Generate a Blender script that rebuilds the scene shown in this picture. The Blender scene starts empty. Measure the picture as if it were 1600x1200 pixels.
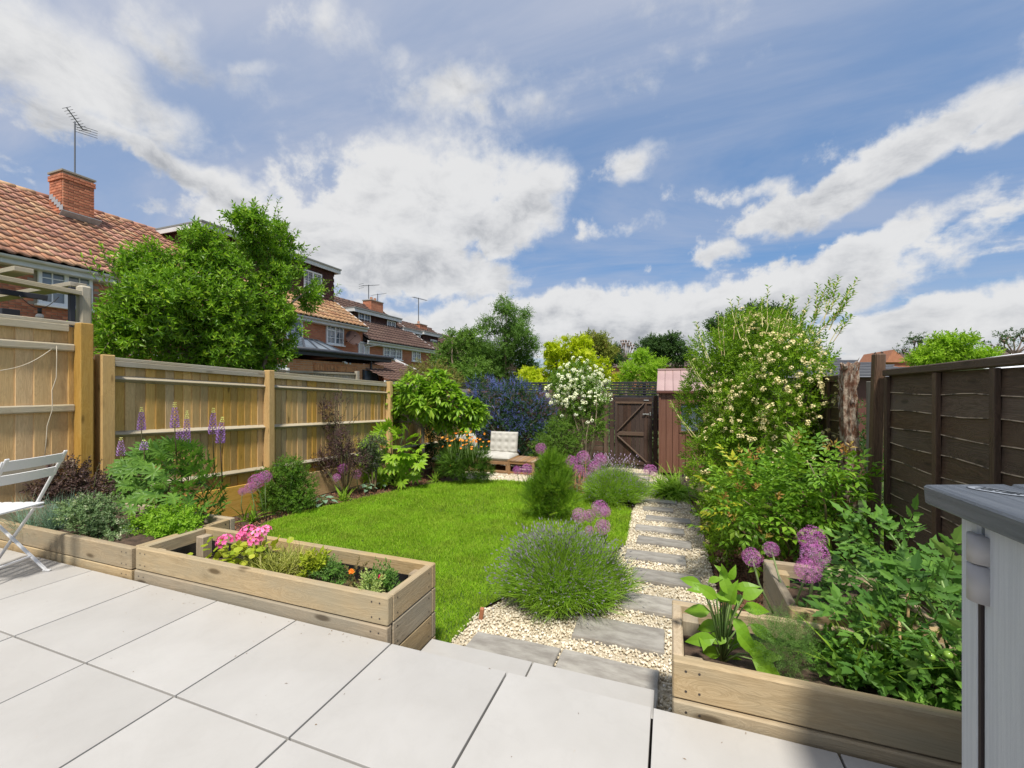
import bpy, bmesh, math, random
import numpy as np
from mathutils import Vector, Matrix, Euler
R = math.radians
random.seed(7); rng = np.random.default_rng(11)
SC = bpy.context.scene
COL = SC.collection

# ------------------------------------------------------------------ camera
YAW = R(20.16); S, C_ = math.sin(YAW), math.cos(YAW); CAMZ = 1.3
cd = bpy.data.cameras.new('camera'); cam = bpy.data.objects.new('camera', cd); COL.objects.link(cam)
cd.sensor_width = 36; cd.lens = 670/1600*36; cd.shift_y = 5/1600; cd.clip_start = .02; cd.clip_end = 3000
cam.location = (0, 0, CAMZ); cam.rotation_euler = (R(90), 0, YAW); SC.camera = cam

# ------------------------------------------------------------------ light
SUN_AZ, SUN_EL = R(159), R(60)          # azimuth from +Y (down the garden) clockwise: high, behind the camera's right shoulder
w = bpy.data.worlds.new('World'); SC.world = w; w.use_nodes = True
sl = bpy.data.lights.new('sun', 'SUN'); sl.energy = 3.2; sl.angle = R(6); sl.color = (1, .95, .87)
so = bpy.data.objects.new('sun', sl); COL.objects.link(so)
sd = Vector((math.sin(SUN_AZ)*math.cos(SUN_EL), math.cos(SUN_AZ)*math.cos(SUN_EL), math.sin(SUN_EL)))
so.rotation_euler = sd.to_track_quat('Z', 'Y').to_euler(); so.location = (0, 5, 40)
SC.view_settings.view_transform = 'Standard'; SC.view_settings.look = 'None'
SC.view_settings.exposure = 0.7; SC.view_settings.gamma = 1; SC.view_settings.use_curve_mapping = False
try:
    SC.cycles.max_bounces = 6; SC.cycles.transparent_max_bounces = 6; SC.cycles.sample_clamp_indirect = 6
except Exception: pass

class NT:
    """tiny node-writing helper"""
    def __init__(s, tree): s.t = tree; s.n = tree.nodes; s.l = tree.links
    def node(s, typ, **kw):
        n = s.n.new(typ)
        for k, v in kw.items(): setattr(n, k, v)
        return n
    def put(s, sock, v):
        if hasattr(v, 'is_linked') or isinstance(v, bpy.types.NodeSocket): s.l.new(v, sock)
        elif v is not None:
            if hasattr(sock.default_value, '__len__') and len(sock.default_value) == 4 and len(v) == 3: v = (*v, 1)
            sock.default_value = v
    def math(s, op, a, b=None, c=None, clamp=False):
        n = s.node('ShaderNodeMath', operation=op, use_clamp=clamp)
        s.put(n.inputs[0], a)
        if b is not None: s.put(n.inputs[1], b)
        if c is not None: s.put(n.inputs[2], c)
        return n.outputs[0]
    def vmath(s, op, a, b=None):
        n = s.node('ShaderNodeVectorMath', operation=op); s.put(n.inputs[0], a)
        if b is not None: s.put(n.inputs['Scale'] if op == 'SCALE' else n.inputs[1], b)
        return n.outputs['Value'] if op in ('DOT_PRODUCT', 'LENGTH', 'DISTANCE') else n.outputs['Vector']
    def mix(s, f, a, b, blend='MIX'):
        n = s.node('ShaderNodeMix', data_type='RGBA', blend_type=blend)
        s.put(n.inputs[0], f); s.put(n.inputs[6], a); s.put(n.inputs[7], b); return n.outputs[2]
    def noise(s, vec, scale, detail=3, rough=.5, dist=0):
        n = s.node('ShaderNodeTexNoise'); s.put(n.inputs['Vector'], vec)
        for k, v in (('Scale', scale), ('Detail', detail), ('Roughness', rough), ('Distortion', dist)): s.put(n.inputs[k], v)
        return n.outputs['Fac']
    def vor(s, vec, scale, feature='F1', out='Distance'):
        n = s.node('ShaderNodeTexVoronoi', feature=feature); s.put(n.inputs['Vector'], vec); s.put(n.inputs['Scale'], scale)
        return n.outputs[out]
    def ramp(s, f, *stops):
        n = s.node('ShaderNodeValToRGB'); e = n.color_ramp.elements
        while len(e) > 1: e.remove(e[-1])
        e[0].position = stops[0][0]; e[0].color = (*stops[0][1], 1)
        for p, c in stops[1:]: x = e.new(p); x.color = (*c, 1)
        s.put(n.inputs[0], f); return n.outputs[0]
    def smooth(s, v, lo, hi):
        n = s.node('ShaderNodeMapRange', interpolation_type='SMOOTHSTEP'); s.put(n.inputs[0], v)
        s.put(n.inputs[1], lo); s.put(n.inputs[2], hi); return n.outputs[0]

# ------------------------------------------------------------------ sky with clouds
def build_sky():
    t = NT(w.node_tree); t.n.clear()
    sky = t.node('ShaderNodeTexSky', sky_type='NISHITA', sun_disc=False, sun_elevation=SUN_EL, sun_rotation=SUN_AZ)
    sky.air_density = 1.0; sky.dust_density = .6; sky.ozone_density = 2.2
    g = t.node('ShaderNodeTexCoord').outputs['Generated']
    sp = t.node('ShaderNodeSeparateXYZ'); t.put(sp.inputs[0], g); x, y, z = sp.outputs
    az = t.math('ARCTAN2', x, y)
    el = t.math('ARCSINE', z)
    zz = t.math('ADD', t.math('MAXIMUM', z, 0.0), .22)
    pc = t.node('ShaderNodeCombineXYZ'); t.put(pc.inputs[0], t.math('DIVIDE', x, zz)); t.put(pc.inputs[1], t.math('DIVIDE', y, zz)); pc.inputs[2].default_value = 3.1
    P = pc.outputs[0]
    n1 = t.noise(P, 1.5, 7, .56, .25)
    n2 = t.noise(g, 7.0, 8, .62, .1)
    n3 = t.noise(t.vmath('ADD', g, (4.2, 1.3, 7.7)), 3.2, 4, .55, .2)
    # edges wander with the noise
    wa = t.math('MULTIPLY', t.math('SUBTRACT', n2, .5), .30); wb = t.math('MULTIPLY', t.math('SUBTRACT', n3, .5), .22)
    azw = t.math('ADD', az, wa); elw = t.math('ADD', el, wb)
    # cloud banks of the day: (azimuth, elevation, half width, half height, tilt, strength) in degrees
    banks = []
    def bank(px, py, rx, ry, tilt=0, k=1.0):
        d = Vector(((px-800)/670, 1, (600+5-py)/670)); f = Vector((-S+d.x*C_, C_+d.x*S, d.z)).normalized()
        s = 1/math.sqrt(1+d.x**2); hor = 1/math.sqrt(1+d.x**2+d.z**2)
        banks.append((math.atan2(f.x, f.y), math.asin(f.z), rx/670*s*s, ry/670*s*hor*hor/s, R(tilt), k))
    bank(60, 70, 300, 125, -6, 1.25); bank(300, 60, 150, 60, -12, .75); bank(560, 60, 120, 46, 0, .62); bank(700, 120, 120, 50, 10, .5); bank(190, 205, 270, 50, -14, 1.1); bank(330, 285, 120, 24, -18, .8)
    bank(385, 85, 75, 30, 0, .75); bank(500, 25, 60, 36, 0, .8); bank(355, 205, 50, 20, -18, .6)
    bank(600, 320, 105, 72, 0, 1.35); bank(700, 330, 100, 62, 12, 1.3); bank(600, 270, 66, 34, 0, 1.2); bank(800, 330, 80, 75, 20, 1.2)
    bank(850, 290, 46, 38, 0, 1.1); bank(650, 420, 170, 52, 0, 1.2); bank(490, 390, 90, 60, 0, 1.1)
    bank(980, 258, 60, 32, 8, 1.05); bank(815, 165, 66, 36, 0, .65); bank(488, 300, 24, 15, 0, .7)
    bank(1380, 235, 260, 62, 14, 1.3); bank(1180, 285, 90, 26, 5, .8); bank(1560, 200, 110, 60, 12, 1.0)
    bank(940, 372, 110, 22, 6, .8); bank(1090, 390, 90, 26, 6, .8); bank(1290, 410, 180, 42, 13, 1.1)
    bank(870, 490, 250, 40, 3, 1.25); bank(1150, 475, 240, 44, 6, 1.25); bank(1450, 500, 260, 44, 2, 1.15); bank(640, 520, 220, 60, 0, 1.1)
    bank(1000, 540, 600, 32, 0, 1.0); bank(110, 470, 300, 40, 0, .6)
    total = None; low = None
    for (a, e, rx, ry, tl, k) in banks:
        da = t.math('SUBTRACT', azw, a); de = t.math('SUBTRACT', elw, e)
        ca, sa = math.cos(tl), math.sin(tl)
        u = t.math('MULTIPLY_ADD', da, ca/rx, t.math('MULTIPLY', de, sa/rx))
        v = t.math('MULTIPLY_ADD', de, ca/ry, t.math('MULTIPLY', da, -sa/ry))
        q = t.math('ADD', t.math('MULTIPLY', u, u), t.math('MULTIPLY', v, v))
        m = t.math('MULTIPLY', t.math('EXPONENT', t.math('MULTIPLY', q, -.7)), k)
        total = m if total is None else t.math('MAXIMUM', total, m)
        sv = t.math('MULTIPLY', m, t.math('MULTIPLY', v, -1))
        low = sv if low is None else t.math('ADD', low, sv)
    total = t.math('ADD', total, t.math('MULTIPLY', t.smooth(n1, .50, .70), .42))
    # elsewhere in the sky the same kind of scattered cloud, from the noise alone
    behind = t.smooth(t.math('ABSOLUTE', t.math('ADD', az, YAW)), 1.0, 1.35)
    total = t.math('ADD', total, t.math('MULTIPLY', t.smooth(n1, .42, .66), t.math('MULTIPLY', behind, .9)))
    dens = t.math('ADD', total, t.math('MULTIPLY', t.math('SUBTRACT', n2, .5), 1.5))
    n5 = t.noise(g, 21, 7, .62, .2)
    dens = t.math('ADD', dens, t.math('MULTIPLY', t.math('SUBTRACT', n1, .5), .9)); dens = t.math('ADD', dens, t.math('MULTIPLY', t.math('SUBTRACT', n5, .5), .75))
    hiw = t.smooth(el, .28, .62); mask = t.smooth(dens, t.math('MULTIPLY_ADD', hiw, -.16, .38), t.math('MULTIPLY_ADD', hiw, .42, .74))
    # cloud body: sunlit tops, grey bases, billows
    n4 = t.noise(t.vmath('MULTIPLY', g, (1, 1, 1.7)), 12, 8, .62, .3)
    shade = t.math('ADD', t.math('MULTIPLY', low, .38), t.math('MULTIPLY', t.math('SUBTRACT', n3, .46), 1.5))
    shade = t.math('ADD', shade, t.math('MULTIPLY', t.math('SUBTRACT', n4, .5), 2.1))
    shade = t.math('ADD', shade, t.math('MULTIPLY', t.math('SUBTRACT', dens, 1.0), .45))
    shade = t.smooth(shade, -.30, 1.25)
    ccol = t.ramp(shade, (0, (5.6, 5.6, 5.6)), (.35, (4.5, 4.55, 4.65)), (.7, (3.1, 3.2, 3.4)), (1, (2.2, 2.3, 2.55)))
    # thin high veil, streaky
    st = t.node('ShaderNodeMapping'); t.put(st.inputs[0], P); st.inputs['Rotation'].default_value = (0, 0, R(35)); st.inputs['Scale'].default_value = (.5, 1.6, 1)
    veil = t.noise(st.outputs[0], 1.3, 6, .62, .6)
    veil = t.math('MULTIPLY', t.smooth(veil, .30, .70), .62)
    veil = t.math('ADD', veil, t.math('MULTIPLY', t.smooth(el, .35, .75), .50)); veil = t.math('ADD', veil, t.math('MULTIPLY', t.smooth(az, -.35, -.95), .40)); veil = t.math('ADD', veil, .0)
    hz = t.smooth(el, .22, -.02)
    base = t.mix(.55, t.mix(1.0, sky.outputs[0], (.80, .90, 1.0), 'MULTIPLY'), (.95, 2.1, 4.1))
    c = t.mix(t.math('MULTIPLY', veil, .95, clamp=True), base, (3.3, 3.65, 4.55))
    c = t.mix(t.math('MULTIPLY', hz, .75), c, (4.0, 4.4, 4.9))
    c = t.mix(t.math('MULTIPLY', mask, .96), c, ccol)
    bg = t.node('ShaderNodeBackground'); t.put(bg.inputs[0], c); bg.inputs[1].default_value = .088
    o = t.node('ShaderNodeOutputWorld'); t.l.new(bg.outputs[0], o.inputs[0])
build_sky()
w.cycles.sampling_method = 'MANUAL'; w.cycles.sample_map_resolution = 512

# ------------------------------------------------------------------ materials
MATS = {}
def mat(name, col, rough=.6, col2=None, nscale=6, bump=0, bscale=40, metal=0, spec=.5, detail=4, stretch=None, coat=0, contrast=(.3, .7), rand=0):
    if name in MATS: return MATS[name]
    m = bpy.data.materials.new(name); m.use_nodes = True; t = NT(m.node_tree); b = t.n['Principled BSDF']
    tc = t.node('ShaderNodeTexCoord').outputs['Object']
    if stretch:
        mp = t.node('ShaderNodeMapping'); t.put(mp.inputs[0], tc); mp.inputs['Scale'].default_value = stretch; tc = mp.outputs[0]
    c = col
    if col2 is not None:
        f = t.smooth(t.noise(tc, nscale, detail, .6), *contrast); c = t.mix(f, col, col2)
    if rand:
        oi = t.node('ShaderNodeObjectInfo').outputs['Random']
        hs = t.node('ShaderNodeHueSaturation'); t.put(hs.inputs['Value'], t.math('MULTIPLY_ADD', oi, rand*2, 1-rand)); t.put(hs.inputs['Color'], c); c = hs.outputs[0]
    t.put(b.inputs['Base Color'], c); b.inputs['Roughness'].default_value = rough; b.inputs['Metallic'].default_value = metal
    b.inputs['Specular IOR Level'].default_value = spec; b.inputs['Coat Weight'].default_value = coat
    if bump:
        bn = t.node('ShaderNodeBump'); bn.inputs['Strength'].default_value = bump; bn.inputs['Distance'].default_value = .01
        t.put(bn.inputs['Height'], t.noise(tc, bscale, 4, .6)); t.l.new(bn.outputs[0], b.inputs['Normal'])
    MATS[name] = m; return m

def wood(name, c1, c2, axis=2, rough=.75, grey=None, greyamt=.5, knots=.5, bump=.35, fine=1.0, rand=.18):
    key = f'{name}_{"xyz"[axis]}'
    if key in MATS: return MATS[key]
    m = bpy.data.materials.new(key); m.use_nodes = True; t = NT(m.node_tree); b = t.n['Principled BSDF']
    tc = t.node('ShaderNodeTexCoord').outputs['Object']; oi = t.node('ShaderNodeObjectInfo').outputs['Random']
    off = t.node('ShaderNodeCombineXYZ'); t.put(off.inputs[0], t.math('MULTIPLY', oi, 37.0)); t.put(off.inputs[1], t.math('MULTIPLY', oi, 91.0)); t.put(off.inputs[2], t.math('MULTIPLY', oi, 53.0))
    P = t.vmath('ADD', tc, off.outputs[0])
    def mp(a, c):
        n = t.node('ShaderNodeMapping'); t.put(n.inputs[0], P); sc = [c, c, c]; sc[axis] = a; n.inputs['Scale'].default_value = sc; return n.outputs[0]
    kn = t.vor(mp(2.0, 6.5), 1.0)                     # knots pull the grain round them
    kpull = t.smooth(kn, .45, .05)
    gv = t.vmath('ADD', mp(.9, 9*fine), t.vmath('SCALE', (1.0, 1.0, 1.0), t.math('MULTIPLY', kpull, .8)))
    g1 = t.noise(gv, 2.2, 5, .62, .8)
    rings = t.math('FRACT', t.math('MULTIPLY', g1, 7.0))
    rings = t.math('MULTIPLY', t.math('ABSOLUTE', t.math('SUBTRACT', rings, .5)), 2)
    g2 = t.noise(mp(3, 95*fine), 1.0, 3, .6)
    f = t.math('ADD', t.math('MULTIPLY', rings, .42), t.math('MULTIPLY', g2, .62), clamp=True)
    c = t.mix(f, c1, c2)
    if grey is not None:
        big = t.noise(mp(.9, 2.4), 1.3, 4, .6); c = t.mix(t.math('MULTIPLY', t.smooth(big, .35, .72), greyamt), c, grey)
    gm = t.noise(t.vmath('ADD', mp(1.3, 3.2), (3.1, 9.2, 5.5)), 2.2, 7, .68, .4); c = t.mix(t.math('MULTIPLY', t.smooth(gm, .56, .72), .38), c, tuple(v*.45 for v in c1))
    dk = tuple(v*.35 for v in c1)
    c = t.mix(t.math('MULTIPLY', t.smooth(kn, .15, .06), knots), c, dk)
    hs = t.node('ShaderNodeHueSaturation'); t.put(hs.inputs['Value'], t.math('MULTIPLY_ADD', oi, rand*2, 1-rand)); t.put(hs.inputs['Color'], c)
    t.put(hs.inputs['Saturation'], t.math('MULTIPLY_ADD', t.math('FRACT', t.math('MULTIPLY', oi, 13.7)), .35, .82))
    t.put(b.inputs['Base Color'], hs.outputs[0]); b.inputs['Roughness'].default_value = rough; b.inputs['Specular IOR Level'].default_value = .3
    bn = t.node('ShaderNodeBump'); bn.inputs['Strength'].default_value = bump; bn.inputs['Distance'].default_value = .004
    t.put(bn.inputs['Height'], f); t.l.new(bn.outputs[0], b.inputs['Normal'])
    MATS[key] = m; return m

def leafmat(name, c1, c2, rough=.5, trans=.35, c3=None, spec=.35, tint=None):
    """c1..c2(..c3): the plant's own range of leaf colour, picked leaf by leaf"""
    if name in MATS: return MATS[name]
    m = bpy.data.materials.new(name); m.use_nodes = True; t = NT(m.node_tree); b = t.n['Principled BSDF']
    a = t.node('ShaderNodeAttribute', attribute_name='rnd').outputs['Fac']
    if trans and rough < .9: c1, c2 = [tuple(min(.95, v*k) for v, k in zip(c, (1.35, 1.3, 1.1))) for c in (c1, c2)]
    stops = [(0, c1), (1, c2)] if c3 is None else [(0, c1), (.72, c2), (1, c3)]
    c = t.ramp(a, *stops)
    tc = t.node('ShaderNodeTexCoord').outputs['Object']
    if tint: c = t.mix(t.math('MULTIPLY', t.smooth(t.noise(tc, tint[1], 5, .65), .42, .68), tint[2]), c, tint[0])
    big = t.noise(tc, 3.0, 3, .6)
    hs = t.node('ShaderNodeHueSaturation'); t.put(hs.inputs['Value'], t.math('MULTIPLY_ADD', big, .9, .55)); t.put(hs.inputs['Color'], c); c = hs.outputs[0]
    t.put(b.inputs['Base Color'], c); b.inputs['Roughness'].default_value = rough; b.inputs['Specular IOR Level'].default_value = spec*.55; b.inputs['Roughness'].default_value = max(rough, .42)
    if trans:
        tr = t.node('ShaderNodeBsdfTranslucent'); t.put(tr.inputs[0], t.mix(1, c, (1.25, 1.3, .75), 'MULTIPLY'))
        mx = t.node('ShaderNodeMixShader'); mx.inputs[0].default_value = trans
        t.l.new(b.outputs[0], mx.inputs[1]); t.l.new(tr.outputs[0], mx.inputs[2]); t.l.new(mx.outputs[0], t.n['Material Output'].inputs[0])
    MATS[name] = m; return m

def W_(kind, axis):
    if kind == 'fence': return wood('fence_wood', (.42, .24, .075), (.68, .45, .18), axis, grey=(.42, .31, .16), greyamt=.35, knots=.75, rand=.24)
    if kind == 'rail': return wood('rail_wood', (.33, .27, .17), (.48, .41, .28), axis, grey=(.40, .37, .31), greyamt=.8, rand=.12)
    if kind == 'planter': return wood('planter_wood', (.29, .205, .11), (.50, .39, .245), axis, grey=(.30, .265, .19), greyamt=.85, knots=.9, rand=.16)
    if kind == 'dark': return wood('dark_stained_wood', (.042, .024, .016), (.155, .098, .066), axis, grey=(.135, .10, .078), greyamt=.6, knots=.5, bump=.6, rough=.62, rand=.2)
    if kind == 'gate': return wood('gate_wood', (.030, .018, .014), (.085, .052, .038), axis, grey=(.08, .05, .038), greyamt=.5, rough=.6)
    if kind == 'brace': return wood('gate_brace_wood', (.08, .05, .034), (.19, .125, .085), axis, grey=(.14, .10, .075), greyamt=.5, rough=.6)
    if kind == 'old': return wood('old_post_wood', (.14, .12, .1), (.32, .29, .25), axis, grey=(.30, .3, .28), greyamt=.7)
    if kind == 'teak': return wood('table_wood', (.24, .13, .06), (.36, .21, .10), axis, grey=(.36, .27, .19), greyamt=.4)
BRICK = lambda: mat('brick', (.38, .115, .06), .85, (.52, .21, .11), 2.2, .4, 60, rand=.3)
BRICK_O = lambda: mat('brick_orange', (.42, .14, .05), .85, (.52, .22, .09), 2.2, .4, 60, rand=.25)
WHITE = lambda: mat('white_upvc', (.80, .80, .79), .35)
FASCIA = lambda: mat('white_fascia', (.62, .62, .60), .45, (.72, .72, .71), 3)
def GLASS():
    if 'glass' in MATS: return MATS['glass']
    return mat('glass', (.05, .07, .09), .06, (.16, .2, .24), 1.2, spec=1.0)

# ------------------------------------------------------------------ objects
WL = {}
def wl(o): return WL.get(o.name, Vector((0, 0, 0))) if o is not None else Vector((0, 0, 0))
def tag(o, label=None, cat=None, group=None, kind=None):
    if label: o['label'] = label
    if cat: o['category'] = cat
    if group: o['group'] = group
    if kind: o['kind'] = kind
    return o
def thing(name, label, cat, loc, group=None, kind=None, rz=0, parent=None):
    o = bpy.data.objects.new(name, None); o.empty_display_size = .1; COL.objects.link(o)
    WL[o.name] = Vector(loc); o.location = Vector(loc) - wl(parent); o.parent = parent; o.rotation_euler.z = rz
    return tag(o, label, cat, group, kind)
def link(name, me, parent=None, loc=(0, 0, 0), rot=(0, 0, 0), local=False):
    o = bpy.data.objects.new(name, me); COL.objects.link(o)
    o.parent = parent
    o.location = Vector(loc) if local else Vector(loc) - wl(parent)
    WL[o.name] = Vector(loc)
    o.rotation_euler = rot
    return o
BOX = {}
def box_mesh(sx, sy, sz, m, bev=.004):
    k = (round(sx, 4), round(sy, 4), round(sz, 4), m.name, bev)
    if k in BOX: return BOX[k]
    bm = bmesh.new(); bmesh.ops.create_cube(bm, size=1)
    bmesh.ops.scale(bm, vec=(sx, sy, sz), verts=bm.verts)
    if bev: bmesh.ops.bevel(bm, geom=bm.edges[:], offset=min(bev, min(sx, sy, sz)*.4), segments=1, affect='EDGES')
    me = bpy.data.meshes.new('box'); bm.to_mesh(me); bm.free(); me.materials.append(m); BOX[k] = me; return me
def pc(name, parent, size, loc, m, rot=(0, 0, 0), bev=.004, local=False):
    """one box-shaped piece; m is a material or a wood kind (grain along the longest side)"""
    if isinstance(m, str): m = W_(m, int(np.argmax(size)))
    return link(name, box_mesh(*size, m, bev), parent, loc, rot, local)
def beam(name, parent, a, b, wd, ht, m, bev=.004, up=(0, 0, 1), local=False):
    """a bar from a to b"""
    a, b = Vector(a), Vector(b); d = b-a; L = d.length; z = d.normalized(); x = Vector(up).cross(z)
    if x.length < 1e-4: x = Vector((1, 0, 0))
    x.normalize(); y = z.cross(x)
    M = Matrix((x, y, z)).transposed()
    if isinstance(m, str): m = W_(m, 2)
    return link(name, box_mesh(wd, ht, L, m, bev), parent, (a+b)/2, M.to_euler(), local)

class Tpl:
    def __init__(s): s.v = []; s.f = []; s.m = []; s.g = []; s.ng = 0
    def add(s, v, f, m=0, newg=True):
        o = len(s.v); s.v += [tuple(p) for p in v]; s.g += [s.ng]*len(v)
        for q in f:
            for i in range(1, len(q)-1): s.f.append((o+q[0], o+q[i], o+q[i+1])); s.m.append(m)
        if newg: s.ng += 1
        return s
    def merge(s, o, M, m=None):
        vs = [tuple(M @ Vector(p)) for p in o.v]; off = len(s.v); s.v += vs; s.g += [s.ng+x for x in o.g]; s.ng += max(o.ng, 1)
        for q, mm in zip(o.f, o.m): s.f.append(tuple(off+i for i in q)); s.m.append(mm if m is None else m)
        return s
class Geo:
    """collects triangles from many instances of templates, tubes and boxes: one mesh"""
    def __init__(s): s.v = []; s.f = []; s.m = []; s.r = []; s.n = 0
    def raw(s, v, f, m, r):
        s.v.append(np.asarray(v, np.float32)); s.f.append(np.asarray(f, np.int64)+s.n); s.m.append(np.asarray(m)); s.r.append(np.asarray(r, np.float32)); s.n += len(v)
    def scatter(s, T, pos, axis, scale=1, up=None, jit=1.0, flat=False, roll=None, mshift=0):
        Ts = T if isinstance(T, list) else [T]
        pos = np.asarray(pos, float); N = len(pos)
        if N == 0: return
        ax = np.asarray(axis, float); ax = np.broadcast_to(ax, (N, 3)).copy(); ax /= np.linalg.norm(ax, axis=1)[:, None]+1e-9
        sc = np.broadcast_to(np.asarray(scale, float), (N,))
        which = rng.integers(0, len(Ts), N)
        if up is None: h = rng.normal(size=(N, 3))
        else: h = np.broadcast_to(np.asarray(up, float), (N, 3)) + rng.normal(size=(N, 3))*.15*jit
        # y axis (leaf normal) = part of h orthogonal to axis
        yv = h - (h*ax).sum(1)[:, None]*ax; yv /= np.linalg.norm(yv, axis=1)[:, None]+1e-9
        xv = np.cross(yv, ax)
        M = np.stack([xv, yv, ax], axis=2)
        for k, T1 in enumerate(Ts):
            idx = np.where(which == k)[0]
            if len(idx) == 0: continue
            V = np.array(T1.v); nv = len(V)
            P = pos[idx][:, None, :] + sc[idx][:, None, None]*np.einsum('nij,vj->nvi', M[idx], V)
            F = np.array(T1.f)[None]+np.arange(len(idx))[:, None, None]*nv
            ri = rng.random(len(idx)); rg = rng.random((len(idx), max(T1.ng, 1)))
            r = np.clip(.5*ri[:, None]+.5*rg[:, np.minimum(np.array(T1.g), max(T1.ng, 1)-1)], 0, 1)
            s.raw(P.reshape(-1, 3), F.reshape(-1, 3), np.tile(np.array(T1.m)+mshift, len(idx)), r.reshape(-1))
    def tube(s, pts, rad, n=6, m=0, cap=True, r=None):
        pts = [Vector(p) for p in pts]; rad = list(rad) if hasattr(rad, '__len__') else [rad]*len(pts)
        V = []; F = []
        for i, p in enumerate(pts):
            d = (pts[min(i+1, len(pts)-1)]-pts[max(i-1, 0)]); d = d.normalized() if d.length > 0 else Vector((0, 0, 1))
            a = d.orthogonal().normalized() if i == 0 else (a-d*a.dot(d)).normalized()
            b = d.cross(a)
            for j in range(n):
                t = 2*math.pi*j/n; V.append(p+(a*math.cos(t)+b*math.sin(t))*rad[i])
        for i in range(len(pts)-1):
            for j in range(n):
                q = [i*n+j, i*n+(j+1) % n, (i+1)*n+(j+1) % n, (i+1)*n+j]; F += [(q[0], q[1], q[2]), (q[0], q[2], q[3])]
        if cap:
            for j in range(1, n-1): F.append((0, j+1, j)); o = (len(pts)-1)*n; F.append((o, o+j, o+j+1))
        s.raw([tuple(v) for v in V], F, [m]*len(F), [random.random() if r is None else r]*len(V)); return s
    def box(s, c, sz, m=0, rot=None):
        V = []
        for i in (-.5, .5):
            for j in (-.5, .5):
                for k in (-.5, .5):
                    v = Vector((i*sz[0], j*sz[1], k*sz[2]))
                    if rot: v = Euler(rot).to_matrix() @ v
                    V.append(tuple(v+Vector(c)))
        Q = [(0, 1, 3, 2), (4, 6, 7, 5), (0, 4, 5, 1), (2, 3, 7, 6), (0, 2, 6, 4), (1, 5, 7, 3)]; F = []
        for q in Q: F += [(q[0], q[1], q[2]), (q[0], q[2], q[3])]
        s.raw(V, F, [m]*12, [random.random()]*8); return s
    def poly(s, V, Q, m=0, r=.5):
        F = []
        for q in Q:
            for i in range(1, len(q)-1): F.append((q[0], q[i], q[i+1]))
        s.raw([tuple(v) for v in V], F, [m]*len(F), [r]*len(V)); return s
    def mesh(s, name, mats, smooth=False, origin=(0, 0, 0)):
        v = np.concatenate(s.v)-np.array(origin, np.float32); f = np.concatenate(s.f); m = np.concatenate(s.m); r = np.concatenate(s.r)
        me = bpy.data.meshes.new(name); me.vertices.add(len(v)); me.vertices.foreach_set('co', v.astype(np.float32).ravel())
        me.loops.add(len(f)*3); me.loops.foreach_set('vertex_index', f.astype(np.int32).ravel())
        me.polygons.add(len(f)); me.polygons.foreach_set('loop_start', np.arange(0, len(f)*3, 3, dtype=np.int32))
        try: me.polygons.foreach_set('loop_total', np.full(len(f), 3, np.int32))
        except Exception: pass
        me.polygons.foreach_set('material_index', m.astype(np.int32))
        me.polygons.foreach_set('use_smooth', np.full(len(f), smooth))
        at = me.attributes.new('rnd', 'FLOAT', 'POINT'); at.data.foreach_set('value', r.astype(np.float32))
        for x in (mats if isinstance(mats, list) else [mats]): me.materials.append(x)
        me.update(calc_edges=True); return me
    def build(s, name, mats, parent=None, smooth=False, loc=None, kind=None):
        o = wl(parent) if loc is None else Vector(loc)
        ob = link(name, s.mesh(name, mats, smooth, o), parent, o)
        if kind: ob['kind'] = kind
        return ob

# pixel of the photograph -> point on the sloping garden / on a given plane
def _ray(px, py): a = (px-800)/670; return (-S+a*C_, C_+a*S, (605-py)/670)
def gz(y): return -.28-.048*max(min(y, 14), 1.5)
def on_ground(px, py):
    r = _ray(px, py); t = -1.58/(r[2]+.048*r[1]); return Vector((t*r[0], t*r[1], 1.3+t*r[2]))
def on_x(px, py, X): r = _ray(px, py); t = X/r[0]; return Vector((X, t*r[1], 1.3+t*r[2]))
def on_y(px, py, Y): r = _ray(px, py); t = Y/r[1]; return Vector((t*r[0], Y, 1.3+t*r[2]))
def on_z(px, py, Z): r = _ray(px, py); t = (Z-1.3)/r[2]; return Vector((t*r[0], t*r[1], Z))

# ------------------------------------------------------------------ leaf and flower shapes (grow along +Z, upper face +Y)
def leaf(L=.06, W=.03, fold=.22, droop=.15, seg=1, peak=.45, m=0):
    t = Tpl()
    if seg == 1:
        t.add([(0, 0, 0), (-W/2, fold*W, L*peak), (W/2, fold*W, L*peak), (0, -droop*L, L)], [(0, 3, 1), (0, 2, 3)], m)
    else:
        n = seg; V = []; 
        for i in range(n+1):
            u = i/n; wd = W/2*max(math.sin(math.pi*min(u**(.75 if peak < .5 else 1.1), 1)), 0) if i not in (0,) else 0
            y = -droop*L*u*u
            V += [(0, y, L*u), (-wd, y+fold*wd*2, L*u), (wd, y+fold*wd*2, L*u)]
        F = []
        for i in range(n):
            a = i*3; b = a+3
            F += [(a, b, b+1, a+1), (a, a+2, b+2, b)]
        t.add(V, F, m)
    return t
def blade(L=.1, W=.004, droop=.3, seg=3, m=0, curl=0):
    t = Tpl(); V = []; F = []
    for i in range(seg+1):
        u = i/seg; a = droop*u; y = L*(1-math.cos(a*1.4))/1.4/max(droop, .01) if droop > .01 else 0; z = L*math.sin(a*1.4)/1.4/max(droop, .01) if droop > .01 else L*u
        wd = W/2*(1-u**2.2)
        if i == seg: V.append((0, -y, z))
        else: V += [(-wd, -y, z), (wd, -y, z)]
    for i in range(seg-1): a = i*2; F.append((a, a+1, a+3, a+2))
    a = (seg-1)*2; F.append((a, a+1, a+2)); t.add(V, F, m); return t
def rotz_to(dirv, roll=0):
    return Vector(dirv).to_track_quat('Z', 'Y').to_matrix().to_4x4() @ Matrix.Rotation(roll, 4, 'Z')
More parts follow.
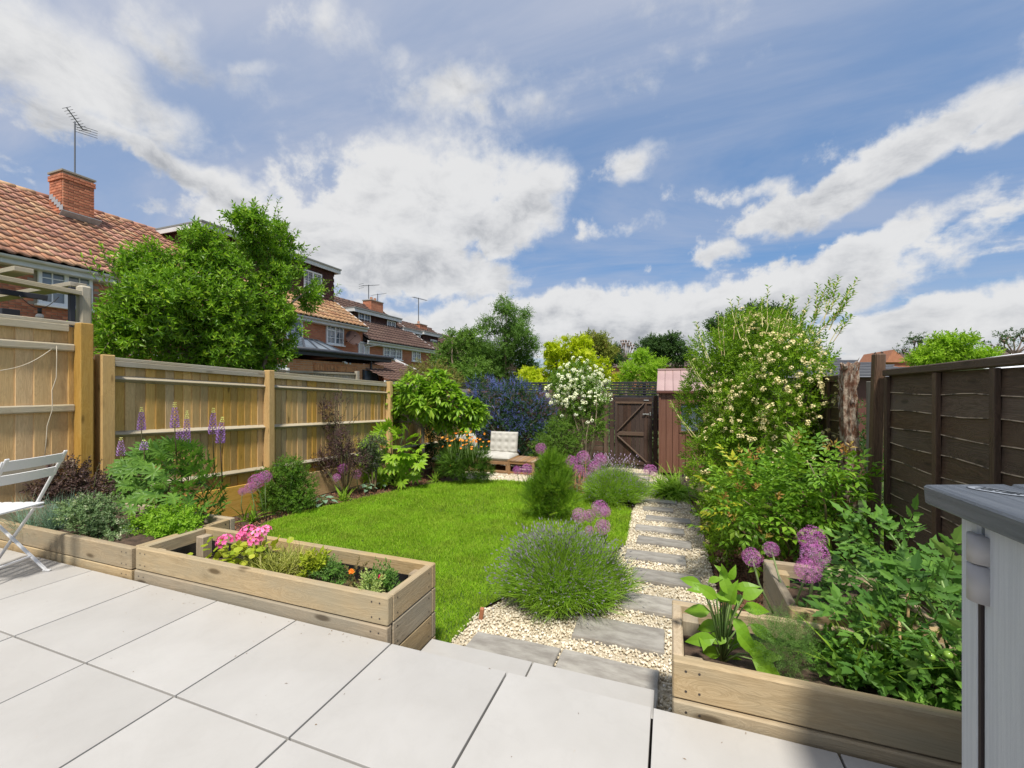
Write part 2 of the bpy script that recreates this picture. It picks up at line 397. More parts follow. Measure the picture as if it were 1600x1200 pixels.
def sprig(n=8, stem=.12, L=.05, W=.022, pitch=50, seg=1, m=0, stem_m=None, whorl=False, fold=.2, droop=.15, taper=.3, peak=.45, top=True):
    t = Tpl()
    for i in range(n):
        u = (i+.5)/n; a = i*2.4+random.uniform(-.3, .3); p = R(pitch*(1.15-.5*u)+random.uniform(-12, 12))
        if top and i == n-1: p = R(8)
        d = Vector((math.sin(p)*math.cos(a), math.sin(p)*math.sin(a), math.cos(p)))
        z = stem*(.82+.18*u) if whorl else stem*u
        # make the leaf's upper face look along the stem's tip
        yv = (Vector((0, 0, 1))-d*d.z); yv = yv.normalized() if yv.length > .05 else Vector((math.cos(a), math.sin(a), 0)); xv = yv.cross(d)
        M = Matrix((xv, yv, d)).transposed().to_4x4(); M.translation = Vector((0, 0, z)); sc = (1-taper*u)*random.uniform(.8, 1.15)
        t.merge(leaf(L*sc, W*sc, fold, droop, seg, peak, m), M)
    if stem_m is not None:
        r = stem*.012+.0012; t.add([(r, 0, 0), (-r*.5, r, 0), (-r*.5, -r, 0), (0, 0, stem)], [(0, 1, 3), (1, 2, 3), (2, 0, 3)], stem_m)
    return t
def palmate(n=9, L=.1, W=.02, spread=150, m=0, lift=.15, seg=3):
    t = Tpl()
    for i in range(n):
        a = R(-spread+2*spread*i/(n-1)); sc = 1-.35*abs(a)/R(180)
        d = Vector((math.sin(a), lift, math.cos(a))).normalized(); yv = Vector((0, 1, 0)); yv = (yv-d*d.y).normalized(); xv = yv.cross(d)
        t.merge(leaf(L*sc, W, .12, .22, seg, .55, m), Matrix((xv, yv, d)).transposed().to_4x4())
    return t
def compound(n=7, L=.16, lw=.03, ll=.055, m=0, sm=None):
    """a pinnate leaf"""
    t = Tpl(); k = (n-1)//2
    for i in range(k):
        z = L*(.25+.6*i/max(k-1, 1)); sc = random.uniform(.75, 1.05)
        for sg in (-1, 1):
            d = Vector((sg*.82, -.12, .55)).normalized(); yv = Vector((0, 1, 0)); yv = (yv-d*d.y).normalized()
            M = Matrix((yv.cross(d), yv, d)).transposed().to_4x4(); M.translation = Vector((0, -.15*z, z)); t.merge(leaf(ll*sc, lw*sc, .2, .2, 2, .45, m), M)
    M = Matrix.Translation((0, -.12*L, L*.9)); t.merge(leaf(ll*1.2, lw*1.1, .2, .25, 2, .45, m), M)
    return t
def tuft(n=14, L=.25, W=.005, spread=35, droop=1.0, seg=3, m=0, base=.02, tip=None, tipL=.03, tipW=.01, tipp=.8):
    t = Tpl()
    for i in range(n):
        a = random.uniform(0, 6.283); p = R(abs(random.gauss(0, spread*.6))); d = Vector((math.sin(p)*math.cos(a), math.sin(p)*math.sin(a), math.cos(p)))
        out = Vector((math.cos(a), math.sin(a), 0)); yv = -(out-d*out.dot(d)); yv = yv.normalized() if yv.length > .01 else Vector((1, 0, 0))
        M = Matrix((yv.cross(d), yv, d)).transposed().to_4x4(); M.translation = Vector((random.uniform(-base, base), random.uniform(-base, base), 0)); l = L*random.uniform(.6, 1.1)
        b = blade(l, W, droop*random.uniform(.4, 1.1), seg, m); t.merge(b, M)
        if tip is not None and random.random() < tipp:
            e = M @ Vector(b.v[-1]); dd = (e-(M @ Vector(b.v[-2]))).normalized()
            s2 = Tpl()
            for q in range(2):
                aa = q*math.pi/2; s2.add([(0, 0, -.3*tipL), (tipW*math.cos(aa), tipW*math.sin(aa), tipL*.3), (0, 0, tipL), (-tipW*math.cos(aa), -tipW*math.sin(aa), tipL*.3)], [(0, 1, 2, 3)], tip)
            M2 = rotz_to(dd); M2.translation = e; t.merge(s2, M2)
    return t
def star(n=6, r=.012, w=.25, m=0, cup=.25):
    t = Tpl(); V = [(0, 0, 0)]; F = []
    for i in range(n):
        a = 6.283*i/n; da = 6.283*w/n; k = len(V)
        V += [(r*.62*math.cos(a-da), r*.62*math.sin(a-da), r*cup*.6), (r*math.cos(a), r*math.sin(a), r*cup), (r*.62*math.cos(a+da), r*.62*math.sin(a+da), r*cup*.6)]
        F.append((0, k, k+1, k+2))
    return t.add(V, F, m)
def cluster(n=14, r=.03, fr=.009, m=0, petals=5, flat=.5, w=.95):
    """a head of small flowers"""
    t = Tpl()
    for i in range(n):
        z = 1-1.5*(i+.5)/n; a = i*2.4; q = math.sqrt(max(0, 1-z*z)); d = Vector((q*math.cos(a), q*math.sin(a), z+.25)).normalized()
        M = rotz_to(d); M.translation = Vector((d.x*r, d.y*r, d.z*r*flat)); t.merge(star(petals, fr*random.uniform(.8, 1.2), w, m), M)
    return t

def blobpts(blobs, n, shell=.35, rough=.18, zmin=None, keep=None):
    """points near the skin of a union of ellipsoids (cx,cy,cz,rx,ry,rz); returns points and outward directions"""
    B = np.array(blobs, float); vol = (B[:, 3]*B[:, 4]+B[:, 4]*B[:, 5]+B[:, 3]*B[:, 5]); pr = vol/vol.sum()
    out = []; nor = []; tot = 0
    ph = rng.random(9)*6.28
    while tot < n:
        k = rng.choice(len(B), n*2, p=pr); d = rng.normal(size=(n*2, 3)); d /= np.linalg.norm(d, axis=1)[:, None]
        rr = 1-shell*rng.random(n*2)**1.6
        wob = 1+rough*(np.sin(d[:, 0]*5.1+ph[0]+k)*np.sin(d[:, 1]*4.7+ph[1])+.6*np.sin(d[:, 2]*9.3+ph[2]+k*2)*np.sin(d[:, 0]*8.1+ph[3]))
        p = B[k, :3]+d*B[k, 3:6]*(rr*wob)[:, None]
        ok = np.ones(len(p), bool)
        for j in range(len(B)):
            q = (((p-B[j, :3])/B[j, 3:6])**2).sum(1); ok &= (q > (1-shell-.15)**2) | (k == j)
        if zmin is not None: ok &= p[:, 2] > zmin
        if keep is not None: ok &= keep(p)
        p = p[ok]; dn = d[ok]/B[k[ok], 3:6]; dn /= np.linalg.norm(dn, axis=1)[:, None]
        out.append(p); nor.append(dn); tot += len(p)
    return np.concatenate(out)[:n], np.concatenate(nor)[:n]
def clump_up(blobs, k=7, ratio=.42, at=.72):
    """break big lobes into smaller clumps so light and gaps fall between them"""
    out = []
    for b in blobs:
        for i in range(k):
            d = Vector((random.gauss(0, 1), random.gauss(0, 1), random.gauss(.15, 1))).normalized(); q = ratio*random.uniform(.75, 1.25); a = at*random.uniform(.75, 1.12)
            out.append((b[0]+d.x*b[3]*a, b[1]+d.y*b[4]*a, b[2]+d.z*b[5]*a, b[3]*q, b[4]*q, b[5]*q*.85))
    return out
def mixdir(nor, up=.5, out=1.0, rnd=.5):
    d = nor*out+np.array([0, 0, up])+rng.normal(size=nor.shape)*rnd; return d/np.linalg.norm(d, axis=1)[:, None]
def stems(g, base, tips, r0, r1, m=0, bend=.15, n=5, steps=5):
    for tp in tips:
        a, b = Vector(base), Vector(tp); L = (b-a).length; o = Vector((random.uniform(-1, 1), random.uniform(-1, 1), 0))*bend*L
        pts = []; rs = []
        for i in range(steps+1):
            u = i/steps; pts.append(a.lerp(b, u)+o*math.sin(math.pi*u)*.6+Vector((0, 0, 1))*0.12*L*math.sin(math.pi*u)); rs.append(r0+(r1-r0)*u)
        g.tube(pts, rs, n, m)
BARK = lambda: mat('bark', (.16, .115, .075), .9, (.30, .24, .17), 9, .6, 40, stretch=(1, 1, .25))
GSTEM = lambda: mat('green_stem', (.12, .22, .05), .6, (.2, .26, .08), 8)
RSTEM = lambda: mat('red_stem', (.16, .07, .05), .6, (.12, .15, .05), 8)
exec_parts = []
# ================================================================== THE SETTING
def sheet(name, poly, dz, m, kind='structure', parent=None):
    g = Geo(); g.poly([(x, y, gz(y)+dz) for x, y in poly], [tuple(range(len(poly)))])
    o = g.build(name, m, parent); o['kind'] = kind; return o
def inside(P, poly):
    x, y = P[:, 0], P[:, 1]; c = np.zeros(len(P), bool); n = len(poly)
    for i in range(n):
        x1, y1 = poly[i]; x2, y2 = poly[i-1]
        t = ((y1 > y) != (y2 > y)) & (x < (x2-x1)*(y-y1)/((y2-y1) or 1e-9)+x1); c ^= t
    return c
def ngon(name, poly, dz, m):
    bm = bmesh.new(); vs = [bm.verts.new((x, y, gz(y)+dz)) for x, y in poly]; f = bm.faces.new(vs)
    if f.normal.z < 0: f.normal_flip()
    bmesh.ops.triangulate(bm, faces=[f]); me = bpy.data.meshes.new(name); bm.to_mesh(me); bm.free(); me.materials.append(m)
    return tag(link(name, me), kind='structure')

FIELD = mat('field_grass', (.05, .09, .02), .9, (.09, .12, .03), .3)
g = Geo(); ys = [-400, 1.5, 14, 900]
g.poly([(x, y, gz(y)-.05) for y in ys for x in (-700, 700)], [(0, 1, 3, 2), (2, 3, 5, 4), (4, 5, 7, 6)])
tag(g.build('ground', FIELD), kind='structure')
SOIL = mat('garden_soil', (.045, .028, .018), .95, (.11, .07, .045), 14, .8, 60)
sheet('garden_soil', [(-5.72, 1.8), (1.62, 1.8), (1.62, 14), (-5.72, 14)], -.02, SOIL)

LAWN = [(-3.9, 2.36), (-4.5, 3.2), (-4.95, 4.2), (-4.93, 5.0), (-4.78, 5.9), (-4.6, 6.9), (-4.38, 7.6), (-3.9, 8.2), (-3.3, 8.45), (-2.7, 8.5), (-2.0, 8.2), (-1.2, 7.6), (-.56, 6.9), (-.5, 6.0), (-.48, 5.1),
        (-.7, 4.5), (-.98, 4.05), (-1.2, 3.6), (-1.36, 3.1), (-1.36, 2.3), (-1.36, 2.34), (-3.3, 2.34)]
ngon('lawn', LAWN, .0, mat('turf', (.03, .055, .012), .95, (.07, .10, .025), 8))
def grass_stuff():
    m = leafmat('grass_blade', (.12, .245, .012), (.235, .40, .025), .55, .4, (.44, .46, .09), tint=((.30, .36, .05), 2.6, .35))
    g = Geo(); bl = [blade(L, .0042, dr, 2) for L, dr in ((.040, .5), (.032, .9), (.046, .7), (.028, .3))]
    def pts(n, y0, y1):
        P = np.stack([rng.uniform(-5, -.4, n), rng.uniform(y0, y1, n)], 1); P = P[inside(P, LAWN)]
        return np.column_stack([P, [gz(y) for y in P[:, 1]]])
    for n, y0, y1, s in ((120000, 2.2, 3.8, 1.0), (110000, 3.8, 5.6, 1.25), (80000, 5.6, 8.6, 1.7)):
        P = pts(n, y0, y1); ax = rng.normal(size=(len(P), 3))*[.42, .42, 0]+[0, 0, 1]
        dens = np.sin(P[:, 0]*3.1+1)*np.sin(P[:, 1]*2.3)+rng.normal(size=len(P))*.5
        g.scatter(bl, P, ax, s*(1+.12*dens)*rng.uniform(.7, 1.15, len(P)))
    o = g.build('lawn_grass', m); tag(o, 'short green mown grass blades of the lawn', 'grass', kind='stuff')
grass_stuff()

# ---- gravel path and the gravel seating corner
PATH = [(-1.38, 2.2), (.05, 2.2), (.02, 2.42), (.32, 2.44), (.38, 3.4), (.40, 5.3), (.42, 6.8), (.34, 8.0), (.2, 9.2), (-.2, 10.9), (-.2, 12.2), (-1.5, 12.2), (-1.5, 10.6), (-.75, 9.4), (-.5, 8), (-.54, 6.8), (-.48, 5.1), (-.62, 4.4), (-.95, 3.9), (-1.2, 3.4), (-1.38, 3.0)]
SEATG = [(-3.75, 8.25), (-3.2, 8.5), (-2.6, 8.55), (-2.3, 9.0), (-2.5, 10.6), (-5.3, 10.8), (-5.3, 9.2), (-4.4, 8.5)]
GRAV = mat('gravel_bed', (.36, .30, .2), .9, (.55, .48, .36), 40)
ngon('gravel_path', PATH, -.008, GRAV); ngon('gravel_corner', SEATG, -.006, GRAV)
BARKM = mat('bark_mulch_bed', (.10, .05, .03), .95, (.20, .11, .065), 30, .8, 60)
ngon('bark_bed', [(.40, 3.3), (1.6, 3.3), (1.6, 8), (.36, 8.0), (.44, 6.8), (.42, 5.3)], -.004, BARKM)
SLABS = []
def slab_rows():
    root = thing('garden_path', None, None, (-.2, 5, gz(5)), kind='structure')
    m = mat('sandstone', (.22, .20, .175), .7, (.37, .35, .31), 5.0, .25, 30, rand=.14, stretch=(1, 2.4, 1), detail=6)
    rows = [(-.06, .585, 2.24, 2.70), (-.655, .585, 2.23, 2.70), (-.03, .6, 2.90, 3.21), (.24, .6, 3.46, 3.75), (.27, .6, 4.07, 4.36), (.16, .6, 4.62, 4.90), (.24, .6, 5.20, 5.47), (.18, .6, 5.74, 6.0),
            (.28, .6, 6.32, 6.58), (.06, .45, 6.92, 7.16), (.12, .55, 7.55, 7.78), (-.05, .5, 8.15, 8.4), (-.2, .6, 8.75, 9.0), (-.3, .6, 9.35, 9.6), (-.4, .6, 9.95, 10.2), (-.45, .6, 10.5, 10.75)]
    for i, (xr, L, y0, y1) in enumerate(rows):
        bm = bmesh.new(); n = 7; ring = []
        corners = [(xr-L, y0), (xr, y0), (xr, y1), (xr-L, y1)]
        for k in range(4):
            a, b = corners[k], corners[(k+1) % 4]
            for j in range(n):
                u = j/n; w_ = .004 if j else 0
                ring.append((a[0]+(b[0]-a[0])*u+random.uniform(-w_, w_), a[1]+(b[1]-a[1])*u+random.uniform(-w_, w_)))
        cx, cy = xr-L/2, (y0+y1)/2; rz = random.uniform(-.025, .025)
        lo = [bm.verts.new((x-cx, y-cy, -.03)) for x, y in ring]; hi = [bm.verts.new(((x-cx)*.985, (y-cy)*.985, .0)) for x, y in ring]
        hm = [bm.verts.new((x-cx, y-cy, -.006)) for x, y in ring]
        bm.faces.new(hi)
        for A, B in ((lo, hm), (hm, hi)):
            for j in range(len(A)): bm.faces.new((A[j], A[(j+1) % len(A)], B[(j+1) % len(A)], B[j]))
        me = bpy.data.meshes.new('paving_slab'); bm.to_mesh(me); bm.free(); me.materials.append(m)
        link('paving_slab', me, root, (cx, cy, gz(cy)+.028), (-.048, random.uniform(-.006, .006), rz))
        SLABS.append((xr-L, xr, y0, y1))
slab_rows()
def ico(sub=1, seed=0, sq=(1, .8, .6), amp=.18):
    bm = bmesh.new(); bmesh.ops.create_icosphere(bm, subdivisions=sub, radius=1); rr = random.Random(seed)
    t = Tpl(); t.add([(v.co.x*sq[0]*(1+rr.uniform(-amp, amp)), v.co.y*sq[1]*(1+rr.uniform(-amp, amp)), v.co.z*sq[2]*(1+rr.uniform(-amp, amp))) for v in bm.verts], [tuple(v.index for v in f.verts) for f in bm.faces]); bm.free(); return t
def gravel():
    st = [ico(1, s, (1, .72+.1*(s % 3), .6)) for s in range(6)]
    m = leafmat('gravel_stone', (.50, .42, .28), (.74, .67, .53), .8, 0, (.86, .83, .75), spec=.2)
    g = Geo()
    def lay(poly, n, r0, r1, ymin, ymax):
        xs = [p[0] for p in poly]; P = np.stack([rng.uniform(min(xs), max(xs), n), rng.uniform(ymin, ymax, n)], 1); P = P[inside(P, poly)]
        for a, b, y0, y1 in SLABS: P = P[~((P[:, 0] > a+.004) & (P[:, 0] < b-.004) & (P[:, 1] > y0+.002) & (P[:, 1] < y1-.002))]
        k = len(P); z = np.array([gz(y) for y in P[:, 1]])+rng.uniform(-.004, .012, k)
        g.scatter(st, np.column_stack([P, z]), rng.normal(size=(k, 3))*[.5, .5, 1], rng.uniform(r0, r1, k))
    lay(PATH, 9500, .0075, .0125, 2.2, 4.0); lay(PATH, 9500, .009, .014, 4.0, 7.0); lay(PATH, 8000, .012, .018, 7.0, 12.2)
    lay(SEATG, 11000, .012, .019, 8.2, 10.8)
    tag(g.build('gravel', m, smooth=False), 'cream limestone gravel of the path and seating corner', 'gravel', kind='stuff')
    # bark chips
    g = Geo(); chip = [ico(1, 40+s, (1, .35, .14), .3) for s in range(4)]; n = 5200
    P = np.stack([rng.uniform(.4, 1.58, n), 3.2+4.0*rng.random(n)**1.3], 1); z = np.array([gz(y) for y in P[:, 1]])+rng.uniform(0, .02, n)
    g.scatter(chip, np.column_stack([P, z]), rng.normal(size=(n, 3))*[1, 1, .3], rng.uniform(.012, .03, n))
    n = 4200; P = np.stack([rng.uniform(-5.6, -4.6, n), rng.uniform(2.6, 8.6, n)], 1); P = P[~inside(P, LAWN)]; n = len(P); z = np.array([gz(y) for y in P[:, 1]])+rng.uniform(-.015, .01, n)
    g.scatter(chip, np.column_stack([P, z]), rng.normal(size=(n, 3))*[1, 1, .3], rng.uniform(.012, .035, n))
    tag(g.build('bark_mulch', leafmat('bark_chip', (.10, .045, .025), (.26, .13, .075), .9, 0, (.36, .22, .14))), 'reddish brown bark mulch chips over the flower beds', 'mulch', kind='stuff')
gravel()
# steel lawn edging
g = Geo()
E1 = [(.41, 3.3), (.43, 5.3), (.45, 6.8), (.36, 8.0)]
for a, b in zip(E1[:-1], E1[1:]):
    L = math.dist(a, b); g.box(((a[0]+b[0])/2, (a[1]+b[1])/2, gz((a[1]+b[1])/2)+.01), (.006, L, .06), 0, (-.048, 0, -math.atan2(b[0]-a[0], b[1]-a[1])))
tag(g.build('lawn_edging', mat('rusty_edging', (.13, .05, .03), .8, (.2, .09, .05), 20), kind='structure'), 'rusty brown edging strip between gravel path and bark bed', 'edging')
tag(pc('edging_peg', None, (.03, .03, .12), on_ground(752, 968)+Vector((0, 0, .03)), mat('terracotta', (.4, .16, .08), .8), (0.1, .15, .2)), 'small terracotta peg at the lawn corner beside the gravel', 'peg')

# ---- patio of pale porcelain tiles with a lower step
def patio():
    root = thing('patio', None, None, (0, 0, 0), kind='structure')
    m = mat('porcelain', (.40, .385, .36), .5, (.47, .455, .43), 1.6, .06, 25, rand=.045, detail=7, contrast=(.25, .8))
    # warm scuffs in the glaze
    t = NT(m.node_tree); b = t.n['Principled BSDF']; src = b.inputs['Base Color'].links[0].from_socket
    tc = t.node('ShaderNodeTexCoord').outputs['Object']; sp = t.smooth(t.noise(tc, 26, 2, .5), .74, .80)
    oi = t.node('ShaderNodeObjectInfo').outputs['Random']; of = t.node('ShaderNodeCombineXYZ'); t.put(of.inputs[0], t.math('MULTIPLY', oi, 31.0)); t.put(of.inputs[1], t.math('MULTIPLY', oi, 17.0)); Q = t.vmath('ADD', tc, of.outputs[0])
    wm = t.smooth(t.math('ABSOLUTE', t.math('SUBTRACT', t.noise(Q, 3.4, 6, .6, .6), .5)), .035, .0)
    src = t.mix(t.math('MULTIPLY', wm, .04), src, (.26, .25, .22)); src = t.mix(t.math('MULTIPLY', t.smooth(t.noise(Q, 2.1, 7, .7, .3), .5, .75), .09), src, (.33, .30, .26))
    t.put(b.inputs['Base Color'], t.mix(t.math('MULTIPLY', sp, .35), src, (.42, .34, .24)))
    T = .63; J = .0095
    for i in range(-9, 5):
        for j in range(0, 6):
            x1 = -.065+T*(i+1); x0 = x1-T; y1 = 1.835-T*j; y0 = y1-T
            link('paving_tile', box_mesh(T-J, T-J, .02, m, .0012), root, ((x0+x1)/2, (y0+y1)/2, -.01+random.uniform(-.0006, .0006)))
    pc('bedding', root, (9.0, 3.74, .36), (-1.25, -.045, -.222), mat('dark_mortar', (.012, .010, .009), .95), bev=0)
    st = thing('patio_step', None, None, (-.7, 2.0, -.2), kind='structure')
    for k in (0, 1):
        link('paving_tile', box_mesh(T-J, .40, .02, m, .0012), st, (-.065-T*(k+.5), 2.022, -.2))
    pc('riser', st, (1.25, .36, .2), (-.695, 2.02, -.312), m, bev=0)
patio()
def litter():
    g = Geo(); P = []
    for _ in range(46): P.append((random.uniform(-4.6, .6), 1.83-abs(random.gauss(0, .45)), .0025))
    for _ in range(40): P.append((random.uniform(-3.3, -1.4), random.uniform(1.74, 1.84), .0025))
    P = [p for p in P if p[1] > .3]
    g.scatter([leaf(.009, .005, .1, .1), leaf(.016, .003, .1, .1)], P, [(math.cos(k), math.sin(k), .05) for k in range(len(P))], rng.uniform(.4, 1.1, len(P)), up=(0, 0, 1))
    tag(g.build('leaf_litter', leafmat('litter', (.16, .10, .05), (.3, .2, .1), .9, 0)), 'tiny dry leaf bits and grit scattered over the pale paving', 'litter', kind='stuff')
litter()

# ================================================================== TIMBER: fences, planters, gate
FX = -5.7
def left_fence():
    cap = lambda y: 1.751-.045*y
    root = thing('wooden_fence', 'long honey-coloured close-board fence with three rails along the left border', 'fence', (FX, 2.75, gz(3)))
    posts = [2.80, 4.80, 7.75, 9.9, 11.7]
    for i, y in enumerate(posts):
        H = cap(y)+.02-gz(y); pc('post', root, (.11 if i else .13, .10 if i else .12, H), (FX+.045, y, gz(y)+H/2), W_('fence', 2), bev=.008)
    y = 2.66; k = 0
    while y < 11.75:
        H = 1.62; pc('board', root, (.013, .122, H), (FX-.03+random.uniform(-.002, .002), y, cap(y)-.03-H/2), W_('fence', 2), (0, random.uniform(-.004, .004), R(5)+random.uniform(-.012, .012)), bev=.002); y += .103
    sl = -.045
    for a, b in zip(posts[:-1], posts[1:]):
        yc = (a+b)/2; L = (b-a)-.10
        for dz in (.23, .84, 1.46):
            # arris rail: triangular section
            bm = bmesh.new(); V = [(-.005, -.034), (.05, -.002), (.05, .006), (-.005, .04)]
            lo = [bm.verts.new((x, -L/2, z)) for x, z in V]; hi = [bm.verts.new((x, L/2, z)) for x, z in V]
            bm.faces.new(lo); bm.faces.new(hi[::-1])
            for j in range(4): bm.faces.new((lo[j], hi[j], hi[(j+1) % 4], lo[(j+1) % 4]))
            bmesh.ops.recalc_face_normals(bm, faces=bm.faces); me = bpy.data.meshes.new('rail'); bm.to_mesh(me); bm.free(); me.materials.append(W_('rail', 1))
            link('rail', me, root, (FX-.018, yc, cap(yc)-dz), (sl, 0, 0))
        pc('capping_rail', root, (.06, b-a+(.0), .035), (FX-.015, yc, cap(yc)-.012), W_('rail', 1), (sl, 0, 0))
        pc('capping_strip', root, (.02, b-a-.11, .06), (FX+.012, yc, cap(yc)-.062), W_('rail', 1), (sl, 0, 0))
        pc('gravel_board', root, (.03, b-a-.1, .42), (FX+.0, yc, cap(yc)-1.85), W_('fence', 1), (sl, 0, 0))
    # taller section beside the patio
    root = thing('wooden_fence', 'taller panel of honey-coloured boards beside the patio at the far left', 'fence', (FX, 1.5, -.3))
    z1 = 1.945; y0 = -.9; y1 = 2.62
    y = y0
    while y < y1+.03: pc('board', root, (.013, .142, 2.2), (FX-.03, y, z1-.03-1.1), W_('fence', 2), (0, random.uniform(-.003, .003), R(5)), bev=.002); y += .125
    for dz in (.245, .855, 1.42): pc('rail', root, (.05, y1-y0-.1, .075), (FX+.0, (y0+y1)/2, z1-dz), W_('rail', 1), (0, 0, 0), bev=.012)
    pc('capping_rail', root, (.06, y1-y0, .035), (FX-.015, (y0+y1)/2, z1+.003), W_('rail', 1))
    pc('capping_strip', root, (.02, y1-y0-.1, .07), (FX+.012, (y0+y1)/2-.05, z1-.05), W_('rail', 1))
    for y in (y1, .6, y0-.1): pc('post', root, (.12, .11, 2.3), (FX+.05, y, z1+.01-1.15), W_('fence', 2), bev=.008)
    pc('gravel_board', root, (.03, y1-y0-.1, .17), (FX, (y0+y1)/2, z1-2.0), W_('rail', 1))
left_fence()
# cable looped on the tall fence
g = Geo(); A = on_x(0, 579, FX+.07); B = on_x(88, 540, FX+.07)
pts = [A.lerp(B, i/8)+Vector((.0, 0, -.05*math.sin(math.pi*i/8))) for i in range(9)]
P2 = [on_x(*p, FX+.075) for p in ((88, 540), (91, 560), (88, 590), (84, 610), (82, 640), (76, 665), (72, 690), (70, 712))]
for p in P2[1:]: pts.append(p+Vector((0, random.uniform(-.015, .015), 0)))
g.tube(pts, .0035, 5); tag(g.build('cable', mat('pale_cable', (.55, .48, .36), .5), smooth=True), 'thin pale cable hooked over the rail of the tall left fence', 'cable')

# neighbour's pergola behind the tall fence
def pergola():
    root = thing('pergola', 'weathered timber pergola corner rising behind the tall left fence', 'pergola', (-6.3, 2.4, -.3))
    X = -6.35; p = on_x(131, 450, X); pt = on_x(131, 447, X)
    pc('post', root, (.11, .11, pt.z+.35), (X, p.y, (pt.z-.35)/2), 'rail', bev=.02)
    q = on_x(118, 475, X-.02); pc('bracket', root, (.05, .05, pt.z+.3), (X+.03, p.y-.12, (pt.z-.38)/2), mat('black_metal', (.02, .02, .025), .5), bev=.005)
    a = on_x(0, 445, X); beam('cross_beam', root, (X+.02, a.y-1.0, on_x(0, 430, X).z), (X+.02, p.y-.06, on_x(115, 458, X).z), .05, .15, W_('rail', 2), up=(1, 0, 0))
    c1 = on_x(125, 440, X); beam('cross_beam', root, (X-.06, p.y-.02, c1.z-.03), (X-2.2, p.y+.05, c1.z-.03), .15, .05, W_('rail', 2))
    d = on_x(18, 425, X-.3); beam('cross_beam', root, (X-.05, d.y, d.z), (X-2.2, d.y+.05, d.z), .15, .05, W_('rail', 2))
    e = on_x(16, 490, X-.4); pc('dark_post', root, (.14, .14, e.z+.45), (X-.45, e.y, (e.z-.35)/2), mat('black_metal', (.02, .02, .025), .5))
    beam('canopy_bar', root, (X-.9, a.y-.8, on_x(0, 455, X-.9).z), (X-.5, p.y-.1, on_x(90, 468, X-.5).z), .04, .06, mat('black_metal', (.02, .02, .025), .5))
    g = Geo(); L = on_x(30, 462, X-.1); Mv = on_x(63, 480, X-.1); N = on_x(92, 464, X-.1)
    pts = [L.lerp(N, i/8)-Vector((0, 0, .13*math.sin(math.pi*i/8))) for i in range(9)]; g.tube(pts, .004, 5)
    mid = pts[4]; g.tube([mid, mid-Vector((0, 0, .06))], .018, 8)
    ob = g.build('festoon_light', mat('black_plastic', (.02, .02, .02), .5), None, True, loc=mid)
    tag(ob, 'clear bulb festoon light hanging under the neighbour\'s pergola beam', 'light')
    g = Geo(); c = mid-Vector((0, 0, .09)); tp = ico(2, 1, (1, 1, 1), 0); g.scatter(tp, [c], (0, 0, 1), .035); g.build('bulb', mat('bulb_glass', (.7, .62, .55), .1), ob, True)
pergola()

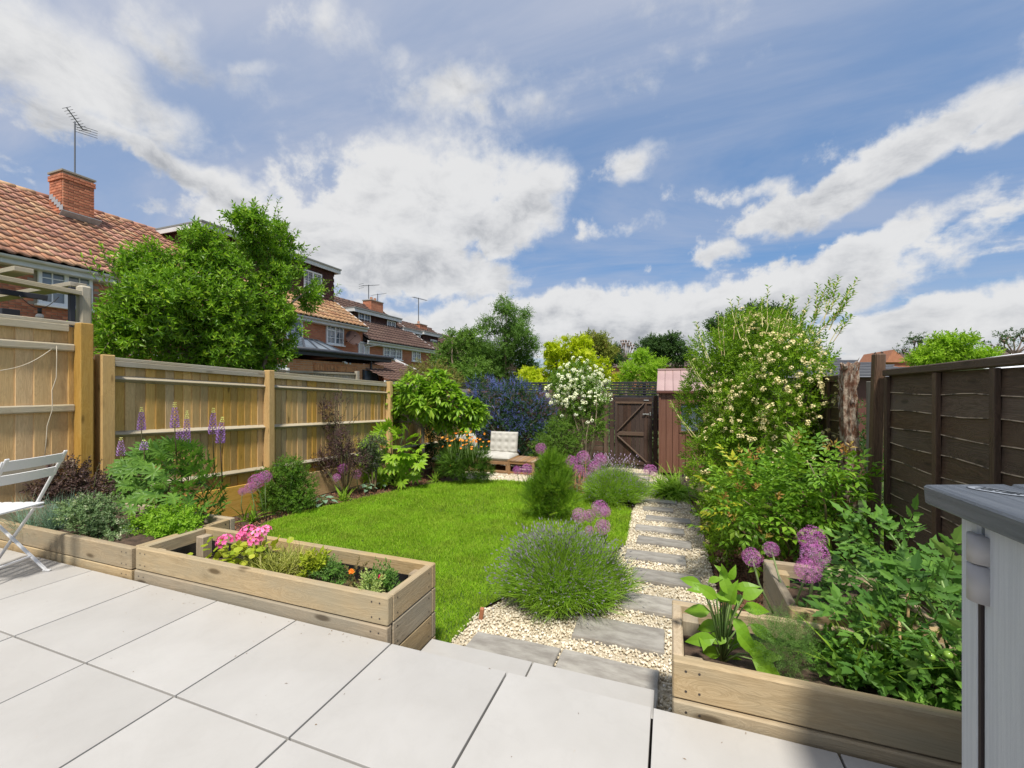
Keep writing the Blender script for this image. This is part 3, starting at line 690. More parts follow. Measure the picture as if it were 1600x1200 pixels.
def planter(label, x0, x1, y0, y1, ztop, zb, rows, ph=.15, th=.045, liner=True, proud=.0, group=None, soil=.1):
    root = thing('raised_planter', label, 'planter', ((x0+x1)/2, (y0+y1)/2, zb), group)
    for k in range(rows):
        z = ztop-ph*(k+.5); e = proud if k == 1 else 0
        h = ph-.004
        pc('plank', root, (x1-x0, th, h), ((x0+x1)/2, y0+th/2-e, z), 'planter', bev=.006)
        pc('plank', root, (x1-x0, th, h), ((x0+x1)/2, y1-th/2, z), 'planter', bev=.006)
        for xx in (x0+th/2, x1-th/2): pc('plank', root, (th, y1-y0-2*th-.004, h), (xx, (y0+y1)/2, z), 'planter', bev=.006)
        for xx in (x1+.0, ):
            for yy in (y0+th*.5, y1-th*.5):
                for dz in (-.035, .035):
                    pass
    cs = .075
    for xx in (x0+th+cs/2+.002, x1-th-cs/2-.002):
        for yy in (y0+th+cs/2+.002, y1-th-cs/2-.002):
            pc('corner_post', root, (cs, cs, ztop-zb-.04), (xx, yy, (ztop+zb)/2-.02), 'planter', bev=.005)
    if liner:
        lm = mat('black_liner', (.008, .008, .009), .32, (.02, .02, .022), 9, .9, 14); t2 = .003
        for a, b, c, d in ((x0+th+.003, x1-th-.003, y0+th+.0015, 0), (x0+th+.003, x1-th-.003, y1-th-.0015-t2, 0)):
            pc('liner', root, (b-a, t2, ztop-zb-.08), ((a+b)/2, c+t2/2, (ztop+zb)/2-.045), lm, bev=0)
        for xx in (x0+th+.002, x1-th-.002): pc('liner', root, (t2, y1-y0-2*th-.02, ztop-zb-.08), (xx, (y0+y1)/2, (ztop+zb)/2-.045), lm, bev=0)
    g = Geo(); n = 14; zs = ztop-soil; V = []; Q = []
    for i in range(n+1):
        for j in range(6): V.append((x0+th+.008+(x1-x0-2*th-.016)*i/n, y0+th+.008+(y1-y0-2*th-.016)*j/5, zs+random.uniform(-.012, .012)))
    for i in range(n):
        for j in range(5): a = i*6+j; Q.append((a, a+6, a+7, a+1))
    g.poly(V, Q); g.build('soil', SOIL, root, True)
    nm = mat('screw_head', (.05, .04, .035), .5)
    gs = Geo(); disc = Tpl().add([(0.0052*math.cos(i*1.047), .0052*math.sin(i*1.047), 0) for i in range(6)], [(0, 1, 2, 3, 4, 5)])
    P = []
    for k in range(rows):
        z = ztop-ph*(k+.5); e = proud if k == 1 else 0
        for xx in (x0+.05, x0+.1, x1-.05, x1-.1):
            if xx in (x0+.1, x1-.1) or True: P += [((xx, y0-.0015-e, z+.04), (0, -1, 0)), ((xx, y0-.0015-e, z-.04), (0, -1, 0))]
        for yy in (y0+.085, y1-.085): P += [((x1+.0015, yy, z+.04), (1, 0, 0)), ((x1+.0015, yy, z-.04), (1, 0, 0)), ((x0-.0015, yy, z+.04), (-1, 0, 0)), ((x0-.0015, yy, z-.04), (-1, 0, 0))]
    gs.scatter(disc, [p for p, _ in P], [q for _, q in P]); o = gs.build('screw_heads', nm, root); o['kind'] = 'stuff'
    return root
planter('large pale timber planter with pink geraniums between patio and lawn', -3.40, -1.36, 1.85, 2.335, .215, -.39, 4, proud=.009, soil=.19)
planter('low mossy timber raised bed below the left fence, behind the white chair', -5.5, -3.45, 1.85, 2.6, .2, -.36, 4, soil=.07)
planter('timber planter of tomato plants at the right-hand edge of the patio', .012, 1.55, 1.86, 2.39, .195, -.42, 4, ph=.156, proud=.012, soil=.12)
planter('short timber planter set behind the tomato planter, purple alliums leaning over it', .57, 1.2, 2.5, 3.17, .19, -.42, 4, soil=.12)

def lap_fence():
    capz = lambda y: 1.41-.016*(y-4.18)
    panels = [(-1.5, .38), (.45, 2.25), (2.31, 4.12), (4.78, 6.6), (6.66, 8.5), (8.56, 10.4), (10.46, 12.3)]
    labs = ['dark stained overlap fence panel nearest the camera, beyond the grey storage box lid', None, 'dark stained overlap fence panel behind the tomato plants, ending at the split dark post', 'dark shaded overlap fence panel between rotten post and flowering hedge', None, None, None]
    X = 1.6
    for pi, (a, b) in enumerate(panels):
        near = pi in (1, 2)
        lab = {0: 'dark overlap fence panel beside the patio behind the camera', 1: 'dark stained overlap fence panel right behind the grey storage box', 2: 'dark stained overlap fence panel behind the tomato plants, with a narrow batten', 3: 'dark shaded overlap fence panel between rotten post and flowering hedge', 4: 'dark overlap fence panel hidden behind the flowering hedge', 5: 'dark overlap fence panel alongside the brown shed', 6: 'dark overlap fence panel at the far right corner behind the shed'}[pi]
        root = thing('overlap_fence_panel', lab, 'fence panel', (X, (a+b)/2, capz(b)-1.9), 'dark overlap fence panels on the right')
        yc = (a+b)/2; L = b-a; n = 14
        for k in range(n):
            z = capz(yc)-.045-.128*(k+.5)
            # a waney overlap slat: bottom edge thicker and a little uneven
            bm = bmesh.new(); m_ = 16; rows = []
            for i in range(m_+1):
                y = -L/2+L*i/m_; e = .006*math.sin(i*.8+k*1.7+pi)+random.uniform(-.002, .002)
                rows.append([bm.verts.new((.004, y, .08)), bm.verts.new((-.004, y, .08)), bm.verts.new((-.0125, y, -.056+e)), bm.verts.new((-.0145, y, -.0615+e)), bm.verts.new((-.004, y, -.064+e))])
            for i in range(m_):
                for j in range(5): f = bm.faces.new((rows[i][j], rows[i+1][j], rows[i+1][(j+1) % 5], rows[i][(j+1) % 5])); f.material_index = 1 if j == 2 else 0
            bmesh.ops.recalc_face_normals(bm, faces=bm.faces)
            me = bpy.data.meshes.new('slat'); bm.to_mesh(me); bm.free(); me.materials.append(W_('dark', 1)); me.materials.append(mat('lit_slat_edge', (.06, .045, .035), .8, (.46, .36, .26), 9, stretch=(1, 1.0, 1), contrast=(.34, .54)))  # pale lip: light catching the thick lower edge, painted in as colour
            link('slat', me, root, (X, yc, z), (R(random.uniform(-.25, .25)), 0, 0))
        for y in (a+.02, a+L*.345, a+L*.63, b-.02): pc('batten', root, (.028, .045, 1.84), (X-.024, y, capz(y)-.03-.92), W_('dark', 2), bev=.003)
        pc('capping_rail', root, (.07, L+.02, .05), (X-.01, yc, capz(yc)), W_('dark', 1), (R(-.9), 0, 0), bev=.006)
    # bottom edges: their painted light line is part of the slats above
    ok = thing('fence_post', 'dark slanting split timber post between the fence panel and the rotten post', 'post', (1.56, 4.2, -.5))
    p = on_x(1380, 551, 1.55)
    beam('shaft', ok, (1.52, 4.24, -.6), (1.56, 4.2, p.z), .085, .07, 'dark', bev=.01, up=(1, 0, 0))
    g = Geo()
    for i in range(7):
        z = p.z-.01; x = 1.53+.06*random.random(); y = 4.165+.07*random.random(); g.tube([(x, y, z-.06), (x+random.uniform(-.01, .01), y, z+random.uniform(.005, .03))], [.012, .004], 5)
    g.build('splintered_top', W_('dark', 2), ok)
    pb = thing('fence_post', 'thin pale grey board standing behind the rotten post', 'post', (1.58, 4.5, -.5))
    pc('shaft', pb, (.02, .12, 1.86), (1.6, 4.46, .42), 'old')
    # rotten post
    root = thing('rotten_post', 'rotten flaking timber post with peeling pale bark at the dark fence', 'post', (1.5, 4.62, gz(4.6)))
    g = Geo(); V = []; Q = []; n = 22; rows = 26; top = on_x(1345, 562, 1.5).z; bot = gz(4.6)-.1; rr = np.random.default_rng(5)
    for i in range(rows+1):
        z = bot+(top-bot)*i/rows
        for j in range(n):
            a = 6.283*j/n; sq = 1/max(abs(math.cos(a)), abs(math.sin(a))); r = .056*min(sq, 1.28)*(1+.13*math.sin(j*2.9+i*.25)+.09*rr.normal())
            zz = z+(rr.uniform(-.05, .012) if i == rows else 0); V.append((1.5+r*math.cos(a)+.006*math.sin(i*.5), 4.62+r*math.sin(a), zz))
    for i in range(rows):
        for j in range(n): Q.append((i*n+j, i*n+(j+1) % n, (i+1)*n+(j+1) % n, (i+1)*n+j))
    V.append((1.5, 4.62, top-.05)); c = len(V)-1
    for j in range(n): Q.append((rows*n+j, rows*n+(j+1) % n, c))
    g.poly(V, Q)
    m = mat('rotten_wood', (.13, .055, .028), .95, (.42, .35, .27), 16, 1.0, 40, stretch=(2, 2, 1.0), detail=9, contrast=(.40, .68))
    g.build('shaft', m, root)
    gf = Geo(); fl = leaf(.06, .018, .2, .1); P = []; A = []
    for i in range(260):
        a = random.uniform(0, 6.28); z = random.uniform(bot, top); P.append((1.5+.062*math.cos(a), 4.62+.062*math.sin(a), z)); A.append((math.cos(a)*.25, math.sin(a)*.25, random.choice((-1, 1))))
    gf.scatter(fl, P, A, rng.uniform(.4, 1, 260)); o = gf.build('flaking_splinters', leafmat('splinter', (.12, .06, .035), (.5, .45, .4), .9, 0), root); o['kind'] = 'stuff'
lap_fence()

def back_end():
    # garden gate
    GY = 11.62
    root = thing('garden_gate', 'dark brown ledged garden gate with a Z-shaped brace and silver bolt', 'gate', (-.87, GY, gz(GY)))
    x0, x1 = -1.36, -.41; zt = 1.03; zb = gz(GY)+.04
    n = 9
    for i in range(n): pc('board', root, ((x1-x0)/n-.004, .018, zt-zb), (x0+(x1-x0)*(i+.5)/n, GY, (zt+zb)/2), 'gate', bev=.002)
    for z, k in ((zt-.06, 'gate'), ((zt+zb)/2-.03, 'brace'), (zb+.13, 'gate')): pc('ledge', root, (x1-x0-.04 if k != 'brace' else (x1-x0)*.72, .028, .095), ((x0+x1)/2-(0 if k != 'brace' else .08), GY-.024, z), k)
    pc('ledge', root, (x1-x0-.04, .028, .06), ((x0+x1)/2, GY-.0235, zt-.13), 'brace')
    m_ = (zt+zb)/2-.03
    beam('brace', root, (x0+.07, GY-.0265, m_+.06), (x1-.18, GY-.0265, zt-.12), .028, .09, 'brace', up=(0, 1, 0))
    beam('brace', root, (x0+.07, GY-.0265, m_-.06), (x1-.14, GY-.0265, zb+.16), .028, .09, 'brace', up=(0, 1, 0))
    for xx in (x0+.035, x1-.17): pc('stile', root, (.07, .03, zt-zb-.02), (xx, GY-.02, (zt+zb)/2), 'gate')
    zn = mat('zinc', (.55, .55, .54), .35, metal=.9)
    b = pc('bolt', root, (.16, .012, .03), (x1-.16, GY-.052, zt-.43), zn); pc('bolt_knob', b, (.03, .03, .03), (x1-.17, GY-.07, zt-.42), zn)
    pc('bolt_keeper', root, (.03, .014, .09), (x1-.05, GY-.045, zt-.42), zn); pc('hinge', root, (.13, .012, .025), (x1-.15, GY-.048, zt-.07), zn)
    for xx, la in ((x0-.075, 'dark gate post beside the white-flowering shrub'), (x1+.075, 'dark gate post beside the brown shed')):
        g_ = tag(pc('gate_post', None, (.11, .11, zt-zb+.1), (xx, GY, (zt+zb)/2), W_('gate', 2), bev=.01), la, 'gate post', 'posts either side of the gate')
    # fence between gate and left fence
    root = thing('back_fence', 'dark horizontal-board fence across the end of the garden left of the gate', 'fence', (-3.6, GY, gz(GY)))
    for k in range(13): pc('slat', root, (4.15, .016, .13), (-3.6, GY+.02+.004*(k % 2), 1.1-.145*k), 'dark', bev=.003)
    for x in (-1.6, -3.1, -4.2, -5.5): pc('post', root, (.09, .09, 2.05), (x, GY-.03, .22), W_('brace', 2), bev=.008)
    root = thing('slatted_screen', 'black open-slatted screen fence running behind the gate', 'fence', (-3, 13.2, gz(13)))
    BK = mat('black_slat', (.02, .02, .024), .5, (.04, .04, .045), 6)
    for k in range(5): pc('slat', root, (11.5, .02, .045 if k else .06), (-3.2, 13.2, 1.43-.078*k), BK, bev=.003)
    for k in range(6): pc('slat', root, (11.5, .02, .16), (-3.2, 13.22, .98-.175*k), BK, bev=.003)
    for i in range(8): pc('post', root, (.09, .05, 2.4), (-8.7+1.6*i, 13.26, .26), BK)
    # shed
    Y0 = 10.95; Y1 = 12.75; X0, X1 = -.22, 1.5; z0 = gz(Y0)+.05; ze = 1.21; zr = 1.74
    root = thing('garden_shed', 'brown plastic-clad garden shed with pale pinkish roof beside the gate', 'shed', ((X0+X1)/2, (Y0+Y1)/2, z0))
    WM = mat('shed_brown', (.155, .068, .042), .55, (.19, .09, .058), 3, .15, 60, rand=.06, stretch=(4, 4, .5)); RM = mat('shed_roof_pink', (.36, .24, .225), .45, (.43, .30, .28), 2, rand=.05)
    DK = mat('shed_trim', (.13, .05, .035), .5)
    pc('body', root, (X1-X0-.03, Y1-Y0-.03, ze-z0), ((X0+X1)/2, (Y0+Y1)/2, (ze+z0)/2), DK, bev=0)
    n = 12; wd = (X1-X0)/n; wx0, wx1, wz0, wz1 = .26, .74, .24, .93
    for i in range(n):
        xa = X0+wd*i; xc = xa+wd/2
        segs = [(z0, ze)] if not (xc > wx0 and xc < wx1) else [(z0, wz0), (wz1, ze)]
        for a, b in segs: pc('cladding_board', root, (wd-.008, .02, b-a), (xc, Y0, (a+b)/2), WM, bev=.004)
    for i in range(12): pc('cladding_board', root, (.02, (Y1-Y0)/12-.008, ze-z0), (X0, Y0+(Y1-Y0)*(i+.5)/12, (ze+z0)/2), WM, bev=.004)
    wn = pc('window', root, (wx1-wx0, .012, wz1-wz0), ((wx0+wx1)/2, Y0+.012, (wz0+wz1)/2), GLASS(), bev=0)
    for a, b, c, d in ((wx0, wx1, wz1+.02, wz1-.02), (wx0, wx1, wz0-.02, wz0+.02)): pc('window_frame', wn, (b-a+.08, .03, .045), ((a+b)/2, Y0-.012, (c+d)/2), WM)
    for xx in (wx0-.02, wx1+.02): pc('window_frame', wn, (.045, .032, wz1-wz0-.05), (xx, Y0-.012, (wz0+wz1)/2), WM)
    yr = (Y0+Y1)/2; L = math.hypot(yr-Y0+.08, zr-ze); an = math.atan2(zr-ze, yr-Y0+.08); n = 10; rx0 = X0-.07; rx1 = X1+.07
    for sgn, yc in ((1, (Y0-.08+yr)/2), (-1, (Y1+.08+yr)/2)):
        for i in range(n): pc('roof_panel', root, ((rx1-rx0)/n-.006, L, .03), (rx0+(rx1-rx0)*(i+.5)/n, yc, (ze+zr)/2), RM, (an*sgn, 0, 0), bev=.005)
    pc('ridge_cap', root, (rx1-rx0, .12, .04), ((rx0+rx1)/2, yr, zr+.02), RM)
    pc('eave_trim', root, (rx1-rx0, .04, .05), ((rx0+rx1)/2, Y0-.075, ze-.03), DK)
    for xx in (X0, X1):
        g = Geo(); g.poly([(xx+.0, Y0, ze-.01), (xx, Y1, ze-.01), (xx, yr, zr-.03), (xx+.02, Y0, ze-.01), (xx+.02, Y1, ze-.01), (xx+.02, yr, zr-.03)], [(0, 1, 2), (3, 5, 4), (0, 2, 5, 3), (1, 4, 5, 2)]); g.build('gable', WM, root)
    pc('corner_trim', root, (.05, .05, ze-z0), (X0+.0, Y0-.012, (ze+z0)/2), WM, bev=.006)
back_end()
# ================================================================== HOUSES
HX = -15.5
def tilemat(name, stops):
    if name in MATS: return MATS[name]
    m = bpy.data.materials.new(name); m.use_nodes = True; t = NT(m.node_tree); b = t.n['Principled BSDF']
    a = t.node('ShaderNodeAttribute', attribute_name='rnd').outputs['Fac']; oi = t.node('ShaderNodeObjectInfo').outputs['Random']
    f = t.math('FRACT', t.math('ADD', a, oi)); n = len(stops)
    c = t.ramp(f, *[(i/(n-1), s) for i, s in enumerate(stops)])
    tc = t.node('ShaderNodeTexCoord').outputs['Object']; c = t.mix(t.smooth(t.noise(tc, 9, 5, .65), .45, .8), c, (.16, .11, .08))
    t.put(b.inputs['Base Color'], c); b.inputs['Roughness'].default_value = .85; MATS[name] = m; return m
def tile_tpl(wd, L):
    """interlocking clay tile: a shallow trough and roll, thick front edge; X across, Z up the slope, Y outward"""
    t = Tpl(); pf = [(-.5, .0), (-.28, -.010), (-.05, .0), (.18, .028), (.36, .034), (.5, .012)]
    lo = [(x*wd, y+.05, -L*.56) for x, y in pf]; hi = [(x*wd, y+.004, L*.56) for x, y in pf]; un = [(x*wd, y+.012, -L*.56) for x, y in pf]
    n = len(pf); V = lo+hi+un; F = []
    for i in range(n-1): F += [(i, i+1, n+i+1, n+i), (2*n+i, 2*n+i+1, i+1, i)]
    return t.add(V, F)
def frame_window(parent, X, xl, yt, yb, xr, cols=2, rows=2, lights=2, name='window', sill=True, toplight=False, blind=False, pw=None):
    a = on_x(xl, yt, X); b = on_x(xl, yb, X); c = on_x(xr, yt, X)
    y0, y1, z1, z0 = a.y, c.y, a.z, b.z; WM = WHITE(); fr = .075
    yc, zc = (y0+y1)/2, (z0+z1)/2
    win = link(name, None, parent, (X, yc, zc)) if False else thing(name, None, None, (X, yc, zc), parent=parent)
    pane = pc('pane', win, (.02, y1-y0-fr, z1-z0-fr), (X+.012, yc, zc), mat('net_blind', (.62, .61, .58), .7) if blind else GLASS(), bev=0)
    for yy in (y0+fr/2, y1-fr/2): pc('frame', win, (.07, fr, z1-z0), (X+.03, yy, zc), WM)
    for zz in (z0+fr/2, z1-fr/2): pc('frame', win, (.068, y1-y0-2*fr, fr), (X+.03, yc, zz), WM)
    for i in range(1, lights): pc('mullion', win, (.064, .09, z1-z0-2*fr), (X+.03, y0+(y1-y0)*i/lights, zc), WM)
    lw = (y1-y0)/lights
    for i in range(lights):
        for k in range(1, cols): pc('glazing_bar', win, (.02, .028, z1-z0-2*fr), (X+.027, y0+lw*i+lw*k/cols, zc), WM, bev=0)
    for k in range(1, rows): pc('glazing_bar', win, (.018, y1-y0-2*fr, .028), (X+.0275, yc, z0+(z1-z0)*k/rows), WM, bev=0)
    if toplight: pc('transom', win, (.062, (y1-y0)/lights-.09, .07), (X+.03, y0+lw*.5, z1-(z1-z0)*.32), WM)
    if sill: pc('sill', win, (.14, y1-y0+.1, .06), (X+.06, yc, z0-.03), WM)
    return win
def brickwall_mat(name, c1, c2, mortar=(.36, .28, .2)):
    if name in MATS: return MATS[name]
    m = bpy.data.materials.new(name); m.use_nodes = True; t = NT(m.node_tree); b = t.n['Principled BSDF']
    tc = t.node('ShaderNodeTexCoord').outputs['Object']; sp = t.node('ShaderNodeSeparateXYZ'); t.put(sp.inputs[0], tc)
    cb = t.node('ShaderNodeCombineXYZ'); t.put(cb.inputs[0], t.math('ADD', sp.outputs[1], sp.outputs[0])); t.put(cb.inputs[1], sp.outputs[2])
    br = t.node('ShaderNodeTexBrick'); t.put(br.inputs['Vector'], cb.outputs[0]); br.inputs['Scale'].default_value = 1
    br.inputs['Brick Width'].default_value = .225; br.inputs['Row Height'].default_value = .075; br.inputs['Mortar Size'].default_value = .006
    t.put(br.inputs['Color1'], c1); t.put(br.inputs['Color2'], c2); t.put(br.inputs['Mortar'], mortar); br.inputs['Bias'].default_value = 0
    c = t.mix(t.math('MULTIPLY', t.smooth(t.noise(tc, 1.2, 5, .65), .35, .75), .35), br.outputs[0], tuple(v*.6 for v in c1))
    t.put(b.inputs['Base Color'], c); b.inputs['Roughness'].default_value = .9
    bn = t.node('ShaderNodeBump'); bn.inputs['Strength'].default_value = .6; bn.inputs['Distance'].default_value = .01; t.put(bn.inputs['Height'], t.math('SUBTRACT', 1.0, br.outputs['Fac'])); t.l.new(bn.outputs[0], b.inputs['Normal'])
    MATS[name] = m; return m
BW = lambda: brickwall_mat('red_brickwork', (.42, .13, .06), (.55, .20, .10))
BWO = lambda: brickwall_mat('orange_brickwork', (.56, .22, .085), (.68, .32, .14), (.55, .45, .32))

def chimney(parent, x, y, z0, z1, w1=.62, w2=.95, aerial=0, pots=0, bricks=True):
    ch = pc('chimney', parent, (w1-.02, w2-.02, z1-z0-.02), (x, y, (z0+z1)/2), mat('mortar', (.36, .29, .22), .95), bev=0)
    bm_ = BRICK(); row = .09; nr = int((z1-z0)/row)
    if bricks:
        for r in range(nr):
            z = z0+row*(r+.5); e = .03 if r >= nr-2 else 0
            k = max(2, int(round(w2/.235))); bw = (w2+2*e)/k
            for i in range(k+1):
                yy = y-w2/2-e+bw*(i+(.0 if r % 2 else .5)); a = max(yy-bw/2, y-w2/2-e); b = min(yy+bw/2, y+w2/2+e)
                if b-a > .03: pc('brick', ch, (.06, b-a-.012, row-.018), (x+w1/2+e-.02, (a+b)/2, z), bm_, bev=.003)
            k = max(2, int(round(w1/.235))); bw = (w1+2*e)/k
            for i in range(k+1):
                xx = x-w1/2-e+bw*(i+(.5 if r % 2 else 0)); a = max(xx-bw/2, x-w1/2-e); b = min(xx+bw/2, x+w1/2+e-.055)
                if b-a > .03: pc('brick', ch, (b-a-.012, .06, row-.012), ((a+b)/2, y-w2/2-e+.02, z), bm_, bev=.003)
    else: pc('brickwork', ch, (w1, w2, z1-z0), (x, y, (z0+z1)/2), BW(), bev=0)
    pc('chimney_cap', ch, (w1+.08, w2+.08, .06), (x, y, z1+.02), mat('flaunching', (.30, .27, .22), .95))
    LD = mat('lead_flashing', (.30, .32, .35), .5, (.42, .44, .47), 8)
    if bricks:
        s = math.atan(.738)
        pc('flashing', ch, (.02, w2+.22, .22), (x+w1/2+.12, y, z0+.30-.35), LD, (0, R(50), 0))
        for k in range(5): pc('flashing', ch, (.2, .012, .16), (x+w1/2-.06-.14*k, y-w2/2-.02, z0+.16+.105*k), LD)
    for k in range(pots):
        g = Geo(); g.tube([(x, y-.2+.4*k, z1), (x, y-.2+.4*k, z1+.3)], [.12, .09], 10); g.build('chimney_pot', mat('pot', (.4, .2, .12), .8), ch)
    return ch
def aerial(parent, x, y, z0, H, tilt=(.0, 1, .0), kind=0, s=1.0):
    g = Geo(); g.tube([(x, y, z0), (x, y, z0+H)], .022*s, 6)
    d = Vector(tilt).normalized(); c = Vector((x, y, z0+H-.05)); L = .95*s; up = Vector((0, 0, 1)); sd_ = d.cross(up).normalized()
    g.tube([c-d*L*.45, c+d*L*.65], .012*s, 5)
    for k in range(12):
        p = c-d*L*.42+d*L*1.05*k/11; l = (.16-.006*k)*s; g.tube([p-sd_*l, p+sd_*l], .005*s, 4)
    if kind:
        q = c-d*L*.45
        for k in (-1, 0, 1): g.tube([q+up*k*.1*s-sd_*.2*s, q+up*k*.1*s+sd_*.2*s], .008*s, 4)
    return g.build('aerial', mat('aerial_metal', (.18, .18, .18), .4, metal=.7), parent)

def terrace(label, y0, y1, zg, ze, zr, tiles, tcols, tile_parts=0, right_verge=True, wallm=None, bricks=None, trough=True):
    """one house of the terrace facing the gardens (+X)"""
    X = HX; XR = -19.7; root = thing('terraced_house', label, 'house', (X, (y0+y1)/2, zg), 'brick terraced houses on the left')
    BMm = wallm or BW()
    pc('wall', root, (8.3, y1-y0-.004, ze-zg-.1), (X-4.15, (y0+y1)/2, (ze+zg)/2-.05), BMm, bev=0)
    sl_ = math.atan2(zr-ze, X+.35-XR); L = math.hypot(zr-ze, X+.35-XR)
    g = Geo(); V = []
    for yy in (y0+.01, y1-.01): V += [(X+.3, yy, ze-.06), (XR, yy, zr-.05), (2*XR-X-.3, yy, ze-.06)]
    g.poly(V, [(0, 1, 4, 3), (1, 2, 5, 4), (0, 2, 1), (3, 4, 5), (0, 3, 5, 2)]); roof = g.build('roof', mat('roof_felt', (.05, .04, .035), .95), root)
    ups = Vector((XR-X-.35, 0, zr-ze)).normalized(); nrm = Vector((zr-ze, 0, X+.35-XR)).normalized(); wd, ex = .30, .345
    nr = int(L/ex); ex = L/nr; nc = int((y1-y0)/.275); wdt = (y1-y0)/nc
    T = tile_tpl(wdt, ex); P = []
    for r in range(nr):
        for c in range(nc):
            p = Vector((X+.35, 0, ze))+ups*(ex*(r+.5)); P.append((p.x+nrm.x*.01, y0+wdt*(c+.5), p.z+nrm.z*.01, c*wdt))
    tm = tilemat(tiles, tcols)
    P.sort(key=lambda q: q[3])
    if tile_parts:
        g = Geo(); g.scatter(T, [(0, 0, 0)], [(0, 0, 1)], 1, up=(0, 1, 0), jit=0); mes = []
        for s_ in range(3): gg = Geo(); gg.scatter(T, [(0, 0, 0)], [(0, 0, 1)], 1, up=(0, 1, 0), jit=0); mes.append(gg.mesh('roof_tile', tm, True))
        rot = Matrix((Vector((0, -1, 0)), nrm, ups)).transposed()
        if rot.determinant() < 0: rot = Matrix((Vector((0, 1, 0)), nrm, ups)).transposed()
        eu = rot.to_euler(); vis = [q for q in P if q[1] > 5.3]; near = vis[:tile_parts]; ns = set(id(q) for q in near)
        for q in near: link('roof_tile', random.choice(mes), roof, q[:3], eu)
        rest = [q for q in P if id(q) not in ns]
    else: rest = P
    g = Geo(); g.scatter(T, [q[:3] for q in rest], [tuple(ups)]*len(rest), 1, up=tuple(nrm), jit=.04); o = g.build('roof_tiles', tm, roof, True); o['kind'] = 'stuff'
    # ridge tiles
    g = Geo(); k = int((y1-y0)/.45)
    for i in range(k): yy = y0+(y1-y0)*(i+.5)/k; g.tube([(XR, yy-.23, zr+.0), (XR, yy+.225, zr+.012)], .11, 10)
    g.build('ridge_tiles', tm, roof, True)['kind'] = 'stuff'
    WM = FASCIA()
    pc('fascia', root, (.03, y1-y0, .2), (X+.30, (y0+y1)/2, ze-.14), WM); pc('soffit', root, (.3, y1-y0, .02), (X+.15, (y0+y1)/2, ze-.24), WM)
    g = Geo(); V = []; n = 7
    for yy in (y0, y1):
        for j in range(n): a = math.pi*j/(n-1); V.append((X+.38+.065*math.cos(a), yy, ze-.05-.075*math.sin(a)))
    g.poly(V, [(j, j+1, n+j+1, n+j) for j in range(n-1)]); g.build('gutter', WM, root, True)
    if right_verge:
        beam('verge', root, (X+.4, y1-.02, ze-.05), (XR, y1-.02, zr-.0), .06, .1, WM)
    return root, roof

def dormer(parent, y0, y1, X, z0, z1, wins, label=None, col=None):
    DM = col or mat('tile_hanging', (.075, .035, .028), .85, (.13, .065, .05), 14, .5, 30, stretch=(1, 1, 3)); WM = FASCIA()
    d = pc('dormer', parent, (4.2, y1-y0, z1-z0), (X-2.1, (y0+y1)/2, (z0+z1)/2), mat('roof_felt', (.05, .04, .035), .95), bev=0)
    # hung tiles in courses
    n = int((z1-z0)/.16); P = []; A = []
    T = Tpl(); T.add([(-.08, .02, -.10), (.08, .02, -.10), (.08, .004, .10), (-.08, .004, .10), (-.08, 0, -.10), (.08, 0, -.10)], [(0, 1, 2, 3), (4, 5, 1, 0)])
    g = Geo()
    for r in range(n+1):
        z = z0+.08+.16*r
        if z > z1-.05: break
        k = int((y1-y0)/.165); g.scatter(T, [(X+.004, y0+(i+.5+.5*(r % 2))*(y1-y0)/k-.04, z) for i in range(k)], (0, 0, 1), 1, up=(1, 0, 0), jit=.05)
        k = 14; g.scatter(T, [(X-(i+.5)*.165, y0-.004, z) for i in range(k)], (0, 0, 1), 1, up=(0, -1, 0), jit=.05)
        g.scatter(T, [(X-(i+.5)*.165, y1+.004, z) for i in range(k)], (0, 0, 1), 1, up=(0, 1, 0), jit=.05)
    g.build('hung_tiles', leafmat('hung_tile', (.055, .026, .022), (.12, .055, .045), .85, 0), d)['kind'] = 'stuff'
    pc('flat_roof', d, (4.7, y1-y0+.5, .07), (X-2.0, (y0+y1)/2, z1+.13), mat('grey_felt', (.22, .23, .22), .9))
    pc('fascia', d, (.04, y1-y0+.46, .2), (X+.27, (y0+y1)/2, z1+.0), WM)
    for yy in (y0-.22, y1+.22): pc('fascia', d, (4.5, .04, .18), (X-1.98, yy, z1+.0), WM)
    for wv in wins: frame_window(parent, X+.0, *wv)
    return d

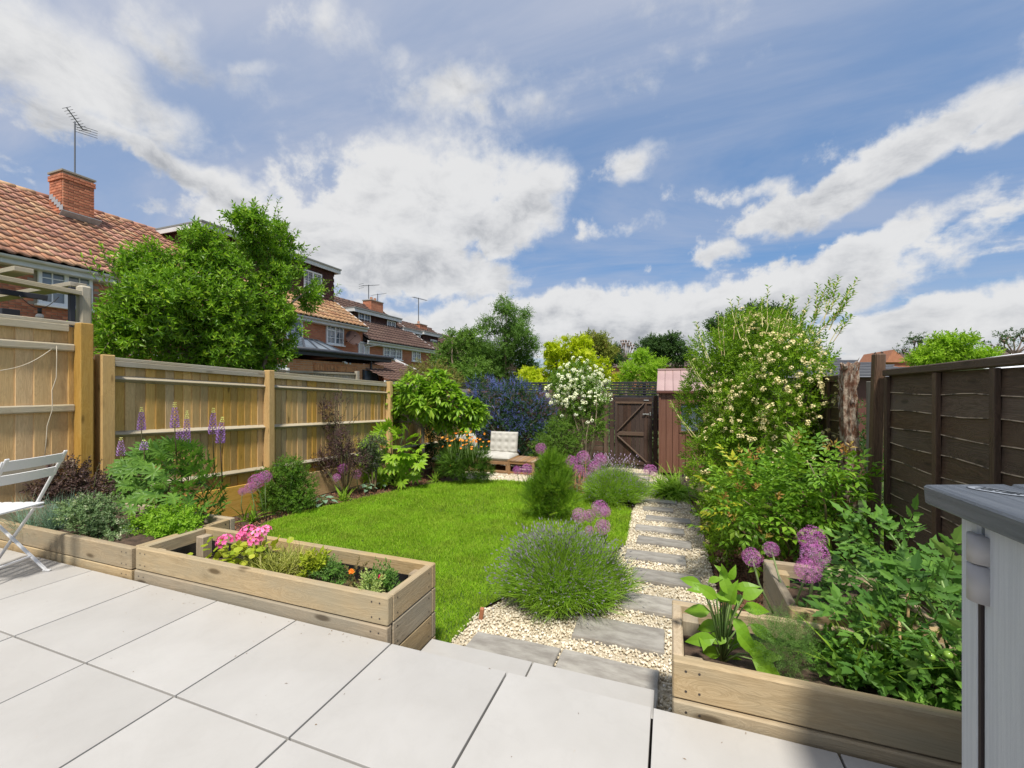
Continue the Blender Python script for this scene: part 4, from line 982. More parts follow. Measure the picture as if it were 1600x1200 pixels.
# nearest house: orange pantiles, bricks and tiles one by one
t1 = [(.44, .20, .11), (.52, .30, .17), (.36, .14, .08), (.58, .37, .21), (.28, .12, .08), (.54, .27, .19), (.42, .21, .14)]
t2 = [(.50, .27, .13), (.62, .38, .19), (.44, .21, .11), (.66, .44, .24), (.36, .17, .09)]
t3 = [(.13, .075, .058), (.17, .10, .08), (.10, .055, .045), (.20, .13, .10), (.15, .085, .065)]
h1, r1 = terrace('nearest terraced brick house with orange pantiled roof and tall chimney, left edge', 1.0, 12.9, -.9, 4.58, 7.68, 'pantile_orange', t1, tile_parts=300, right_verge=False)
frame_window(h1, HX+.05, 58, 411, 474, 143, cols=2, rows=3, lights=2, toplight=False)
def h1_bricks():
    ya, yb, za, zb_ = 5.2, 8.0, 2.85, 4.34; row = .075; P = []
    wa = on_x(58, 411, HX); wb = on_x(143, 411, HX); wz = on_x(58, 474, HX).z
    pc('mortar', h1, (.03, yb-ya, zb_-za), (HX+.012, (ya+yb)/2, (za+zb_)/2), mat('mortar', (.36, .29, .22), .95), bev=0)
    P = []
    for r in range(int((zb_-za)/row)):
        z = za+row*(r+.5)
        for i in range(int((yb-ya)/.225)+1):
            y = ya+.225*(i+.5*(r % 2))+.06
            if wa.y-.1 < y < wb.y+.06 and z > wz-.02: continue
            if y < yb-.1: P.append((y, z))
    for y, z in P[:300]: pc('brick', h1, (.03, .215, .065), (HX+.024+random.uniform(-.002, .002), y, z), BRICK(), bev=.003)
h1_bricks()
cx = -18.6; cy = on_x(113, 300, cx).y; ct = on_x(115, 279, cx).z
chh = chimney(h1, cx, cy, 6.9, ct, .75, .80)
ap = on_x(117, 200, cx)
g = Geo(); at_ = on_x(117, 190, cx); g.tube([(cx, at_.y, ct), (cx, at_.y, at_.z)], .022, 6)
e1 = on_x(104, 168, cx); e2 = on_x(130, 203, cx); e3 = on_x(142, 205, cx); g.tube([e1, e2], .018, 5); g.tube([e2, e3], .015, 5)
for k in range(9):
    p = e1.lerp(e2, k/8); g.tube([p+Vector((-.15, -.04, -.02)), p+Vector((.15, .04, .02))], .007, 4)
for k in range(4): p = e2+Vector((0, 0, .12-.08*k)); g.tube([p+Vector((-.1, -.18, 0)), p+Vector((.1, .34, 0))], .009, 4)
g.build('aerial', mat('aerial_metal', (.18, .18, .18), .4, metal=.7), chh)

# second house: wide dormer, buff tiles, satellite dish
h2, r2 = terrace('terraced brick house with wide brown dormer and buff tiled roof behind the laurel', 12.92, 18.9, -.9, 4.5, 7.6, 'pantile_buff', t2)
DX = -17.2
dy1 = on_x(521, 450, DX).y; dz1 = on_x(521, 425, DX).z; dz0 = on_x(521, 482, DX).z
dormer(h2, 11.6, dy1, DX, dz0, dz1, [(474, 420, 455, 502, 2, 2, 2)])
frame_window(h2, HX, 446, 497, 527, 472, cols=2, rows=3, lights=1); frame_window(h2, HX, 509, 504, 537, 536, cols=2, rows=3, lights=2, toplight=True)
def dish(parent, px, py, X):
    c = on_x(px, py, X); g = Geo(); V = [tuple(c)]; Q = []; N = 24; d = Vector((.75, -.5, .25)).normalized(); a = d.orthogonal().normalized(); b = d.cross(a); rr = .36
    rings = 5
    for k in range(1, rings+1):
        for j in range(N): t = 6.283*j/N; r = rr*k/rings; V.append(tuple(c+a*r*math.cos(t)+b*r*math.sin(t)*1.08+d*(.12*(k/rings)**2)))
    for j in range(N): Q.append((0, 1+j, 1+(j+1) % N))
    for k in range(rings-1):
        for j in range(N): o = 1+k*N; Q.append((o+j, o+N+j, o+N+(j+1) % N, o+(j+1) % N))
    g.poly(V, Q); g.tube([c, c+Vector((-.25, 0, -.12)), c+Vector((-.4, 0, -.12))], .025, 6); g.tube([c-a*rr*.9+d*.1, c+d*.42], .012, 5); g.tube([c+d*.36, c+d*.48], .04, 8)
    g.build('satellite_dish', mat('dish_brown', (.05, .025, .02), .8), parent, True)
dish(h2, 551, 529, HX+.42)
# third: darker roof, two dormer windows
h3, r3 = terrace('terraced brick house with dark brown roof and white downpipe, third in the row', 18.92, 26.0, -1.2, 3.86, 6.9, 'pantile_brown', t3)
DX3 = -17.3
ya = on_x(552, 500, DX3).y; yb = on_x(619, 500, DX3).y; zt_ = on_x(552, 485, DX3).z; zb_ = on_x(585, 511, DX3).z
dormer(h3, ya, yb, DX3, zb_, zt_, [(559, 487, 506, 578, 2, 2, 2), (604, 500, 516, 617, 2, 2, 2)])
frame_window(h3, HX, 559, 533, 555, 576, cols=1, rows=1, lights=2, blind=True); frame_window(h3, HX, 598, 540, 560, 627, cols=2, rows=3, lights=3); frame_window(h3, HX, 643, 547, 564, 656, cols=2, rows=3, lights=2)
g = Geo(); a = on_x(594, 535, HX+.35); g.tube([a, a+Vector((-.02, -.02, -.12)), Vector((HX+.08, a.y-1.0, a.z-.35)), Vector((HX+.07, a.y-1.02, -1.0))], .04, 8); g.build('downpipe', WHITE(), h3, True)
c3 = on_x(583, 480, -19.5); chm = chimney(h3, -19.5, c3.y, 6.0, on_x(583, 472, -19.5).z, .7, 1.3, bricks=False, pots=2); aerial(chm, -19.5, on_x(576, 470, -19.5).y, 7.4, on_x(576, 445, -19.5).z-7.4, (.3, 1, .25), 1, 1.4); aerial(chm, -19.5, c3.y+.5, 7.4, .55, (.3, 1, .3), 0, 1.2)
# fourth and fifth
h4, r4 = terrace('terraced brick house with small white dormer and thin chimney, fourth in the row', 26.02, 33.0, -1.4, 3.35, 6.4, 'pantile_brown', t3)
ya = on_x(660, 530, DX3).y; yb = on_x(684, 530, DX3).y; dormer(h4, ya, yb, DX3, on_x(670, 545, DX3).z, on_x(660, 521, DX3).z, [(672, 530, 543, 682, 2, 2, 2)])
dormer(h4, on_x(628, 520, DX3).y, on_x(652, 520, DX3).y, DX3, on_x(640, 537, DX3).z, on_x(628, 516, DX3).z, [(650, 523, 538, 656, 1, 2, 1)], col=WHITE())
frame_window(h4, HX, 674, 562, 572, 691, cols=2, rows=2, lights=3)
c4 = on_x(656, 512, -19.5); chm = chimney(h4, -19.5, c4.y, 5.6, on_x(656, 508, -19.5).z, .7, 1.1, bricks=False, pots=1); aerial(chm, -19.5, c4.y-.2, 6.8, 1.9, (.2, 1, 0), 0, 1.6)
h5, r5 = terrace('farthest terraced brick house of the row, mostly hidden by the birch', 33.02, 45.0, -1.6, 3.0, 6.1, 'pantile_brown', t3)

# flat-roofed extension with roof lantern
def extension():
    X = -11.4; y0 = on_x(441, 552, X).y; y1 = on_x(600, 560, X).y; zt = 2.42
    root = thing('brick_extension', 'orange brick flat-roofed extension with dark fascia and glass roof lantern', 'extension', (X-2, (y0+y1)/2, -.9))
    pc('wall', root, (HX and (X-HX-.02), y1-y0, zt+.7), ((X+HX)/2, (y0+y1)/2, (zt-1.1)/2), BWO(), bev=0)
    AN = mat('anthracite', (.035, .04, .05), .45, (.05, .055, .065), 6)
    pc('flat_roof', root, (X-HX+.2, y1-y0+.4, .05), ((X+HX)/2+.1, (y0+y1)/2, zt+.16), AN)
    pc('fascia', root, (.05, y1-y0+.42, .22), (X+.2, (y0+y1)/2, zt+.05), AN); g = Geo(); g.tube([(X+.27, y0-.25, zt+.12), (X+.27, y1+.25, zt+.12)], .07, 8); g.build('gutter', AN, root, True)
    for yy in (y0-.2, y1+.2): pc('fascia', root, (X-HX+.2, .04, .22), ((X+HX)/2+.1, yy, zt+.05), AN)
    la = on_x(470, 551, X-.8).y; lb = on_x(540, 551, X-.8).y; z = zt+.18; xa, xb = X-.6, X-2.6; ins = .75; zz = z+.52
    V = [(xa, la, z), (xa, lb, z), (xb, lb, z), (xb, la, z), (xa-.9, la+ins, zz), (xa-.9, lb-ins, zz), (xb+.9, lb-ins, zz), (xb+.9, la+ins, zz)]
    g = Geo(); g.poly(V, [(0, 1, 5, 4), (1, 2, 6, 5), (2, 3, 7, 6), (3, 0, 4, 7), (4, 5, 6, 7)]); ln = g.build('roof_lantern', GLASS(), root)
    for a, b in ((0, 1), (1, 2), (2, 3), (3, 0), (4, 5), (0, 4), (1, 5), (2, 6), (3, 7)): beam('glazing_bar', ln, V[a], V[b], .07, .07, AN)
    for u in (.33, .66): beam('glazing_bar', ln, Vector(V[0]).lerp(Vector(V[1]), u), Vector(V[4]).lerp(Vector(V[5]), u), .05, .05, AN)
    # soldier course
    g = Geo(); ya, yb = on_x(490, 570, X).y, on_x(560, 570, X).y; n = int((yb-ya)/.075)
    for i in range(n): g.box((X+.012, ya+.075*(i+.5), 1.98), (.03, .063, .215))
    g.build('soldier_course', tilemat('soldier_brick', [(.62, .27, .11), (.70, .34, .15), (.52, .2, .08)]), root)['kind'] = 'stuff'
    pc('door_frame', root, (.06, yb-ya, .1), (X+.02, (ya+yb)/2, 1.81), AN); pc('door_glass', root, (.03, yb-ya-.1, 1.9), (X+.01, (ya+yb)/2, .8), GLASS(), bev=0)
    q = on_x(578, 585, X); pc('window', root, (.06, .8, .9), (X+.02, q.y, q.z-.3), GLASS()); pc('window_frame', root, (.08, .06, .95), (X+.03, q.y-.42, q.z-.3), AN); pc('window_frame', root, (.08, .06, .95), (X+.03, q.y+.42, q.z-.3), AN)
    c = on_x(541, 567, X+.12); cm = pc('security_camera', root, (.12, .1, .07), (X+.1, c.y, c.z), WHITE(), (0, .3, .4), .02); pc('camera_arm', root, (.12, .04, .04), (X+.05, c.y-.05, c.z+.04), WHITE()); pc('camera_lens', root, (.08, .06, .06), (X+.16, c.y+.16, c.z-.02), WHITE(), (0, .3, -.4), .02)
    pc('downpipe', root, (.06, .06, 3.2), (X+.05, y1-.9, .8), AN)
    # white porch beside it
    p = on_x(433, 575, X+.3); root2 = thing('lean_to', 'small lean-to with white fascia beside the brick extension', 'lean-to', (X, p.y-1, -.9))
    pc('wall', root2, (3.4, 2.2, 2.6), (X-1.6, p.y-.75, .55), BW(), bev=0); pc('fascia', root2, (.06, 2.4, .16), (X+.16, p.y-.75, 1.92), WHITE()); pc('roof', root2, (3.6, 2.3, .08), (X-1.6, p.y-.75, 2.12), mat('grey_felt', (.22, .23, .22), .9), (0, .09, 0)); pc('downpipe', root2, (.08, .08, 2.6), (X+.22, p.y+.45, .6), WHITE())
    # neighbour's inner fence
    X2 = -8.6; a = on_x(462, 578, X2); b = on_x(557, 577, X2); root3 = thing('trellis_fence', 'low weathered fence seen over the left fence, in front of the extension', 'fence', (X2, (a.y+b.y)/2, -.6))
    zt = 1.68; pc('capping_rail', root3, (.06, b.y-a.y+1, .05), (X2, (a.y+b.y)/2-.5, zt), 'rail'); pc('rail', root3, (.05, b.y-a.y+1, .06), (X2+.03, (a.y+b.y)/2-.5, zt-.25), 'rail')
    k = int((b.y-a.y+1)/.12)
    for i in range(k): pc('board', root3, (.015, .11, 2.1), (X2-.02, a.y-1+.12*(i+.5), zt-1.08), W_('rail', 2))
    pc('post', root3, (.1, .1, 2.3), (X2+.02, b.y, zt-1.06), W_('rail', 2))
    X4 = -10.6; a = on_x(600, 590, X4)
    lo = thing('garden_room', 'low tiled garden building with white fascia beyond the extension', 'garden room', (X4-1, a.y+1.5, -1))
    pc('wall', lo, (3, 3.6, 2.6), (X4-1.6, a.y+1.9, .2), BW(), bev=0); pc('fascia', lo, (.05, 4.0, .14), (X4+.1, a.y+1.9, 1.5), WHITE())
    g = Geo(); P = []; 
    for r in range(9):
        for c in range(15): P.append((X4+.15-.26*r, a.y-.1+.27*(c+.5), 1.62+.105*r))
    g.scatter(tile_tpl(.27, .28), P, (-.93, 0, .37), 1, up=(.37, 0, .93), jit=.03); g.build('roof_tiles', tilemat('pantile_brown', t3), lo, True)['kind'] = 'stuff'
    beam('verge', lo, (X4+.2, a.y+4.0, 1.6), (X4-2.3, a.y+4.0, 2.65), .06, .1, FASCIA())
extension()

def hedgerow():
    g = Geo(); m = [leafmat('hedgerow_leaf', (.05, .09, .03), (.10, .17, .045), .6, .2, (.16, .22, .07))]; T = [sprig(8, .5, .26, .16, 60) for _ in range(3)]
    B = [(x, 40+3*math.sin(x*.7), -.2+.5*math.sin(x*1.9)*math.sin(x*.43), 2.2, 1.5, 2.0) for x in np.arange(-26, 62, 1.9)]
    P, N = blobpts(B, 9000, .5, .25, zmin=-1.2); g.scatter(T, P, mixdir(N, .4, 1, .6), rng.uniform(.7, 1.3, len(P))); tag(g.build('hedgerow', m), 'far-off continuous green hedgerow along the horizon behind the gardens', 'hedgerow', kind='stuff')
hedgerow()
def far_roof(label, px0, px1, py_top, py_eave, Y, col, ridge=.5, hip=1.0, wallc=None, name='house', cat='house', apex=None):
    a = on_y(px0, py_eave, Y); b = on_y(px1, py_eave, Y); t_ = on_y((px0+px1)/2, py_top, Y); D = (t_.z-a.z)*1.3+2.2
    root = thing(name, label, cat, ((a.x+b.x)/2, Y+D/2, -1.5))
    x0, x1, ze, zr = a.x, b.x, a.z, t_.z; h = hip
    V = [(x0, Y, ze), (x1, Y, ze), (x1, Y+2*D, ze), (x0, Y+2*D, ze), (x0+h*(x1-x0)*ridge, Y+D, zr), (x1-h*(x1-x0)*ridge, Y+D, zr)]
    if apex: V[4] = (x0+(x1-x0)*apex-.1, Y+D, zr); V[5] = (x0+(x1-x0)*apex+.1, Y+D, zr)
    g = Geo(); g.poly(V, [(0, 1, 5, 4), (1, 2, 5), (2, 3, 4, 5), (3, 0, 4)]); g.build('roof', col, root)
    n = 9; ups = Vector((0, D, zr-ze)); g = Geo()
    for k in range(n):
        u = (k+.5)/n; xa = x0+(V[4][0]-x0)*u; xb = x1+(V[5][0]-x1)*u; g.box(((xa+xb)/2, Y+D*u-.02, ze+(zr-ze)*u+.03), (xb-xa, .05, .04))
    g.build('tile_courses', col, root)['kind'] = 'stuff'
    pc('wall', root, (x1-x0-.5, 2*D-.6, ze+1.5), ((x0+x1)/2, Y+D, (ze-1.5)/2), wallc or BW(), bev=0)
    return root
RG = mat('slate_grey', (.10, .105, .12), .7, (.15, .155, .17), 3, stretch=(.5, .5, 6)); RB = mat('far_roof_brown', (.16, .11, .10), .85, (.21, .155, .14), 2, stretch=(.6, .6, 8))
far_roof('grey slate hipped roof beyond the dark fence, right of the hedge', 1215, 1520, 539, 590, 12.5, RG, .5, .98, wallc=mat('shed_trim', (.13, .05, .035), .5), name='outbuilding', cat='outbuilding', apex=.34)
far_roof('long low brown roof on the horizon behind the bare pollard', 945, 1130, 557, 574, 55, RB, .06)
far_roof('distant roof with orange gable at the right, behind the bright green tree', 1392, 1640, 545, 562, 48, RB, .05)
gb = thing('gable_house', 'small orange brick gable poking up beside the grey slate roof', 'house', on_y(1402, 560, 45)*1.0)
a, b, c = on_y(1384, 566, 45), on_y(1420, 566, 45), on_y(1397, 546, 45); g = Geo(); g.poly([a, b, c, a+Vector((0, 6, 0)), b+Vector((0, 6, 0)), c+Vector((0, 6, 0))], [(0, 1, 2), (3, 5, 4), (0, 2, 5, 3), (1, 4, 5, 2)]); g.build('gable', mat('orange_gable', (.42, .17, .09), .9, (.5, .22, .12), 5), gb)
pr = thing('parasol', 'white parasol top showing over the dark fence at the right edge', 'parasol', on_y(1610, 566, 4.2))
g = Geo(); c = on_y(1620, 548, 4.6); V = [tuple(c)]; N = 8
for j in range(N): V.append((c.x+1.0*math.cos(j*.785), c.y+1.0*math.sin(j*.785), c.z-.16))
g.poly(V, [(0, 1+j, 1+(j+1) % N) for j in range(N)]); g.build('canopy', mat('parasol_white', (.75, .76, .78), .7), pr); g = Geo(); g.tube([c-Vector((0, 0, 2.2)), c], .02, 8); g.build('pole', WHITE(), pr)
# ================================================================== FURNITURE
def chair():
    # local frame: +X is where the sitter looks, Y across, origin between the rear feet
    ff = Vector((-.92, -.39, 0)).normalized(); ang = math.atan2(ff.y, ff.x)
    r1_ = Vector((-4.145, 1.733, 0)); across = Vector((-ff.y, ff.x, 0)); c = r1_+across*.19
    root = thing('bistro_chair', 'white folding slatted bistro chair with crossed legs on the patio', 'chair', (c.x, c.y, 0), rz=ang)
    M = mat('white_painted_metal', (.70, .69, .67), .35, (.76, .75, .73), 6, rand=.03); SL = mat('white_slat', (.72, .715, .70), .45, (.62, .58, .52), 13, contrast=(.62, .8), rand=.04)
    hw = .185
    for s in (-1, 1):
        # back stile runs from top rear to the front foot
        beam('stile', root, (-.115, s*hw, .85), (.10, s*hw, .44), .012, .026, M, local=True, up=(0, 1, 0))
        beam('front_leg', root, (.10, s*hw, .443), (.40, s*hw, .0), .012, .026, M, local=True, up=(0, 1, 0))
        beam('rear_leg', root, (.44, s*(hw-.02), .45), (0, s*(hw-.02), .008), .012, .024, M, local=True, up=(0, 1, 0))
        beam('seat_rail', root, (.04, s*(hw-.004), .452), (.47, s*(hw-.004), .452), .012, .028, M, local=True, up=(0, 1, 0))
        pc('foot', root, (.05, .02, .014), (-.005, s*(hw-.02), .007), M, local=True)
    for z, x in ((.80, -.098), (.705, -.047)):
        # curved back slat
        bm = bmesh.new(); n = 10; rows = []
        for i in range(n+1):
            u = i/n*2-1; y = u*(hw+.018); xx = -.02*(1-u*u)
            rows.append([bm.verts.new((xx+.02, y, -.032)), bm.verts.new((xx-.004, y, .032)), bm.verts.new((xx+.004, y, .034)), bm.verts.new((xx+.03, y, -.03))])
        for i in range(n):
            for j in range(4): bm.faces.new((rows[i][j], rows[i][(j+1) % 4], rows[i+1][(j+1) % 4], rows[i+1][j]))
        bm.faces.new(rows[0]); bm.faces.new(rows[-1][::-1]); bmesh.ops.recalc_face_normals(bm, faces=bm.faces)
        me = bpy.data.meshes.new('back_slat'); bm.to_mesh(me); bm.free(); me.materials.append(SL); link('back_slat', me, root, (x, 0, z), local=True)
    for k in range(6): pc('seat_slat', root, (.058, .40, .016), (.07+.072*k, 0, .476), SL, local=True, bev=.005)
    pc('crossbar', root, (.014, 2*hw-.04, .014), (.10, 0, .11), M, local=True); pc('crossbar', root, (.014, 2*hw, .014), (.345, 0, .09), M, local=True)
chair()

def storage_box():
    # lid corner at px(1447,752); body in pale grey, lid in slate grey
    root = thing('storage_box', 'pale grey outdoor storage box with dark slate lid at the right edge of the patio', 'storage box', (1.1, .8, 0), rz=R(2.2))
    G = mat('box_pale_grey', (.46, .49, .53), .5, (.54, .57, .60), 5, .35, 60, stretch=(30, 30, .6), detail=5); D = mat('box_slate_lid', (.07, .08, .095), .42, (.13, .145, .165), 4, .5, 50, stretch=(14, .6, 14), detail=6)
    x0 = -.395; y1 = .60; W_d = .74; L = 1.3; H = .985
    def P(name, size, loc, m, rot=(0, 0, 0), bev=.006, par=root): return pc(name, par, size, loc, m, rot, bev, local=True)
    P('side_panel', (.03, L-.14, H), (x0+.015, y1-.07-L/2+.07+.0, H/2), G)
    P('corner_panel', (.034, .062, H), (x0+.013, y1-.031, H/2), G)
    P('end_panel', (W_d, .03, H), (x0+W_d/2+.02, y1-.018, H/2), G); P('end_panel', (W_d, .03, H), (x0+W_d/2+.02, y1-L+.02, H/2), G)
    P('side_panel', (.03, L, H), (x0+W_d, y1-L/2, H/2), G)
    P('seam', (.006, .009, H-.09), (x0-.0015, y1-.067, (H-.09)/2), mat('dark_seam', (.03, .02, .02), .8), bev=0)
    cy_ = Geo(); cy_.tube([(0, 0, .8), (0, 0, .885)], .028, 16); cy_.tube([(0, 0, .89), (0, 0, .955)], .028, 16)
    me = cy_.mesh('hinge', mat('hinge_grey', (.36, .35, .36), .4), True); link('hinge', me, root, (x0+.004, y1-.065, 0), local=True)
    for xa, w_ in ((0, .175), (.175, .66)): P('lid', (w_-.008, L+.11, .05), (x0-.055+xa+w_/2, y1-L/2, 1.018+.078*(xa+w_/2)), D, (0, R(-4.5), 0), .005)
    # maker's oval badge pressed into the lid
    lx, ly, lz = x0+.052, y1-.03, 1.0522
    badge = thing('badge', None, None, (0, 0, 0), parent=root); badge.location = (lx, ly, lz); badge.rotation_euler = (Matrix.Rotation(R(-4.5), 3, 'Y') @ Matrix.Rotation(R(-62), 3, 'Z')).to_euler()
    LT = mat('badge_pale', (.24, .265, .30), .6); DKb = mat('badge_dark', (.03, .035, .04), .5)
    def oval(a, b, z, th):
        g = Geo(); N = 40; V = []; Q = []
        for k in range(N):
            t = 6.283*k/N; ca, sa = math.cos(t), math.sin(t); sx = math.copysign(abs(ca)**.7, ca); sy = math.copysign(abs(sa)**.8, sa)
            V += [(a*sx, b*sy, z), ((a-th)*sx, (b-th)*sy, z)]
        for k in range(N): o = 2*k; p = 2*((k+1) % N); Q.append((o, p, p+1, o+1))
        g.poly(V, Q); return g
    link('badge_rim', oval(.060, .0225, .0012, .0016).mesh('badge_rim', DKb), badge, local=True)
    link('badge_plate', oval(.0585, .0212, .0006, .0211).mesh('badge_plate', LT), badge, local=True)
    cu = bpy.data.curves.new('lettering', 'FONT'); cu.body = 'KETER'; cu.size = .029; cu.align_x = 'CENTER'; cu.align_y = 'CENTER'; cu.shear = .25; cu.offset = .0008; cu.extrude = .0004
    o = bpy.data.objects.new('lettering_src', cu); COL.objects.link(o); dg = bpy.context.evaluated_depsgraph_get(); me = bpy.data.meshes.new_from_object(o.evaluated_get(dg)); bpy.data.objects.remove(o)
    me.materials.clear(); me.materials.append(DKb); q = link('lettering', me, badge, (0, 0, .0016), local=True)
storage_box()

def sofa_set():
    zg = lambda y: gz(y)+.01
    T = mat('pallet_timber', (.24, .13, .06), .7, (.34, .2, .1), 6)
    y = 9.55; z = zg(y)
    # corner seat: frame, seat cushion, back cushions
    fr = thing('garden_sofa', 'low timber corner sofa frame on the gravel in the far left corner', 'sofa', (-4.0, 9.7, z))
    for (x0, x1, y0, y1) in ((-4.55, -3.52, 9.35, 10.05), (-5.2, -4.57, 8.75, 10.05)):
        pc('seat_frame', fr, (x1-x0, y1-y0, .07), ((x0+x1)/2, (y0+y1)/2, z+.25), T); pc('base_rail', fr, (x1-x0, y1-y0, .045), ((x0+x1)/2, (y0+y1)/2, z+.04), T)
        for xx in (x0+.04, x1-.04, (x0+x1)/2):
            for yy in (y0+.04, y1-.04): pc('leg', fr, (.07, .07, .16), (xx, yy, z+.14), T)
    CU = mat('cream_cushion', (.46, .44, .395), .9, (.52, .50, .45), 5, .15, 20)
    def cushion(label, c, size, rot=(0, 0, 0), tufts=(4, 3)):
        bm = bmesh.new(); nx, ny = 25, 17; sx, sy, sz = size
        def h(u, v):
            e = (1-abs(u)**8)*(1-abs(v)**8); d = 0
            for i in range(tufts[0]):
                for j in range(tufts[1]):
                    a = -1+2*(i+.5)/tufts[0]; b = -1+2*(j+.5)/tufts[1]; d += math.exp(-(((u-a)*tufts[0]*.9)**2+((v-b)*tufts[1]*.9)**2)*5)
            return sz/2*max(e, .0)**.35*(1-.45*min(d, 1))
        top = [[bm.verts.new((sx/2*(-1+2*i/nx), sy/2*(-1+2*j/ny), h(-1+2*i/nx, -1+2*j/ny))) for j in range(ny+1)] for i in range(nx+1)]
        bot = [[bm.verts.new((v.co.x, v.co.y, -v.co.z-.003)) for v in r] for r in top]
        for i in range(nx):
            for j in range(ny): bm.faces.new((top[i][j], top[i+1][j], top[i+1][j+1], top[i][j+1])); bm.faces.new((bot[i][j], bot[i][j+1], bot[i+1][j+1], bot[i+1][j]))
        for i in range(nx):
            for j, f in ((0, 1), (ny, 0)): q = (bot[i][j], bot[i+1][j], top[i+1][j], top[i][j]); bm.faces.new(q if f else q[::-1])
        for j in range(ny):
            for i, f in ((0, 0), (nx, 1)): q = (bot[i][j], bot[i][j+1], top[i][j+1], top[i][j]); bm.faces.new(q if f else q[::-1])
        for f in bm.faces: f.smooth = True
        me = bpy.data.meshes.new('cushion'); bm.to_mesh(me); bm.free(); me.materials.append(CU)
        return tag(link('cushion', me, None, c, rot), label, 'cushion', 'cream tufted cushions on the garden sofa')
    cushion('flat cream seat cushion on the sofa nearest the low wooden table', (-4.02, 9.68, z+.36), (1.05, .7, .17))
    cushion('upright cream tufted cushion facing the camera, right-hand end of sofa', (-3.88, 9.98, z+.66), (.72, .52, .18), (R(80), 0, R(2)))
    cushion('tilted cream cushion leaning at the left, seen edge on behind orange flowers', (-4.72, 9.6, z+.62), (.6, .5, .17), (R(75), 0, R(62)))
    cushion('cream seat cushion on the left wing of sofa behind orange flowers', (-4.88, 9.35, z+.36), (.62, 1.3, .17), tufts=(3, 5))
    tb = thing('coffee_table', 'low slatted wooden coffee table on the cream gravel by the sofa', 'table', (-3.2, 9.55, z))
    X0, X1, Y0, Y1 = -3.52, -2.86, 9.25, 9.95; p = on_x(783, 740, -3.5)
    for i in range(7): pc('slat', tb, ((X1-X0)/7-.008, Y1-Y0, .028), (X0+(X1-X0)*(i+.5)/7, (Y0+Y1)/2, z+.335), 'teak')
    for xx in (X0+.035, X1-.035):
        for yy in (Y0+.035, Y1-.035): pc('leg', tb, (.06, .06, .32), (xx, yy, z+.16), W_('teak', 2))
    for yy in (Y0+.03, Y1-.03): pc('apron', tb, (X1-X0-.1, .025, .06), ((X0+X1)/2, yy, z+.29), 'teak'); pc('stretcher', tb, (X1-X0-.1, .03, .04), ((X0+X1)/2, yy, z+.06), 'teak')
    for xx in (X0+.03, X1-.03): pc('apron', tb, (.025, Y1-Y0-.13, .06), (xx, (Y0+Y1)/2, z+.29), W_('teak', 1)); pc('stretcher', tb, (.03, Y1-Y0-.13, .04), (xx, (Y0+Y1)/2, z+.06), W_('teak', 1))
sofa_set()

# ================================================================== PLANTS
def plant(name, label, cat, base, fol, mats, st=None, group=None, pname='foliage'):
    root = thing(name, label, cat, base, group)
    if st is not None: st.build('stems', mats[-1] if not isinstance(st, tuple) else st[1], root, True)
    fol.build(pname, mats, root)
    return root
def bush(name, label, cat, base, blobs, sprigs, n, mats, scale=1, up=.5, rnd=.5, shell=.35, rough=.18, stem_mat=None, ntr=6, r0=.02, zmin=None, group=None, inner=True, extra=None, out=1.0, cl=False):
    g = Geo(); P, N = blobpts(clump_up(blobs) if cl else blobs, n, .5 if cl else shell, rough, zmin)
    g.scatter(sprigs, P, mixdir(N, up, out, rnd), scale*rng.uniform(.75, 1.2, n))
    if inner:
        k = n//4; B = [(*b[:3], b[3]*.62, b[4]*.62, b[5]*.62) for b in blobs]; P2, N2 = blobpts(B, k, .5, .1, zmin); g.scatter(sprigs, P2, mixdir(N2, .3, 1, 1.0), scale*1.25)
    if extra: extra(g)
    root = thing(name, label, cat, base, group)
    g.build('foliage', mats, root)
    if stem_mat:
        s = Geo(); tips = []
        for _ in range(ntr):
            b = random.choice(blobs); tips.append((b[0]+random.uniform(-.5, .5)*b[3], b[1]+random.uniform(-.5, .5)*b[4], b[2]+random.uniform(-.2, .5)*b[5]))
        stems(s, (base[0], base[1], base[2]-.05), tips, r0, r0*.3); s.build('stems', stem_mat, root, True)
    return root
V3 = lambda v, dx=0, dy=0, dz=0: (v[0]+dx, v[1]+dy, v[2]+dz)
def shoots(pts, dirs, L, nleaf, tp, bend=.3, sc=1.0):
    """leafy shoots that stick out past the outline"""
    def f(g):
        for p, d in zip(pts, dirs):
            p = Vector(p); d = Vector(d).normalized(); l = L*random.uniform(.6, 1.25); side = d.orthogonal().normalized(); P = []; A = []
            for i in range(nleaf):
                u = i/nleaf; q = p+d*l*u+side*bend*l*u*u*.3; a = i*2.4; s = d.cross(side); P.append(tuple(q)); A.append(tuple(d*.75+(side*math.cos(a)+s*math.sin(a))*.8))
            g.scatter(tp, P, A, sc*rng.uniform(.7, 1.1, nleaf), up=(0, 0, 1)); g.tube([p-d*.1, p+d*l*.5, p+d*l+side*bend*l*.3], [.005, .004, .002], 4, 1)
    return f

